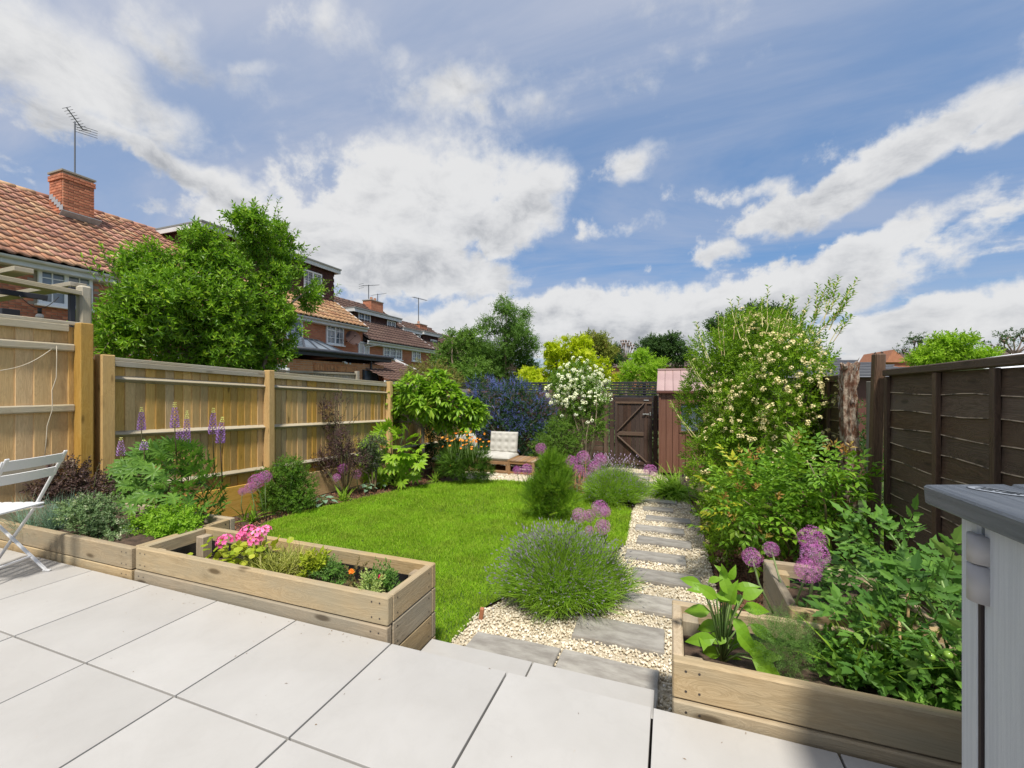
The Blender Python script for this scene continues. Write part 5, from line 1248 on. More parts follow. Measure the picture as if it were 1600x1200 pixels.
# ---- big laurel behind the left fence
LAUREL = [leafmat('laurel_leaf', (.055, .14, .014), (.18, .33, .025), .28, .33, (.46, .58, .06), spec=.6), BARK()]
sp = [sprig(9, .17, .105, .044, 55, 1, 0, 1, droop=.2) for _ in range(3)]
def laurel():
    X = -7.6; c = lambda px, py, x=X: on_x(px, py, x)
    B = []
    for px, py, r in ((230, 490, 62), (300, 480, 80), (380, 470, 70), (330, 420, 60), (240, 440, 50), (420, 500, 55), (290, 540, 70), (400, 540, 62), (440, 440, 34), (390, 390, 34), (200, 530, 45), (405, 356, 34), (360, 560, 60), (480, 470, 26), (435, 378, 34), (452, 415, 28), (385, 350, 24), (495, 450, 14)):
        p = c(px, py, X+random.uniform(-.3, .3)); d = (Vector((p.x, p.y, 1.3))).length*.72; rr = r/670*7.0; B.append((p.x, p.y, p.z, rr*.95, rr*.95, rr))
    pts = []; ds = []
    for px, py, dx in ((400, 345, .1), (425, 340, .2), (380, 350, -.2), (360, 365, -.3), (180, 420, -.5), (240, 405, -.2), (450, 385, .4), (500, 445, 1.1), (510, 458, 1.3), (470, 400, .7), (300, 385, 0), (330, 375, -.1), (165, 440, -.6), (430, 360, .4)):
        for _ in range(3): pts.append(c(px+random.uniform(-12, 12), py+random.uniform(-5, 14))); ds.append((dx*.3, dx, 1))
    base = (X, B[0][1]+1, gz(5)-.1)
    bush('laurel_tree', 'big glossy green laurel bush rising behind the left wooden fence', 'shrub', base, B, sp, 4600, LAUREL, 1.0, .45, .5, .3, .2, BARK(), 10, .05, cl=True, extra=shoots(pts, ds, .42, 12, leaf(.085, .034, .2, .1)))
laurel()

# ---- background trees
def tree(label, base, blobs, sp_, n, mats, r0=.12, scale=1.0, up=.3, rnd=.6, shell=.5, rough=.25, name='tree', limbs=9, group=None, cl=True):
    if cl: full = blobs; n = int(n*1.25)
    root = thing(name, label, 'tree', base, group)
    g = Geo(); P, N = blobpts(clump_up(blobs, 6, .45) if cl else blobs, n, shell, rough); g.scatter(sp_, P, mixdir(N, up, 1, rnd), scale*rng.uniform(.7, 1.25, n)); g.build('crown', mats, root)
    s = Geo(); tips = [(b[0]+random.uniform(-.3, .3)*b[3], b[1], b[2]+b[5]*.3) for b in blobs][:limbs]; top = max(blobs, key=lambda b: b[2]); j = (base[0], base[1], base[2]+(top[2]-base[2])*.35)
    s.tube([base, j], [r0, r0*.8], 8); stems(s, j, tips, r0*.7, r0*.15, n=6); s.build('trunk', BARK(), root, True); return root
def blobs_px(lst, Y, jy=.6, squash=1.0):
    B = []
    for px, py, r in lst:
        p = on_y(px, py, Y+random.uniform(-jy, jy)); f = Vector((p.x, p.y, 0)).dot(Vector((-S, C_, 0))); rr = r/670*f; B.append((p.x, p.y, p.z, rr, rr, rr*squash))
    return B
sm = [sprig(8, .22, .11, .055, 60, 1, 0) for _ in range(3)]
BIRCH = [leafmat('birch_leaf', (.055, .12, .03), (.13, .24, .055), .45, .35, (.24, .36, .10)), BARK()]
Y = 17.5
bl = blobs_px([(785, 500, 24), (800, 530, 32), (765, 540, 30), (750, 570, 34), (800, 570, 36), (825, 545, 20), (788, 480, 14), (812, 495, 16), (828, 580, 18), (762, 510, 16), (775, 590, 34), (815, 515, 18), (740, 545, 16)], Y, .8, 1.15)
sb = [sprig(9, .26, .07, .045, 70, 1, 0, droop=.5) for _ in range(3)]
tree('tall feathery birch tree beyond the back fence', (on_y(790, 600, Y).x, Y, -1), bl, sb, 4200, BIRCH, .06, 1.0, -.1, .7, .75, .3)
bl = blobs_px([(715, 560, 28), (735, 545, 24), (700, 580, 26), (730, 590, 30), (745, 575, 22), (708, 535, 14), (690, 545, 9)], 15.5, .5, 1.1)
tree('rounder mid-green tree left of the birch, in front of the far houses', (on_y(720, 600, 15.5).x, 15.5, -1), bl, sm, 1500, [leafmat('tree_green', (.06, .13, .03), (.14, .25, .045), .5, .35, (.25, .36, .09)), BARK()], .1)
bl = blobs_px([(655, 585, 20), (680, 590, 24), (640, 590, 12), (705, 596, 18)], 12.5, .3)
bush('dogwood_shrub', 'loose reddish-green shrub behind the fence, under the tree left of the birch', 'shrub', (on_y(680, 600, 12.5).x, 12.5, -.9), bl, [sprig(7, .14, .06, .035, 60) for _ in range(2)], 700, [leafmat('dull_olive', (.10, .12, .035), (.2, .2, .06), .5, .3, (.28, .16, .08)), BARK()], stem_mat=BARK())
GOLD = [leafmat('golden_leaf', (.22, .30, .012), (.42, .50, .02), .45, .4, (.62, .62, .05)), BARK()]
bl = blobs_px([(865, 575, 34), (890, 560, 36), (915, 570, 34), (935, 580, 22), (840, 590, 26), (880, 590, 40), (905, 545, 18), (860, 550, 18), (930, 600, 30), (835, 602, 20)], 15.0, .5, .9)
gs = [palmate(7, .13, .05, 100, 0, .1, 2) for _ in range(2)]+[sprig(7, .16, .11, .05, 75, 1, 0, droop=.3)]
tree('domed golden-yellow maple tree glowing behind the back fence', (on_y(888, 600, 15).x, 15, -1), bl, gs, 2600, GOLD, .11, 1.0, .25, .5, .3, .12)
bl = blobs_px([(920, 545, 20), (935, 540, 16), (945, 555, 16), (905, 540, 10)], 20, .5)
tree('bronze-tipped tree crown showing above the golden maple', (on_y(925, 600, 20).x, 20, -1), bl, sm, 900, [leafmat('bronze_leaf', (.10, .15, .03), (.22, .25, .05), .5, .3, (.36, .2, .1)), BARK()], .1, 1.1)
DKG = [leafmat('dark_tree_leaf', (.025, .055, .02), (.06, .12, .035), .5, .3, (.10, .17, .05)), BARK()]
bl = blobs_px([(955, 550, 14), (940, 545, 14), (960, 560, 10)], 30, .5); tree('small dark round tree just right of the golden maple', (on_y(952, 600, 30).x, 30, -1), bl, sm, 600, DKG, .15, 1.5)
bl = blobs_px([(1030, 550, 24), (1005, 553, 18), (1055, 555, 20), (1020, 540, 15), (1045, 540, 16), (1070, 560, 12)], 34, 1)
tree('broad dark oak on the horizon right of the bare pollard', (on_y(1030, 600, 34).x, 34, -1), bl, sm, 1300, DKG, .2, 1.8, shell=.6)
bl = blobs_px([(1160, 505, 24), (1180, 500, 24), (1200, 510, 26), (1135, 510, 20), (1215, 500, 20), (1150, 540, 30), (1200, 545, 34), (1118, 510, 10)], 26, 1)
tree('large dark rounded tree behind the flowering hedge', (on_y(1180, 600, 26).x, 26, -1), bl, sm, 2000, DKG, .22, 1.6, shell=.55)
LIME = [leafmat('lime_leaf', (.13, .25, .02), (.26, .42, .035), .45, .4, (.38, .52, .07)), BARK()]
bl = blobs_px([(1010, 572, 22), (985, 582, 18), (1025, 585, 24), (1000, 560, 12), (975, 590, 12)], 16, .4)
tree('bright lime-green small tree above the gate', (on_y(1005, 600, 16).x, 16, -1), bl, sm, 900, LIME, .05, .8)
bl = blobs_px([(1480, 550, 24), (1500, 545, 22), (1450, 560, 18), (1525, 560, 18), (1475, 535, 14), (1545, 560, 12), (1440, 565, 12), (1500, 565, 26)], 15, .5, .8)
tree('bright green spreading tree over the dark fence at the right', (on_y(1490, 600, 15).x, 15, -1), bl, sm, 1300, LIME, .1, .9)
def pollard(label, px, pyb, pyt, Y, wpx, n=8, knob=True, leafy=None):
    b = on_y(px, pyb, Y); t = on_y(px, pyt, Y); H = t.z-b.z; root = thing('pollarded_tree', label, 'tree', (b.x, b.y, -1), 'pollarded bare-limbed trees on the skyline'); g = Geo(); f = Vector((b.x, b.y, 0)).length; w_ = wpx/670*f*.9
    g.tube([(b.x, b.y, -1), (b.x, b.y, b.z+H*.25)], [H*.05+.03, H*.045+.02], 8); kp = []
    for i in range(n):
        u = (i/(n-1)-.5)*2; e = Vector((b.x+u*w_/2, b.y+random.uniform(-.3, .3), b.z+H*(1-.4*u*u)*random.uniform(.85, 1))); mid = Vector((b.x+u*w_*.3, b.y, b.z+H*.55))
        g.tube([(b.x, b.y, b.z+H*.2), mid, e], [H*.022+.01, H*.018+.005, H*.014+.004], 6); kp.append(e)
        for s_ in (-1, 1): q = e+Vector((s_*w_*.07, 0, H*.1)); g.tube([mid.lerp(e, .6), q], [H*.02, H*.014], 5); kp.append(q)
    kn = ico(1, 3, (1, 1, 1), .2); g.scatter(kn, [tuple(k) for k in kp], (0, 0, 1), H*.03+.012)
    g.build('trunk', mat('pollard_bark', (.16, .12, .10), .9, (.28, .2, .16), 3), root, True)
    if leafy: g2 = Geo(); P = [tuple(k+Vector((random.gauss(0, .1), random.gauss(0, .1), random.gauss(.05, .1)))*1.0) for k in kp for _ in range(leafy)]; g2.scatter(sm, P, rng.normal(size=(len(P), 3)), .6); g2.build('leaves', DKG, root)
pollard('bare pollarded tree with knuckled limbs right of the golden maple', 978, 575, 533, 30, 30, 8)
pollard('pollarded tree with brown knuckled limbs at the far right edge', 1585, 562, 525, 16, 42, 7, leafy=5)
pollard('thin pollard with leafy knuckles left of the bright green tree at right', 1432, 566, 533, 18, 16, 5, leafy=8)
bl = blobs_px([(700, 600, 40), (800, 602, 34), (900, 605, 30), (1000, 604, 26)], 14.2, .2, .8)
hd = thing('hedge', 'dark mixed hedge filling the gap behind the black slatted screen', 'hedge', (-4, 14, -1)); g = Geo(); B = [(x, 14.3, .1, .9, .5, 1.25) for x in np.arange(-9, 4, .9)]; P, N = blobpts(B, 4500, .4, .2); g.scatter(sm, P, mixdir(N, .3, 1, .6), .8); g.build('foliage', [leafmat('hedge_leaf', (.06, .10, .03), (.14, .20, .05), .5, .3, (.20, .06, .07)), BARK()], hd)
hd = thing('hedge', 'leafy neighbouring gardens greenery beyond the right-hand dark fence', 'hedge', (5, 9, -1)); g = Geo(); B = [(3.6+.5*random.random(), y, .0, .8, .9, 1.0) for y in np.arange(5, 12, 1.4)]; P, N = blobpts(B, 1300, .4, .2); g.scatter(sm, P, mixdir(N, .3, 1, .6), .8); g.build('foliage', DKG, hd)

# ---- ceanothus, blue flowers
def ceanothus():
    base = (-3.9, 10.9, gz(10.9)); m = [leafmat('ceanothus_leaf', (.012, .035, .02), (.03, .075, .03), .4, .2, (.06, .11, .04)), leafmat('ceanothus_flower', (.06, .08, .36), (.15, .19, .58), .7, .15, (.34, .38, .76))]
    B = blobs_px([(770, 640, 38), (815, 640, 38), (840, 655, 30), (780, 675, 40), (825, 685, 36), (755, 615, 22), (800, 618, 22), (745, 640, 20), (855, 680, 20)], 10.8, .25)
    g = Geo(); P, N = blobpts(B, 3600, .4, .2); s1 = [sprig(8, .10, .045, .024, 55) for _ in range(3)]; g.scatter(s1, P, mixdir(N, .3, 1, .5), 1.1)
    pk = Tpl(); 
    for i in range(14): a = i*2.4; z = .012*i; r = .022*(1-i/16); pk.add([(r*math.cos(a), r*math.sin(a), z), (r*math.cos(a+.9), r*math.sin(a+.9), z+.004), (r*.5*math.cos(a+.4), r*.5*math.sin(a+.4), z+.02)], [(0, 1, 2)], 1)
    P, N = blobpts(B, 2200, .12, .2); k = P[:, 2] > gz(10.8)+.35+.5*rng.random(len(P)); g.scatter([pk], P[k]+N[k]*.08, mixdir(N[k], .5, 1, .4), rng.uniform(.6, 1.1, k.sum()))
    root = thing('ceanothus_shrub', 'large ceanothus shrub covered in blue flowers behind the sofa', 'shrub', base); g.build('foliage', m, root); s = Geo(); stems(s, base, [b[:3] for b in B], .03, .01); s.build('stems', BARK(), root, True)
ceanothus()
bush('hedge_plant', 'dark green low hedging between the sofa and the white-flowering shrub', 'shrub', (-3.0, 10.8, gz(10.8)), [(-3.1, 10.9, -.55, .8, .25, .35), (-2.5, 10.9, -.5, .4, .25, .35)], [sprig(8, .12, .03, .01, 45) for _ in range(2)], 800, [leafmat('rosemary_far', (.03, .07, .03), (.06, .12, .05), .5, .2), GSTEM()])
# ---- white flowering multi-stem shrub by the gate
def white_shrub():
    base = Vector((-1.86, 10.25, gz(10.25))); root = thing('flowering_shrub', 'multi-stemmed shrub with white blossom crown and pale bare trunks left of the gate', 'shrub', tuple(base))
    Y = 10.2; s = Geo(); tips = [on_y(px, py, Y+random.uniform(-.3, .3)) for px, py in ((868, 650), (880, 620), (892, 600), (905, 605), (918, 600), (932, 620), (945, 625), (872, 665), (938, 660), (900, 640), (925, 650))]
    stems(s, base, tips, .03, .008, bend=.10, n=6, steps=7); s.build('trunk', mat('pale_bark', (.30, .22, .14), .85, (.44, .35, .24), 8, .4), root, True)
    B = blobs_px([(880, 605, 26), (905, 595, 28), (930, 605, 26), (905, 620, 32), (885, 635, 24), (925, 640, 26), (905, 655, 28), (880, 660, 20), (930, 670, 20), (905, 680, 16)], Y, .2)
    g = Geo(); P, N = blobpts(clump_up(B, 6, .5, .7), 1700, .7, .2); g.scatter([sprig(7, .10, .06, .03, 60) for _ in range(3)], P, mixdir(N, .3, 1, .5), 1.0)
    m = [leafmat('shrub_leaf', (.06, .13, .02), (.13, .24, .035), .45, .35, (.24, .36, .06)), leafmat('white_petal', (.74, .75, .66), (.85, .85, .8), .6, .3)]
    g.build('foliage', m, root)
    g = Geo(); P, N = blobpts(clump_up(B[:6], 6, .42, .75), 620, .25, .2); zt = on_y(900, 632, Y).z; k = (P[:, 2] > zt-.05+.2*rng.random(len(P))); g.scatter([cluster(9, .035, .022, 0, 4, .8)], P[k]+N[k]*.08, mixdir(N[k], .5, 1, .3), rng.uniform(.7, 1.2, k.sum()))
    q = [tuple(on_y(px, py, Y-.45)) for px, py in ((918, 660), (925, 657), (878, 650), (900, 648))]; g.scatter([cluster(9, .035, .022, 0, 4, .8)], q, (0, -.7, .6), 1.1)
    o = g.build('blossom', leafmat('white_petal', (.74, .75, .66), (.85, .85, .8)), root); o['kind'] = 'stuff'
white_shrub()
bl = blobs_px([(870, 690, 26), (855, 700, 22), (890, 700, 18), (875, 665, 16)], 9.9, .2)
bush('leafy_shrub', 'mid-green leafy shrub at the foot of the white-flowering shrub, left side', 'shrub', (-2.3, 9.9, gz(9.9)), bl, [sprig(8, .12, .04, .02, 55) for _ in range(3)], 900, [leafmat('mid_leaf', (.05, .11, .02), (.12, .22, .035), .45, .3, (.22, .33, .06)), GSTEM()], stem_mat=GSTEM())

# ---- pyracantha hedge at right
def hedge_right():
    B = [(.55, 5.05, -.15, .2, .45, .5), (.58, 5.3, .35, .3, .5, .65), (1.02, 5.7, .55, .56, .6, 1.0), (1.0, 6.1, 1.45, .62, .75, .72), (.85, 6.6, .3, .55, .8, 1.0), (.75, 7.2, 1.0, .50, .8, .8), (.7, 6.0, -.1, .36, .7, .55), (1.22, 5.5, 1.35, .38, .5, .6), (.62, 5.55, -.32, .26, .5, .38), (1.05, 6.4, 1.75, .5, .6, .5), (.58, 6.7, 1.25, .36, .6, .55), (1.28, 5.3, .6, .34, .4, .9)]
    m = [leafmat('pyracantha_leaf', (.06, .13, .01), (.17, .30, .02), .35, .35, (.38, .50, .04), spec=.5), leafmat('cream_petal', (.50, .43, .24), (.70, .66, .46), .7, .25, (.44, .28, .10)), BARK()]
    g = Geo(); s1 = [sprig(10, .10, .042, .018, 50, 1, 0) for _ in range(4)]; P, N = blobpts(clump_up(B, 9, .40, .78), 7200, .5, .2, zmin=gz(6)+.03); g.scatter(s1, P, mixdir(N, .45, 1, .5), rng.uniform(.8, 1.4, len(P)))
    P, N = blobpts(B, 2600, .12, .2, zmin=gz(6)+.2); pr = np.sin(P[:, 0]*5+1)*np.sin(P[:, 2]*4.1)*.5+np.clip((P[:, 0]-.6)*1.1, -.5, .7)+rng.normal(size=len(P))*.35; k = pr > .12
    cl = [cluster(9, .019, .009, 1, 5, .5) for _ in range(2)]; g.scatter(cl, P[k]+N[k]*.03, mixdir(N[k], .4, 1, .4), rng.uniform(.8, 1.5, k.sum()))
    pts = []; ds = []
    for px, py, d in ((1195, 485, 0), (1205, 500, .1), (1165, 520, -.2), (1110, 540, -.3), (1230, 500, .1), (1255, 500, .3), (1275, 490, .45), (1290, 480, .5), (1300, 490, .7), (1310, 510, .9), (1295, 460, .4), (1310, 475, .5), (1150, 505, -.1), (1100, 590, -.6), (1075, 660, -.9), (1225, 490, .2), (1285, 500, .8), (1270, 470, .25), (1130, 530, -.3)):
        for _ in range(2): pts.append(on_y(px+random.uniform(-8, 8), py+12, 5.7)); ds.append((d*.8+random.uniform(-.25, .25), -.1, 1))
    shoots(pts, ds, .34, 20, leaf(.055, .021, .2, .1), sc=1.1)(g)
    root = thing('flowering_hedge', 'tall pyracantha hedge with cream blossom on the right of the gravel path', 'hedge', (1.0, 6.2, gz(6.2))); g.build('foliage', m, root)
    s = Geo(); stems(s, (1.0, 6.2, gz(6.2)-.05), [b[:3] for b in B], .04, .012); s.build('stems', BARK(), root, True)
hedge_right()
# ---- hakonechloa clump beside path
def clump(name, label, cat, base, n, tf, mats, rad, scale=1, group=None, tilt=.35):
    g = Geo(); P = []; A = []
    for i in range(n):
        a = random.uniform(0, 6.28); r = rad*math.sqrt(random.random()); P.append((base[0]+r*math.cos(a), base[1]+r*math.sin(a), base[2]+.0)); A.append((tilt*r/rad*math.cos(a), tilt*r/rad*math.sin(a), 1))
    g.scatter(tf, P, A, scale*rng.uniform(.8, 1.15, n)); root = thing(name, label, cat, tuple(base), group); g.build('leaves', mats, root); return root
p = on_ground(1048, 776)
clump('grass_clump', 'arching green grass clump between the path and the brown shed', 'grass', p, 30, [tuft(26, .72, .02, 62, 1.7, 7)], [leafmat('hakone', (.12, .23, .03), (.24, .40, .05), .45, .4, (.34, .50, .08))], .2, tilt=.7)
# ---- alliums
AL = leafmat('allium_floret', (.26, .05, .32), (.44, .13, .47), .6, .25, (.62, .34, .64)); ALC = mat('allium_core', (.22, .16, .16), .8, (.3, .2, .24), 30); ALS = mat('allium_stem', (.13, .20, .07), .55, (.2, .26, .1), 8)
def allium_head_mesh(seed):
    random.seed(seed); g = Geo(); t = Tpl(); n = 90
    for i in range(n):
        z = 1-2*(i+.5)/n; a = i*2.39996; q = math.sqrt(1-z*z); d = Vector((q*math.cos(a), q*math.sin(a), z)); rr = .82+.22*random.random(); M = rotz_to(d, random.uniform(0, 6)); M.translation = d*rr
        t.merge(star(6, .26, .15, 0, .35), M); s = Vector(d.orthogonal()).normalized()*.012; t.add([tuple(d*.1+s), tuple(d*.1-s), tuple(d*rr)], [(0, 1, 2)], 1)
    g.scatter(t, [(0, 0, 0)], (0, 0, 1), 1); g.scatter(ico(1, 1, (1, 1, 1), .1), [(0, 0, 0)], (0, 0, 1), .18, mshift=1); return g.mesh('flower_head', [AL, ALC])
HEADS = [allium_head_mesh(s) for s in (1, 2)]; random.seed(77)
def allium(label, head, base, r, grp):
    base = Vector(base); head = Vector(head); root = thing('allium', label, 'flower', tuple(base), grp)
    g = Geo(); mid = base.lerp(head, .5)+Vector((random.uniform(-.03, .03), random.uniform(-.03, .03), 0)); g.tube([base, mid, head], [.006, .0055, .005], 6); g.build('stem', ALS, root, True)
    h = link('flower_head', HEADS[random.randint(0, 1)], root, head, (random.uniform(-.4, .4), random.uniform(-.4, .4), random.uniform(0, 6))); h.scale = (r, r, r)
    return root
ALL = [  # px, py, diameter px, Y, label, group
 (1175, 871, 32, 2.75, 'small purple allium head leaning over the bark, left of the short timber planter'),
 (1205, 858, 26, 2.95, 'smallest purple allium head right at the corner of the short timber planter'),
 (1269, 842, 44, 2.62, 'topmost of three large purple alliums in front of the nandina'),
 (1273, 868, 46, 2.50, 'middle of three large purple alliums in front of the nandina'),
 (1262, 892, 42, 2.44, 'lowest of three large purple alliums in front of the nandina'),
 (937, 795, 30, 4.95, 'highest purple allium head between the yew and the big lavender'),
 (905, 805, 26, 4.95, 'purple allium head at the left of the group near the yew'),
 (921, 806, 22, 5.0, 'smaller purple allium head in the middle of the group near the yew'),
 (946, 799, 20, 5.1, 'purple allium head at the right end of the group near the yew'),
 (942, 823, 27, 4.4, 'purple allium head just above the top of the big lavender'),
 (921, 829, 17, 4.4, 'small pinkish allium head low above the big lavender'),
 (845, 701, 20, 8.9, 'purple allium head beside the wooden coffee table'),
 (893, 722, 24, 8.6, 'purple allium left of the bare trunks of the white shrub'),
 (911, 715, 24, 8.8, 'purple allium directly in front of the white shrub trunks'),
 (928, 731, 24, 8.0, 'purple allium above the far lavender'),
 (938, 718, 22, 8.8, 'purple allium right of the white shrub trunks'),
 (905, 735, 22, 8.2, 'purple allium among the bronze blades left of the far lavender'),
 (918, 743, 14, 7.8, 'tiny purple allium just above the far lavender'),
 (1016, 736, 24, 8.3, 'purple allium beside the gate end of the path at the grass clump'),
 (1071, 750, 20, 7.2, 'purple allium between the grass clump and the flowering hedge'),
 (823, 733, 20, 7.9, 'purple allium low in front of the coffee table'),
 (808, 735, 16, 8.0, 'small purple allium at the foot of the coffee table'),
 (401, 752, 26, 4.15, 'larger purple allium head in front of the left fence post'),
 (414, 745, 22, 4.2, 'purple allium head touching the round green shrub'),
 (392, 762, 20, 4.1, 'lower purple allium head left of the round green shrub'),
 (379, 768, 14, 4.15, 'small outlying purple allium head nearest the lupins'),
 (536, 732, 19, 5.9, 'purple allium head in front of the purple-leaved shrub'),
 (557, 741, 17, 6.1, 'purple allium head right-hand of the trio by the purple-leaved shrub'),
 (526, 746, 14, 5.8, 'smallest purple allium head of the trio by the purple-leaved shrub')]
for px, py, dp, Y, lab in ALL:
    h = on_y(px, py, Y); f = Vector((h.x, h.y, 0)).dot(Vector((-S, C_, 0))); r = dp/2/670*f*.86
    b = Vector((h.x+random.uniform(-.05, .1), h.y+random.uniform(.0, .1), gz(Y)))
    if px > 1150: b = Vector((h.x+.10, 2.72, .05)) if px < 1240 else Vector((h.x-.05+.04*random.random(), 2.6+random.uniform(0, .1), .05))
    allium(lab, h, b, r, 'purple allium globes dotted through the garden')

# ---- yew and lavenders
def yew():
    b = on_ground(861, 812); Y = b.y; m = [leafmat('yew_leaf', (.04, .10, .012), (.13, .25, .02), .45, .3, (.34, .48, .03)), BARK()]
    nd = Tpl()
    for k in range(13):
        z = .012+.009*k
        for s_ in (-1, 1): nd.add([(0, 0, z), (s_*.004, .001, z+.004), (s_*.022*(1-k/22), .004, z+.014), (s_*.003, .001, z-.001)], [(0, 1, 2, 3)], 0, newg=False)
    nd.ng = 1
    B = blobs_px([(857, 772, 33), (860, 755, 30), (862, 735, 23), (864, 722, 15), (850, 785, 26), (875, 778, 24), (840, 765, 20), (880, 755, 18)], Y, .05)
    g = Geo(); P, N = blobpts(clump_up(B, 9, .42, .72), 4600, .5, .22, zmin=gz(Y)+.04); g.scatter([nd], P, mixdir(N, 1.0, 1, .45), rng.uniform(.6, 1.25, len(P)))
    tips = [tuple(on_y(px, py, Y)) for px, py in ((862, 707), (866, 712), (855, 716), (845, 728), (878, 730), (835, 750), (890, 745))]; P = [V3(t_, random.gauss(0, .02), random.gauss(0, .03), -.02*k) for t_ in tips for k in range(5)]; g.scatter([nd], P, np.array([[0, 0, 1]])+rng.normal(size=(len(P), 3))*.35, 1.0)
    r_ = thing('yew_bush', 'bright-tipped conical yew bush standing on the lawn edge', 'shrub', tuple(b)); g.build('foliage', m, r_); s = Geo(); stems(s, V3(b, 0, 0, -.03), [(q[0], q[1], q[2]) for q in B], .02, .005); s.build('stems', BARK(), r_, True)
yew()
LAV = [leafmat('lavender_leaf', (.10, .20, .025), (.19, .33, .035), .55, .35, (.34, .48, .07)), leafmat('lavender_bud', (.13, .15, .14), (.22, .20, .29), .7, .1, (.34, .28, .46))]
def lavender(label, base, rx, ry, h, n, tl=.30, tipp=.3):
    g = Geo(); tf = [tuft(12, tl, .0042, 24, .5, 3, 0, .02, 1, .020, .0045, tipp) for _ in range(4)]; tl2 = [tuft(16, tl*.5, .004, 45, .5, 2, 0, .03) for _ in range(3)]
    def dome(n, k0, k1, sc, T, up):
        a = rng.uniform(0, 6.283, n); u = rng.random(n)**.55; el = (1-u)*1.45; wob = 1+.12*np.sin(a*3+1)+.08*np.sin(a*7); kk = rng.uniform(k0, k1, n)
        P = np.stack([base[0]+rx*np.cos(a)*u*kk*wob, base[1]+ry*np.sin(a)*u*kk*wob, base[2]+.03+h*np.sqrt(np.clip(1-u*u*.97, 0, 1))*kk*.86], 1)
        A = np.stack([np.cos(a)*u*1.15, np.sin(a)*u*1.15, np.full(n, up)], 1)+rng.normal(size=(n, 3))*.22; g.scatter(T, P, A, sc*rng.uniform(.7, 1.2, n))
    dome(int(n*.62), .5, .82, 1.0, tf, .95); dome(n, .35, .97, 1.0, tl2, .6)
    root = thing('lavender_bush', label, 'shrub', tuple(base)); g.build('foliage', LAV, root)
b = on_ground(880, 940); lavender('big rounded lavender bush in bud spilling onto the gravel path in the foreground', (b.x-.02, b.y+.05, gz(b.y)), .49, .48, .40, 1900, .30, .18)
b = on_ground(960, 790); lavender('smaller lavender bush further down beside the path, behind the alliums', (b.x-.05, b.y+.3, gz(b.y)), .55, .65, .44, 1400, .3, .25)
# bronze phormium-like blades
p = on_ground(895, 775)
clump('phormium', 'spiky bronze-purple blades behind the yew', 'plant', V3(p, .05, .3, 0), 5, [tuft(9, .6, .022, 50, .7, 4)], [leafmat('phormium_leaf', (.14, .05, .05), (.30, .13, .10), .4, .2, (.42, .30, .16))], .08)
p = on_ground(872, 850)
clump('sedge_tuft', 'small straw-coloured sedge tuft between the yew and the big lavender', 'grass', V3(p, 0, -.1, 0), 5, [tuft(16, .26, .005, 40, .9, 3)], [leafmat('straw', (.24, .20, .06), (.42, .34, .14), .5, .3, (.2, .26, .06))], .06)
p = on_ground(955, 760); clump('catmint', 'hazy catmint with pale violet flower stalks behind the far lavender', 'plant', V3(p, 0, .6, 0), 26, [tuft(12, .5, .004, 32, .5, 3, 0, .03, 1, .04, .008)], [LAV[0], leafmat('violet_bud', (.28, .22, .42), (.42, .36, .56), .7, .1)], .5)
p = on_ground(905, 745); bush('low_foliage', 'low green foliage around the far allium group', 'plant', V3(p, 0, 0, 0), [(p.x-.1, p.y, p.z+.12, .7, .5, .2)], [sprig(8, .12, .05, .02, 55) for _ in range(2)], 350, [leafmat('mid_leaf', (0, 0, 0), (0, 0, 0)), GSTEM()])

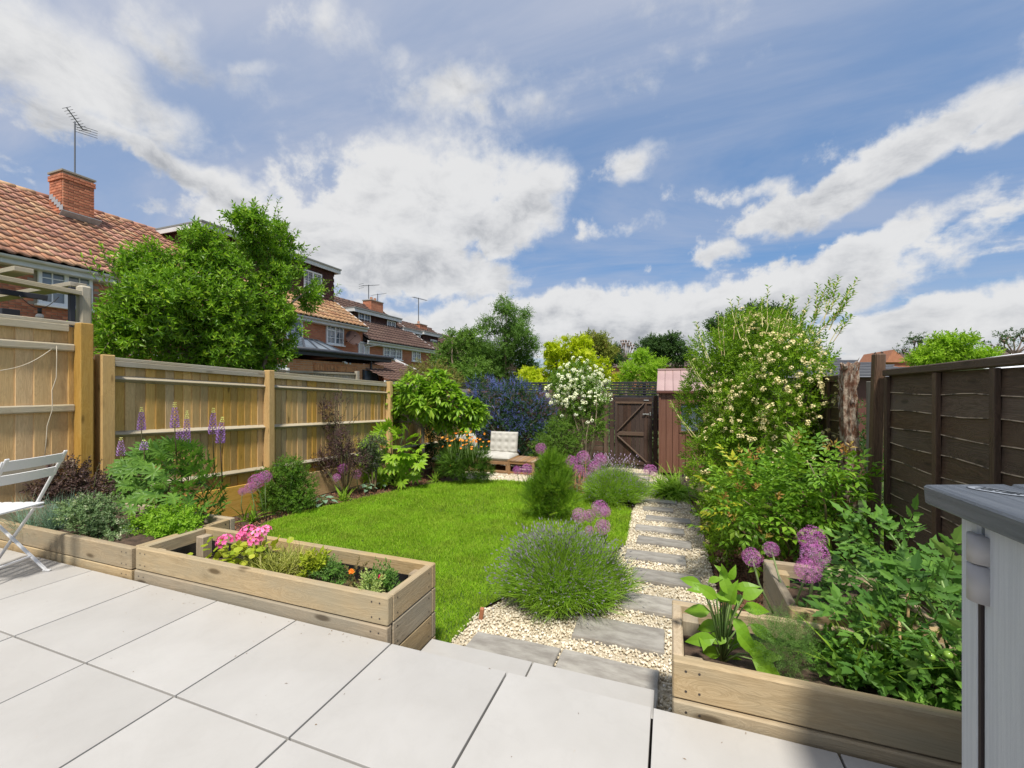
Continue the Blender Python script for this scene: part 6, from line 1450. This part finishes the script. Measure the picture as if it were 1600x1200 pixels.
# ---- left border -------------------------------------------------------------
def magnolia():
    b = Vector((-5.0, 8.0, gz(8.0))); Y = 7.9; root = thing('small_tree', 'small umbrella-shaped tree with long glossy light green leaves over the left border', 'tree', tuple(b))
    j = on_y(660, 668, Y); s = Geo(); s.tube([b-Vector((0, 0, .05)), b.lerp(j, .5)+Vector((.03, 0, 0)), j], [.042, .036, .034], 8)
    crown = [(592, 640, 20), (735, 665, 16), (750, 650, 12), (600, 645, 18), (620, 620, 22), (650, 605, 24), (680, 600, 24), (700, 620, 24), (670, 630, 28), (640, 635, 24), (720, 640, 20), (735, 655, 16), (690, 650, 20), (610, 665, 12), (745, 640, 12), (715, 665, 10)]
    B = blobs_px(crown, Y, .35, .85); stems(s, j, [q[:3] for q in B], .024, .008, bend=.12, n=6); s.build('trunk', mat('smooth_bark', (.20, .15, .11), .8, (.30, .24, .18), 9, .3), root, True)
    m = [leafmat('tree_leaf_long', (.09, .19, .02), (.22, .38, .035), .3, .4, (.42, .56, .07), spec=.6), GSTEM()]
    P, N = blobpts(B, 520, .3, .15); A = mixdir(N, .7, 1, .35)
    # nearest, largest leaves are parts of their own
    L = []
    for p_, a_ in zip(P, A):
        a_ = Vector(a_); sd_ = a_.orthogonal().normalized(); s2 = a_.cross(sd_)
        for k in range(9):
            t_ = k*2.4+random.random(); pit = R(random.uniform(45, 80)); d = a_*math.cos(pit)+(sd_*math.cos(t_)+s2*math.sin(t_))*math.sin(pit); L.append((p_, d, random.uniform(.75, 1.15)))
    Lf = leaf(.19, .062, .12, .25, 3, .55)
    L.sort(key=lambda q: q[0][1]+.3*random.random()); near, rest = L[:300], L[300:]
    mes = []
    for k in range(4): gg = Geo(); gg.scatter(leaf(.185+.01*k, .058+.004*k, .12, .2+.05*k, 3, .55), [(0, 0, 0)], (0, 0, 1), 1, up=(0, 1, 0), jit=0); mes.append(gg.mesh('leaf', m))
    for p_, d, sc in near:
        d = Vector(d).normalized(); yv = Vector((0, 0, 1)); yv = (yv-d*yv.dot(d)).normalized() if abs(d.z) < .98 else d.orthogonal().normalized(); M = Matrix((yv.cross(d), yv, d)).transposed()
        o = link('leaf', random.choice(mes), root, p_, M.to_euler()); o.scale = (sc,)*3
    g = Geo(); g.scatter(Lf, [q[0] for q in rest], [tuple(q[1]) for q in rest], np.array([q[2] for q in rest]), up=(0, 0, 1)); g.build('leaves', m, root)['kind'] = 'stuff'
magnolia()
def leaf_parts(name, label, cat, base, items, meshes, smat=None, pname='leaf', group=None, face=(0, 0, 1)):
    """a plant whose big leaves are separate parts: items = (point, direction, scale)"""
    root = thing(name, label, cat, tuple(base), group); s = Geo()
    for p_, d, sc in items:
        d = Vector(d).normalized(); yv = (Vector(face)+Vector((random.gauss(0, .2), random.gauss(0, .2), random.gauss(0, .2)))).normalized(); yv = (yv-d*yv.dot(d)).normalized() if abs(d.z) < .98 else d.orthogonal().normalized(); M = Matrix((yv.cross(d), yv, d)).transposed()
        o = link(pname, random.choice(meshes), root, p_, M.to_euler()); o.scale = (sc,)*3
        a = Vector(base); q = Vector(p_); s.tube([a, a.lerp(q, .5)+Vector((0, 0, .15*(q-a).length)), q], [.005, .004, .003], 4)
    s.build('stems', smat or GSTEM(), root, True); return root
def lmesh(T, m): g = Geo(); g.scatter(T, [(0, 0, 0)], (0, 0, 1), 1, up=(0, 1, 0), jit=0); return g.mesh('leaf', m)
# fatsia
FT = [leafmat('fatsia_leaf', (.10, .22, .015), (.24, .40, .03), .3, .4, (.40, .54, .06), spec=.6)]
fm = [lmesh(palmate(8, .16, .05, 115, 0, .15, 3), FT) for _ in range(2)]
items = []
Yf = 7.0
for px, py in [(x_, y_) for x_ in range(568, 664, 11) for y_ in range(660, 756, 10)]:
    u = ((px-614)/46)**2+((py-710)/46)**2
    if u < 1.15: p = on_y(px+random.uniform(-6, 6), py+random.uniform(-6, 6), Yf+random.uniform(-.3, .3)-.2*(1-u)); items.append((p, Vector(((px-614)/46*.8+random.uniform(-.3, .3), -.6, (700-py)/50)), random.uniform(.95, 1.35)))
leaf_parts('fatsia', 'fatsia plant with big hand-shaped yellow-green leaves under the small tree', 'plant', (-5.15, 7.2, gz(7.2)), items, fm, face=(.3, -.6, .7))
bl = blobs_px([(688, 690, 26), (680, 665, 18), (705, 710, 20), (670, 710, 16), (690, 720, 18)], 9.0, .2)
bush('dark_shrub', 'dark glossy evergreen shrub in the shade behind the small tree trunk', 'shrub', (-5.0, 9.0, gz(9)), bl, [sprig(8, .12, .06, .028, 55) for _ in range(2)], 700, [leafmat('dark_glossy', (.015, .035, .015), (.035, .075, .025), .35, .15, (.06, .12, .03)), BARK()])
# euryops / orange geum
def geum():
    p = Vector((-4.2, 8.25, gz(8.25))); B = blobs_px([(715, 722, 26), (735, 730, 24), (745, 715, 18), (722, 705, 16), (700, 730, 16), (760, 738, 10)], 8.0, .2)
    g = Geo(); P, N = blobpts(B, 1500, .4, .2, zmin=gz(8)); nd = tuft(10, .14, .007, 30, .3, 2); g.scatter([nd, sprig(10, .12, .03, .008, 40)], P, mixdir(N, .8, 1, .4), 1.0)
    root = thing('orange_flowering_shrub', 'dark feathery shrub topped with small orange flowers in front of the sofa', 'shrub', tuple(p)); g.build('foliage', [leafmat('feathery', (.03, .075, .012), (.08, .16, .02), .5, .25, (.15, .26, .03)), GSTEM()], root)
    g = Geo(); fl = star(7, .028, .8, 0, .25); P = []
    for i in range(50): px = random.gauss(730, 17); py = random.gauss(690, 7); P.append(tuple(on_y(px, py-3, 7.6+random.uniform(-.25, .15))))
    for px, py in ((704, 728), (706, 733), (695, 682), (692, 698), (700, 700)): P.append(tuple(on_y(px, py, 7.75)))
    g.scatter(fl, P, rng.normal(size=(len(P), 3))*.35+[0, -.5, .8], rng.uniform(.8, 1.15, len(P)))
    for q in P[:45]: q = Vector(q); g.tube([q, q-Vector((random.uniform(-.05, .05), 0, .25))], .003, 3, 1)
    g.build('flowers', [leafmat('orange_petal', (.70, .18, .02), (.85, .30, .04), .6, .2, (.9, .42, .1)), GSTEM()], root)['kind'] = 'stuff'
geum()
# purple-leaved shrubs
PUR = [leafmat('purple_leaf', (.035, .018, .028), (.085, .05, .055), .45, .2, (.17, .12, .12)), RSTEM()]
Yp = 5.95
bl = blobs_px([(512, 640, 13), (520, 665, 17), (535, 690, 22), (508, 700, 20), (545, 710, 24), (500, 720, 18), (525, 725, 24), (560, 725, 18), (498, 672, 10), (532, 625, 8)], Yp, .2)
bush('smoke_bush', 'loose purple-leaved shrub against the middle of the left fence', 'shrub', (-5.25, Yp, gz(Yp)), bl, [sprig(7, .08, .034, .02, 60, stem_m=1) for _ in range(3)], 1000, PUR, stem_mat=RSTEM(), ntr=14, r0=.012, shell=.7, inner=False,
     extra=shoots([on_y(px, py, Yp) for px, py in ((505, 640), (525, 632), (540, 640), (515, 650), (555, 655), (500, 660), (540, 670))], [(.0, 0, 1), (.1, 0, 1), (.4, 0, 1), (-.1, 0, 1), (.6, 0, .8), (-.3, 0, 1), (.6, 0, .8)], .3, 10, leaf(.03, .018)))
Yq = 6.4
bl = blobs_px([(575, 700, 14), (590, 690, 12), (570, 715, 14), (585, 720, 16)], Yq, .15)
bush('elder_shrub', 'mauve-flowered dark shrub between the smoke bush and the fatsia', 'shrub', (-5.0, Yq, gz(Yq)), bl, [sprig(7, .09, .04, .02, 60, stem_m=1) for _ in range(2)], 520, [leafmat('grey_green_leaf', (.05, .07, .045), (.10, .13, .08), .5, .2, (.24, .19, .26)), RSTEM()], stem_mat=RSTEM(), shell=.7, inner=False)
# round green shrub
b = on_ground(450, 800); bl = blobs_px([(445, 755, 36), (465, 765, 28), (430, 770, 28), (455, 735, 20), (470, 780, 22), (420, 785, 20), (445, 785, 30)], b.y+.1, .12)
bush('round_shrub', 'round dense mid-green shrub at the left edge of the lawn', 'shrub', tuple(b), bl, [sprig(8, .06, .03, .016, 58) for _ in range(4)], 1700, [leafmat('choisya', (.04, .10, .015), (.10, .20, .025), .35, .3, (.2, .34, .04)), GSTEM()], stem_mat=GSTEM(), zmin=gz(b.y)+.02,
     extra=shoots([on_y(px, py, b.y+.25) for px, py in ((380, 735), (395, 730), (405, 715), (375, 745))], [(-.3, 0, 1), (-.1, 0, 1), (0, 0, 1), (-.6, 0, .8)], .25, 10, leaf(.03, .016)))
# hostas
HO = [leafmat('hosta_blue', (.10, .19, .13), (.20, .32, .24), .4, .25, (.36, .44, .33))]; hm = [lmesh(leaf(.16, .12, .10, .35, 4, .4), HO), lmesh(leaf(.14, .11, .12, .5, 4, .4), HO)]
for lab, px, py, n, rad in (('blue-green hosta with broad cupped leaves below the round shrub', 505, 790, 12, .17), ('pale-edged small hosta in front of the smoke bush on the lawn edge', 575, 768, 11, .15), ('second small hosta beside the pale-edged hosta, nearer the fatsia', 597, 763, 8, .13)):
    b = on_ground(px, py); it = []
    for k in range(n): a = k*2.4; r = rad*(.25+.75*(k/n)); it.append((V3(b, r*.7*math.cos(a), r*.7*math.sin(a), .17-.13*r/rad), (math.cos(a), math.sin(a), .25), random.uniform(.7, 1.0)*(.85 if rad < .16 else 1)))
    leaf_parts('hosta', lab, 'plant', tuple(b), it, hm, group='blue-green hostas along the left lawn edge')
STRAP = [leafmat('strap_leaf', (.10, .20, .02), (.20, .33, .04), .4, .35, (.36, .44, .08))]
for lab, px, py, L, n in (('strappy green leaves below the large allium group at the left fence', 388, 815, .30, 3), ('arching strappy leaves below the allium trio', 538, 782, .28, 4), ('strappy green clump left of the small tree trunk base', 622, 760, .30, 3), ('leafy green clump right of the small tree trunk at the lawn edge', 680, 752, .26, 4)):
    b = on_ground(px, py); clump('strappy_plant', lab, 'plant', b, n, [tuft(9, L, .022, 48, .9, 4)], STRAP, .08)
# lupins
def lupin():
    b = Vector((-4.72, 2.75, gz(2.7)+.15)); Y = 2.75; root = thing('lupin', 'lupin plant with nine blue-violet flower spikes above palmate leaves', 'plant', tuple(b))
    LM = [leafmat('lupin_leaf', (.05, .13, .03), (.13, .25, .045), .42, .32, (.24, .38, .09))]
    mes = [lmesh(palmate(9, .085, .022, 160, 0, .18, 3), LM) for _ in range(3)]
    s = Geo(); n = 0
    sel = []
    for _ in range(2000):
        px, py = random.uniform(160, 352), random.uniform(690, 845); u = ((px-262)/92)**2+((py-770)/80)**2
        if u < 1 and all((px-a)**2+(py-c)**2 > 48 for a, c in sel): sel.append((px, py))
    for px, py in sel[:290]:
        u, v = (px-262)/92, (778-py)/76; dep = Y-.28*math.sqrt(max(0, 1-u*u-v*v))*random.uniform(-.5, 1.3); p = on_y(px, py, dep)
        d = Vector((u*.8+random.uniform(-.3, .3), -.45+random.uniform(-.3, .2), v*.35+random.uniform(-.1, .35))).normalized(); yv = Vector((random.gauss(.1, .3), -.8+random.gauss(0, .2), .7)); yv = (yv-d*yv.dot(d)).normalized(); M = Matrix((yv.cross(d), yv, d)).transposed()
        o = link('leaf', random.choice(mes), root, p, M.to_euler()); o.scale = (random.uniform(.85, 1.35),)*3
        if random.random() < .5: s.tube([p, p-d*.1-Vector((0, -.05, .12))], [.0022, .003], 4)
    for _ in range(8): px = random.uniform(210, 320); stems(s, b, [on_y(px, random.uniform(740, 790), Y)], .008, .004, n=5)
    # spikes
    FM = [leafmat('lupin_floret', (.16, .08, .32), (.33, .19, .50), .6, .2, (.60, .46, .66)), leafmat('lupin_tip', (.42, .46, .16), (.60, .62, .30), .6, .2, (.66, .64, .55)), GSTEM()]
    def spike(H, r=.033):
        t = Tpl(); k = int(H/.0165)
        for i in range(k):
            z = H*i/k; u = i/k; rr = r*(1-.8*u**1.6); mi = 1 if u > .74 else 0
            for j in range(6):
                a = i*.5+j*1.047; fs = .023*(1-.6*u)*random.uniform(.7, 1.2); c_, s_ = math.cos(a), math.sin(a)
                t.add([(c_*rr*.4, s_*rr*.4, z-.002), (c_*rr-s_*fs*.4, s_*rr+c_*fs*.4, z+.002), (c_*(rr+fs*.3), s_*(rr+fs*.3), z+fs), (c_*rr+s_*fs*.4, s_*rr-c_*fs*.4, z+.002)], [(0, 1, 2, 3)], mi)
        return t
    for px, yt, yb, lean in ((221, 635, 672, 0), (273, 627, 668, 0), (291, 640, 695, .02), (281, 662, 700, -.03), (332, 636, 678, .03), (344, 650, 692, .06), (189, 682, 712, 0), (225, 686, 703, 0), (194, 715, 738, .08)):
        Ys = Y+random.uniform(-.12, .1); top = on_y(px+lean*60, yt, Ys); bt = on_y(px, yb, Ys); H = (top-bt).length; g = Geo(); g.scatter(spike(H), [tuple(bt)], tuple(top-bt), 1); g.build('flower_spike', FM, root)
        s.tube([bt+(top-bt)*.3, bt, bt+Vector((.0, .02, -.35))], [.003, .004, .006], 5)
    s.build('stems', RSTEM(), root, True)
lupin()
b = Vector((-4.35, 2.2, .12)); bl = blobs_px([(240, 825, 26), (272, 818, 26), (215, 834, 20), (290, 822, 16), (250, 836, 18)], 2.28, .08)
bush('bright_leafy_plant', 'bright green small-leaved plant at the foot of the lupin', 'plant', (-4.1, 2.28, .1), bl, [sprig(7, .06, .034, .02, 60, seg=1) for _ in range(3)], 520, [leafmat('bright_leaf', (.10, .22, .02), (.20, .36, .03), .45, .35, (.34, .5, .06)), GSTEM()], stem_mat=GSTEM(), ntr=10, r0=.005)
bl = blobs_px([(150, 800, 24), (170, 822, 20), (120, 800, 20), (185, 842, 16), (140, 828, 20), (100, 818, 16)], 2.08, .08)
bush('variegated_plant', 'small-leaved cream-variegated plant at the corner of the low raised bed', 'plant', (-5.0, 2.15, .1), bl, [sprig(8, .05, .022, .015, 60) for _ in range(3)], 620, [leafmat('variegated', (.07, .13, .06), (.16, .24, .12), .45, .25, (.58, .60, .42)), GSTEM()], stem_mat=GSTEM(), ntr=8, r0=.004)
bl = blobs_px([(60, 770, 30), (100, 755, 30), (140, 760, 22), (40, 750, 20), (160, 775, 16), (90, 780, 24)], 2.45, .1)
bush('heuchera', 'dark purple-brown leafy plant behind the white chair', 'plant', (-5.2, 2.45, .1), bl, [sprig(8, .08, .034, .022, 55, stem_m=1) for _ in range(3)], 620, [leafmat('plum_leaf', (.045, .03, .035), (.10, .065, .065), .45, .2, (.2, .15, .12)), RSTEM()], stem_mat=RSTEM(), ntr=10, r0=.006,
     extra=shoots([on_y(px, py, 2.45) for px, py in ((40, 735), (60, 730), (75, 740), (120, 740), (150, 745))], [(-.1, 0, 1), (.1, 0, 1), (.2, 0, 1), (0, 0, 1), (.3, 0, 1)], .22, 9, leaf(.034, .022)))
p = on_z(115, 815, .13)
clump('blue_fescue', 'blue-green fescue grass mound in the low raised bed behind the chair', 'grass', (-4.9, 2.05, .12), 26, [tuft(34, .30, .0032, 48, .6, 3)], [leafmat('fescue', (.09, .16, .13), (.17, .27, .22), .5, .2, (.28, .36, .27))], .16)

# ---- in the big planter
PK = leafmat('pink_petal', (.72, .10, .38), (.85, .20, .50), .6, .25, (.92, .42, .66)); YG = [leafmat('yellow_green', (.18, .26, .02), (.32, .38, .04), .45, .35, (.5, .48, .08)), GSTEM()]
def pelargonium():
    b = (-2.75, 2.12, .06); root = thing('geranium', 'pink-flowered geranium with yellow-green leaves in the large planter', 'plant', b)
    g = Geo(); s = Geo(); rl = Tpl(); N = 9; rl.add([(0, 0, 0)]+[(.022*math.cos(6.283*k/N)*(1+.1*(k % 2)), .004*(k % 2), .022+.022*math.sin(6.283*k/N)) for k in range(N)], [(0, 1+k, 1+(k+1) % N) for k in range(N)])
    P = []; 
    for px, py in [(random.gauss(355, 22), random.gauss(865, 9)) for _ in range(70)]+[(random.gauss(400, 22), random.gauss(860, 8)) for _ in range(60)]: P.append(tuple(on_y(px, min(py, 885), 2.1+random.uniform(-.12, .14))))
    A = rng.normal(size=(len(P), 3))*.7+[0, -.5, .3]; g.scatter(rl, P, A, rng.uniform(.7, 1.3, len(P)), up=(0, -.3, 1)); g.build('foliage', YG, root)
    for px, py, r in ((351, 846, 13), (388, 832, 14), (405, 835, 14), (398, 845, 10), (415, 829, 9), (378, 838, 9)):
        h = on_y(px, py, 2.1+random.uniform(-.05, .05)); gg = Geo(); gg.scatter(cluster(15, .042*r/13, .016, 0, 5, .8), [tuple(h)], (0, -.35, 1), 1.15); gg.build('flower_head', [PK], root); s.tube([h, Vector((h.x+random.uniform(-.03, .03), 2.12, .07))], .0035, 5)
    s.build('stems', GSTEM(), root, True)
pelargonium()
clump('sedge_tuft', 'variegated sedge tuft with cream-edged blades in the middle of the large planter', 'grass', (-2.42, 2.12, .06), 24, [tuft(30, .235, .006, 42, .9, 4)], [leafmat('sedge', (.16, .22, .04), (.34, .36, .10), .45, .3, (.62, .54, .28))], .14)
def small(label, px, py, rpx, n, m, Y=2.1, L=.026, W_l=.011, name='bedding_plant'):
    bl = blobs_px([(px, py, rpx), (px-rpx*.5, py+rpx*.4, rpx*.7), (px+rpx*.5, py+rpx*.4, rpx*.7)], Y, .03); base = (bl[0][0], Y, .06)
    return bush(name, label, 'plant', base, bl, [sprig(9, .06, L, W_l, 50, stem_m=1) for _ in range(3)], n, m, stem_mat=GSTEM(), ntr=8, r0=.003, inner=False, shell=.7)
ML = [leafmat('bedding_leaf', (.05, .13, .03), (.12, .24, .05), .45, .3, (.25, .38, .10)), GSTEM()]
small('bushy grey-green bedding plant in the large planter, right of the sedge', 517, 897, 17, 120, ML); small('leafy bedding plant with one bright pink flower at the right end of the large planter', 600, 905, 20, 120, ML)
small('yellowish leafy sprig between the sedge and the grey-green bedding plant', 490, 885, 12, 40, YG, 2.08, .045, .025); small('dry twiggy plant in the large planter with one small orange flower', 555, 905, 14, 40, [leafmat('dry_leaf', (.14, .12, .06), (.24, .2, .1)), RSTEM()])
small('low pale lime plant hugging the front wall of the large planter', 578, 918, 10, 60, [leafmat('pale_lime', (.3, .4, .14), (.42, .5, .22)), GSTEM()], 1.98)
for px, py, mm, r, lab in ((596, 903, leafmat('magenta_petal', (.75, .03, .22), (.85, .08, .32)), .022, 'single magenta flower at the right end of the large planter'), (549, 893, leafmat('orange_petal', (0, 0, 0), (0, 0, 0)), .014, 'single tiny orange flower in the large planter')):
    h = on_y(px, py, 2.05); g = Geo(); g.scatter(cluster(6, .010, r, 0, 5, .6), [tuple(h)], (0, -.6, .8), 1); g.tube([h, h-Vector((0, -.02, .12))], .002, 4, 1); tag(g.build('flower', [mm, GSTEM()], loc=h), lab, 'flower')

# ---- nandina-like shrub with pinnate leaves
def nandina():
    N_ = [leafmat('nandina_leaf', (.06, .15, .018), (.14, .28, .025), .36, .32, (.30, .44, .05), spec=.5), leafmat('nandina_young', (.34, .16, .08), (.34, .26, .08), .4, .3, (.35, .38, .06)), leafmat('nandina_yellow', (.30, .34, .03), (.42, .42, .05), .4, .35)]
    base = (1.15, 4.25, gz(4.3)); root = thing('nandina_shrub', 'glossy shrub with divided green leaves and orange-red young tips in front of the hedge', 'shrub', base); g = Geo()
    T = [compound(7, .19, .034, .068) for _ in range(3)]
    B = blobs_px([(1160, 780, 40), (1200, 770, 46), (1250, 760, 46), (1300, 770, 44), (1230, 810, 50), (1180, 825, 36), (1290, 820, 46), (1340, 790, 36), (1265, 725, 24), (1370, 800, 24), (1135, 810, 22), (1150, 735, 18), (1310, 725, 12)], 4.2, .25)
    P, N = blobpts(B, 620, .45, .15, zmin=gz(4)+.1); A = mixdir(N, .35, 1, .45)
    yl = P[:, 0]+rng.normal(size=len(P))*.12 < .40; g.scatter(T, P[~yl], A[~yl], rng.uniform(.8, 1.2, (~yl).sum()), up=(0, 0, 1)); g.scatter(T, P[yl], A[yl], rng.uniform(.7, 1.0, yl.sum()), up=(0, 0, 1), mshift=2)
    for px, py in ((1160, 715), (1175, 720), (1150, 730), (1190, 712), (1170, 740), (1130, 790), (1125, 775), (1165, 765), (1180, 770), (1300, 700), (1312, 705), (1210, 780), (1135, 745), (1145, 815), (1250, 695), (1320, 712), (1195, 838)):
        p = on_y(px, py, 4.0); k = 2; g.scatter([sprig(6, .06, .05, .022, 50, 1, 0)], [V3(p, random.gauss(0, .02), 0, random.gauss(0, .02)) for _ in range(k)], rng.normal(size=(k, 3))*.4+[0, -.3, 1], 1.0, mshift=1)
    g.build('foliage', N_, root); s = Geo(); stems(s, base, [q[:3] for q in B], .014, .005, n=5); s.build('stems', RSTEM(), root, True)
nandina()
# ---- right planter crops
def pepper():
    base = Vector((.22, 2.12, .07)); PM = [leafmat('pepper_leaf', (.07, .18, .015), (.15, .30, .022), .34, .35, (.24, .40, .04), spec=.7)]; mes = [lmesh(leaf(.14, .072, .10, .30, 5, .42), PM), lmesh(leaf(.125, .06, .14, .45, 5, .42), PM)]
    it = []
    for px, py, dx, dz, sc in ((1100, 925, -1, .25, .7), (1095, 912, -1, .1, .75), (1130, 905, .2, .9, .8), (1150, 920, .8, .4, .9), (1110, 955, -1, -.1, 1.0), (1140, 945, 0, .3, 1.1), (1160, 950, 1, .1, 1.15), (1125, 975, -1, -.3, 1.15), (1150, 985, .7, -.5, 1.25), (1172, 975, 1, -.35, 1.1), (1118, 998, -1, -.1, 1.2), (1165, 1000, .9, -.5, 1.3), (1128, 1015, -.9, -.4, 1.1), (1175, 1030, 1, -.35, 1.2), (1140, 930, -.3, .7, .9), (1145, 965, .3, -.2, 1.1), (1120, 935, -.6, .4, .9), (1160, 935, .8, .5, .8)):
        p = on_y(px, py, 2.1+random.uniform(-.08, .06)); it.append((p, (dx*.8, random.uniform(-.35, .1), dz), sc*.8)); it.append((p+Vector((random.gauss(0, .03), .05, random.gauss(-.01, .03))), (-dx*.5+random.gauss(0, .5), -.2, random.gauss(.2, .4)), sc*.6))
    leaf_parts('pepper_plant', 'young pepper plant with big shiny pointed leaves at the left end of the tomato planter', 'plant', tuple(base), it, mes, face=(0, -.75, .65))
pepper()
def rosemary():
    bl = blobs_px([(1215, 995, 24), (1235, 1003, 24), (1205, 1010, 24), (1240, 1025, 24), (1220, 1040, 20), (1250, 985, 14)], 2.08, .05); nd = Tpl()
    for k in range(26):
        a = k*2.4; z = .006*k; d = Vector((math.cos(a)*.75, math.sin(a)*.75, .6)); nd.add([(0, 0, z), (d.x*.02-.0012, d.y*.02, z+d.z*.02), (d.x*.02+.0022, d.y*.02, z+d.z*.02+.001)], [(0, 1, 2)], 0, newg=(k % 6 == 0))
    g = Geo(); P, N = blobpts(bl, 900, .6, .15); g.scatter(nd, P, mixdir(N, .8, 1, .4), rng.uniform(.3, .55, len(P))); root = thing('rosemary', 'dark fine-needled rosemary bush next to the pepper plant', 'plant', (.5, 2.1, .07)); g.build('foliage', [leafmat('rosemary_leaf', (.05, .12, .03), (.11, .21, .05), .5, .2, (.2, .32, .09))], root)
rosemary()
clump('chives', 'long arching strappy leaves in the middle of the tomato planter', 'plant', (.80, 2.2, .08), 8, [tuft(7, .36, .010, 34, .7, 4)], [leafmat('strap_leaf', (0, 0, 0), (0, 0, 0))], .12)
bl = [(.75, 2.2, .12, .16, .14, .1), (.95, 2.15, .12, .2, .16, .12), (1.2, 2.15, .12, .2, .16, .12)]
bush('mint_plant', 'low broad-leaved mint filling the tomato planter beneath the arching leaves', 'plant', (.95, 2.15, .08), bl, [sprig(7, .07, .048, .032, 65, 3) for _ in range(3)], 190, [leafmat('mint_leaf', (.05, .14, .025), (.12, .26, .04), .45, .3, (.22, .38, .07)), GSTEM()], stem_mat=GSTEM(), ntr=8, r0=.003)
def tomato(label, base, H, n, blobs_):
    root = thing('tomato_plant', label, 'plant', base, 'tomato plants at the right'); TM = [leafmat('tomato_leaf', (.035, .10, .025), (.10, .22, .04), .5, .3, (.25, .38, .08)), leafmat('tomato_truss', (.20, .36, .04), (.4, .5, .06), .3, .1)]
    def lf():
        t = Tpl()
        for k, (z, sd_) in enumerate(((.05, 1), (.06, -1), (.11, 1), (.12, -1), (.16, 1), (.17, -1))):
            d = Vector((sd_*.85, -.2, .5)).normalized(); yv = Vector((0, 1, 0)); yv = (yv-d*d.y).normalized(); M = Matrix((yv.cross(d), yv, d)).transposed().to_4x4(); M.translation = Vector((0, -z*z*1.6, z)); sc = random.uniform(.6, 1.1)*(1 if k > 1 else .6)
            # toothed leaflet
            L, Wd = .075*sc, .036*sc; V = [(0, 0, 0)]; pr = [(0, 0), (.5, .12), (.38, .2), (.55, .38), (.36, .45), (.46, .6), (.24, .7), (.2, .85), (0, 1)]
            lf_ = [(x*Wd, abs(x)*.25*Wd, u*L) for x, u in pr]; rt = [(-x*Wd, abs(x)*.25*Wd, u*L) for x, u in pr[1:-1]]; V = lf_+rt; c = len(V); V.append((0, -.0, L*.5)); F = [(i, i+1, c) for i in range(8)]; ring = [0]+[9+i for i in range(7)]+[8]; F += [(ring[i+1], ring[i], c) for i in range(8)]
            t.merge(Tpl().add(V, F), M)
        M = Matrix.Translation((0, -.05, .19)); t.merge(Tpl().add([(x_*.04, abs(x_)*.01, u_*.085) for x_, u_ in ((0, 0), (.5, .2), (.35, .3), (.45, .5), (.2, .7), (0, 1), (-.2, .7), (-.45, .5), (-.35, .3), (-.5, .2))], [tuple(range(10))]), M)
        t.add([(0, 0, 0), (.002, -.02, .1), (-.002, -.02, .1), (0, -.05, .19)], [(0, 1, 3, 2)]); return t
    g = Geo(); P, N = blobpts(blobs_, n, .6, .15, keep=lambda p: p[:, 1] > 2.0); A = mixdir(N, .15, 1, .5); g.scatter([lf() for _ in range(4)], P, A, rng.uniform(.6, 1.05, n), up=(0, -.2, 1)); g.build('foliage', TM, root)
    s = Geo(); b = Vector(base)
    for q in blobs_: m_ = Vector(q[:3]); s.tube([b, b.lerp(m_, .5)+Vector((random.uniform(-.04, .04), 0, 0)), m_+Vector((0, 0, q[5]*.8))], [.010, .008, .004], 7)
    s.build('stems', mat('tomato_stem', (.16, .28, .06), .5, (.22, .34, .1), 20), root, True)
    for k in range(3): q = random.choice(blobs_); p = Vector((q[0]+random.uniform(-.5, .5)*q[3], q[1]-q[4]*.6, q[2]+random.uniform(-.2, .4)*q[5])); gg = Geo(); gg.scatter(ico(2, 1, (1, 1, 1), 0), [tuple(p)], (0, 0, 1), .014); gg.build('green_tomato', mat('green_tomato', (.25, .42, .06), .25), root, True)
Bt = blobs_px([(1400, 870, 34), (1380, 930, 34), (1420, 910, 36), (1350, 960, 26), (1390, 850, 22), (1330, 905, 26)], 2.55, .1); tomato('tallest tomato plant rising against the dark fence at right', (1.3, 2.6, .06), .8, 85, Bt)
Bt = blobs_px([(1440, 950, 34), (1470, 930, 32), (1400, 990, 34), (1450, 1010, 32), (1480, 980, 26), (1420, 1040, 24), (1360, 1010, 24), (1480, 1050, 24)], 2.12, .1); tomato('bushy tomato plant in the front planter beside the storage box', (1.2, 2.15, .08), .6, 85, Bt)
Bt = blobs_px([(1300, 935, 24), (1320, 960, 24), (1280, 925, 18)], 2.75, .08); tomato('smaller tomato plant in the short planter behind the alliums', (.9, 2.85, .08), .5, 45, Bt)
for i, (px, py, pb, Y, lab) in enumerate(((1418, 905, 1040, 2.3, 'tall bamboo cane among the tomato plants'), (1405, 960, 1050, 2.25, 'shorter bamboo cane left of the tall one in the tomato planter'))):
    a = on_y(px, py, Y); b = on_y(px+3, pb, Y); g = Geo(); g.tube([(b.x, b.y, .02), a], [.006, .005], 7)
    for k in range(3): c = a.lerp(b, .2+.3*k); g.tube([c-Vector((0, 0, .003)), c+Vector((0, 0, .003))], .008, 7)
    tag(g.build('bamboo_cane', mat('bamboo', (.50, .34, .16), .5), smooth=True, loc=(b.x, b.y, .02)), lab, 'cane')
a = on_y(1405, 993, 2.3); tag(beam('plant_label', None, a, on_y(1445, 998, 2.25), .004, .014, WHITE()), 'white plastic strip lying across the tomato stems', 'plant label')
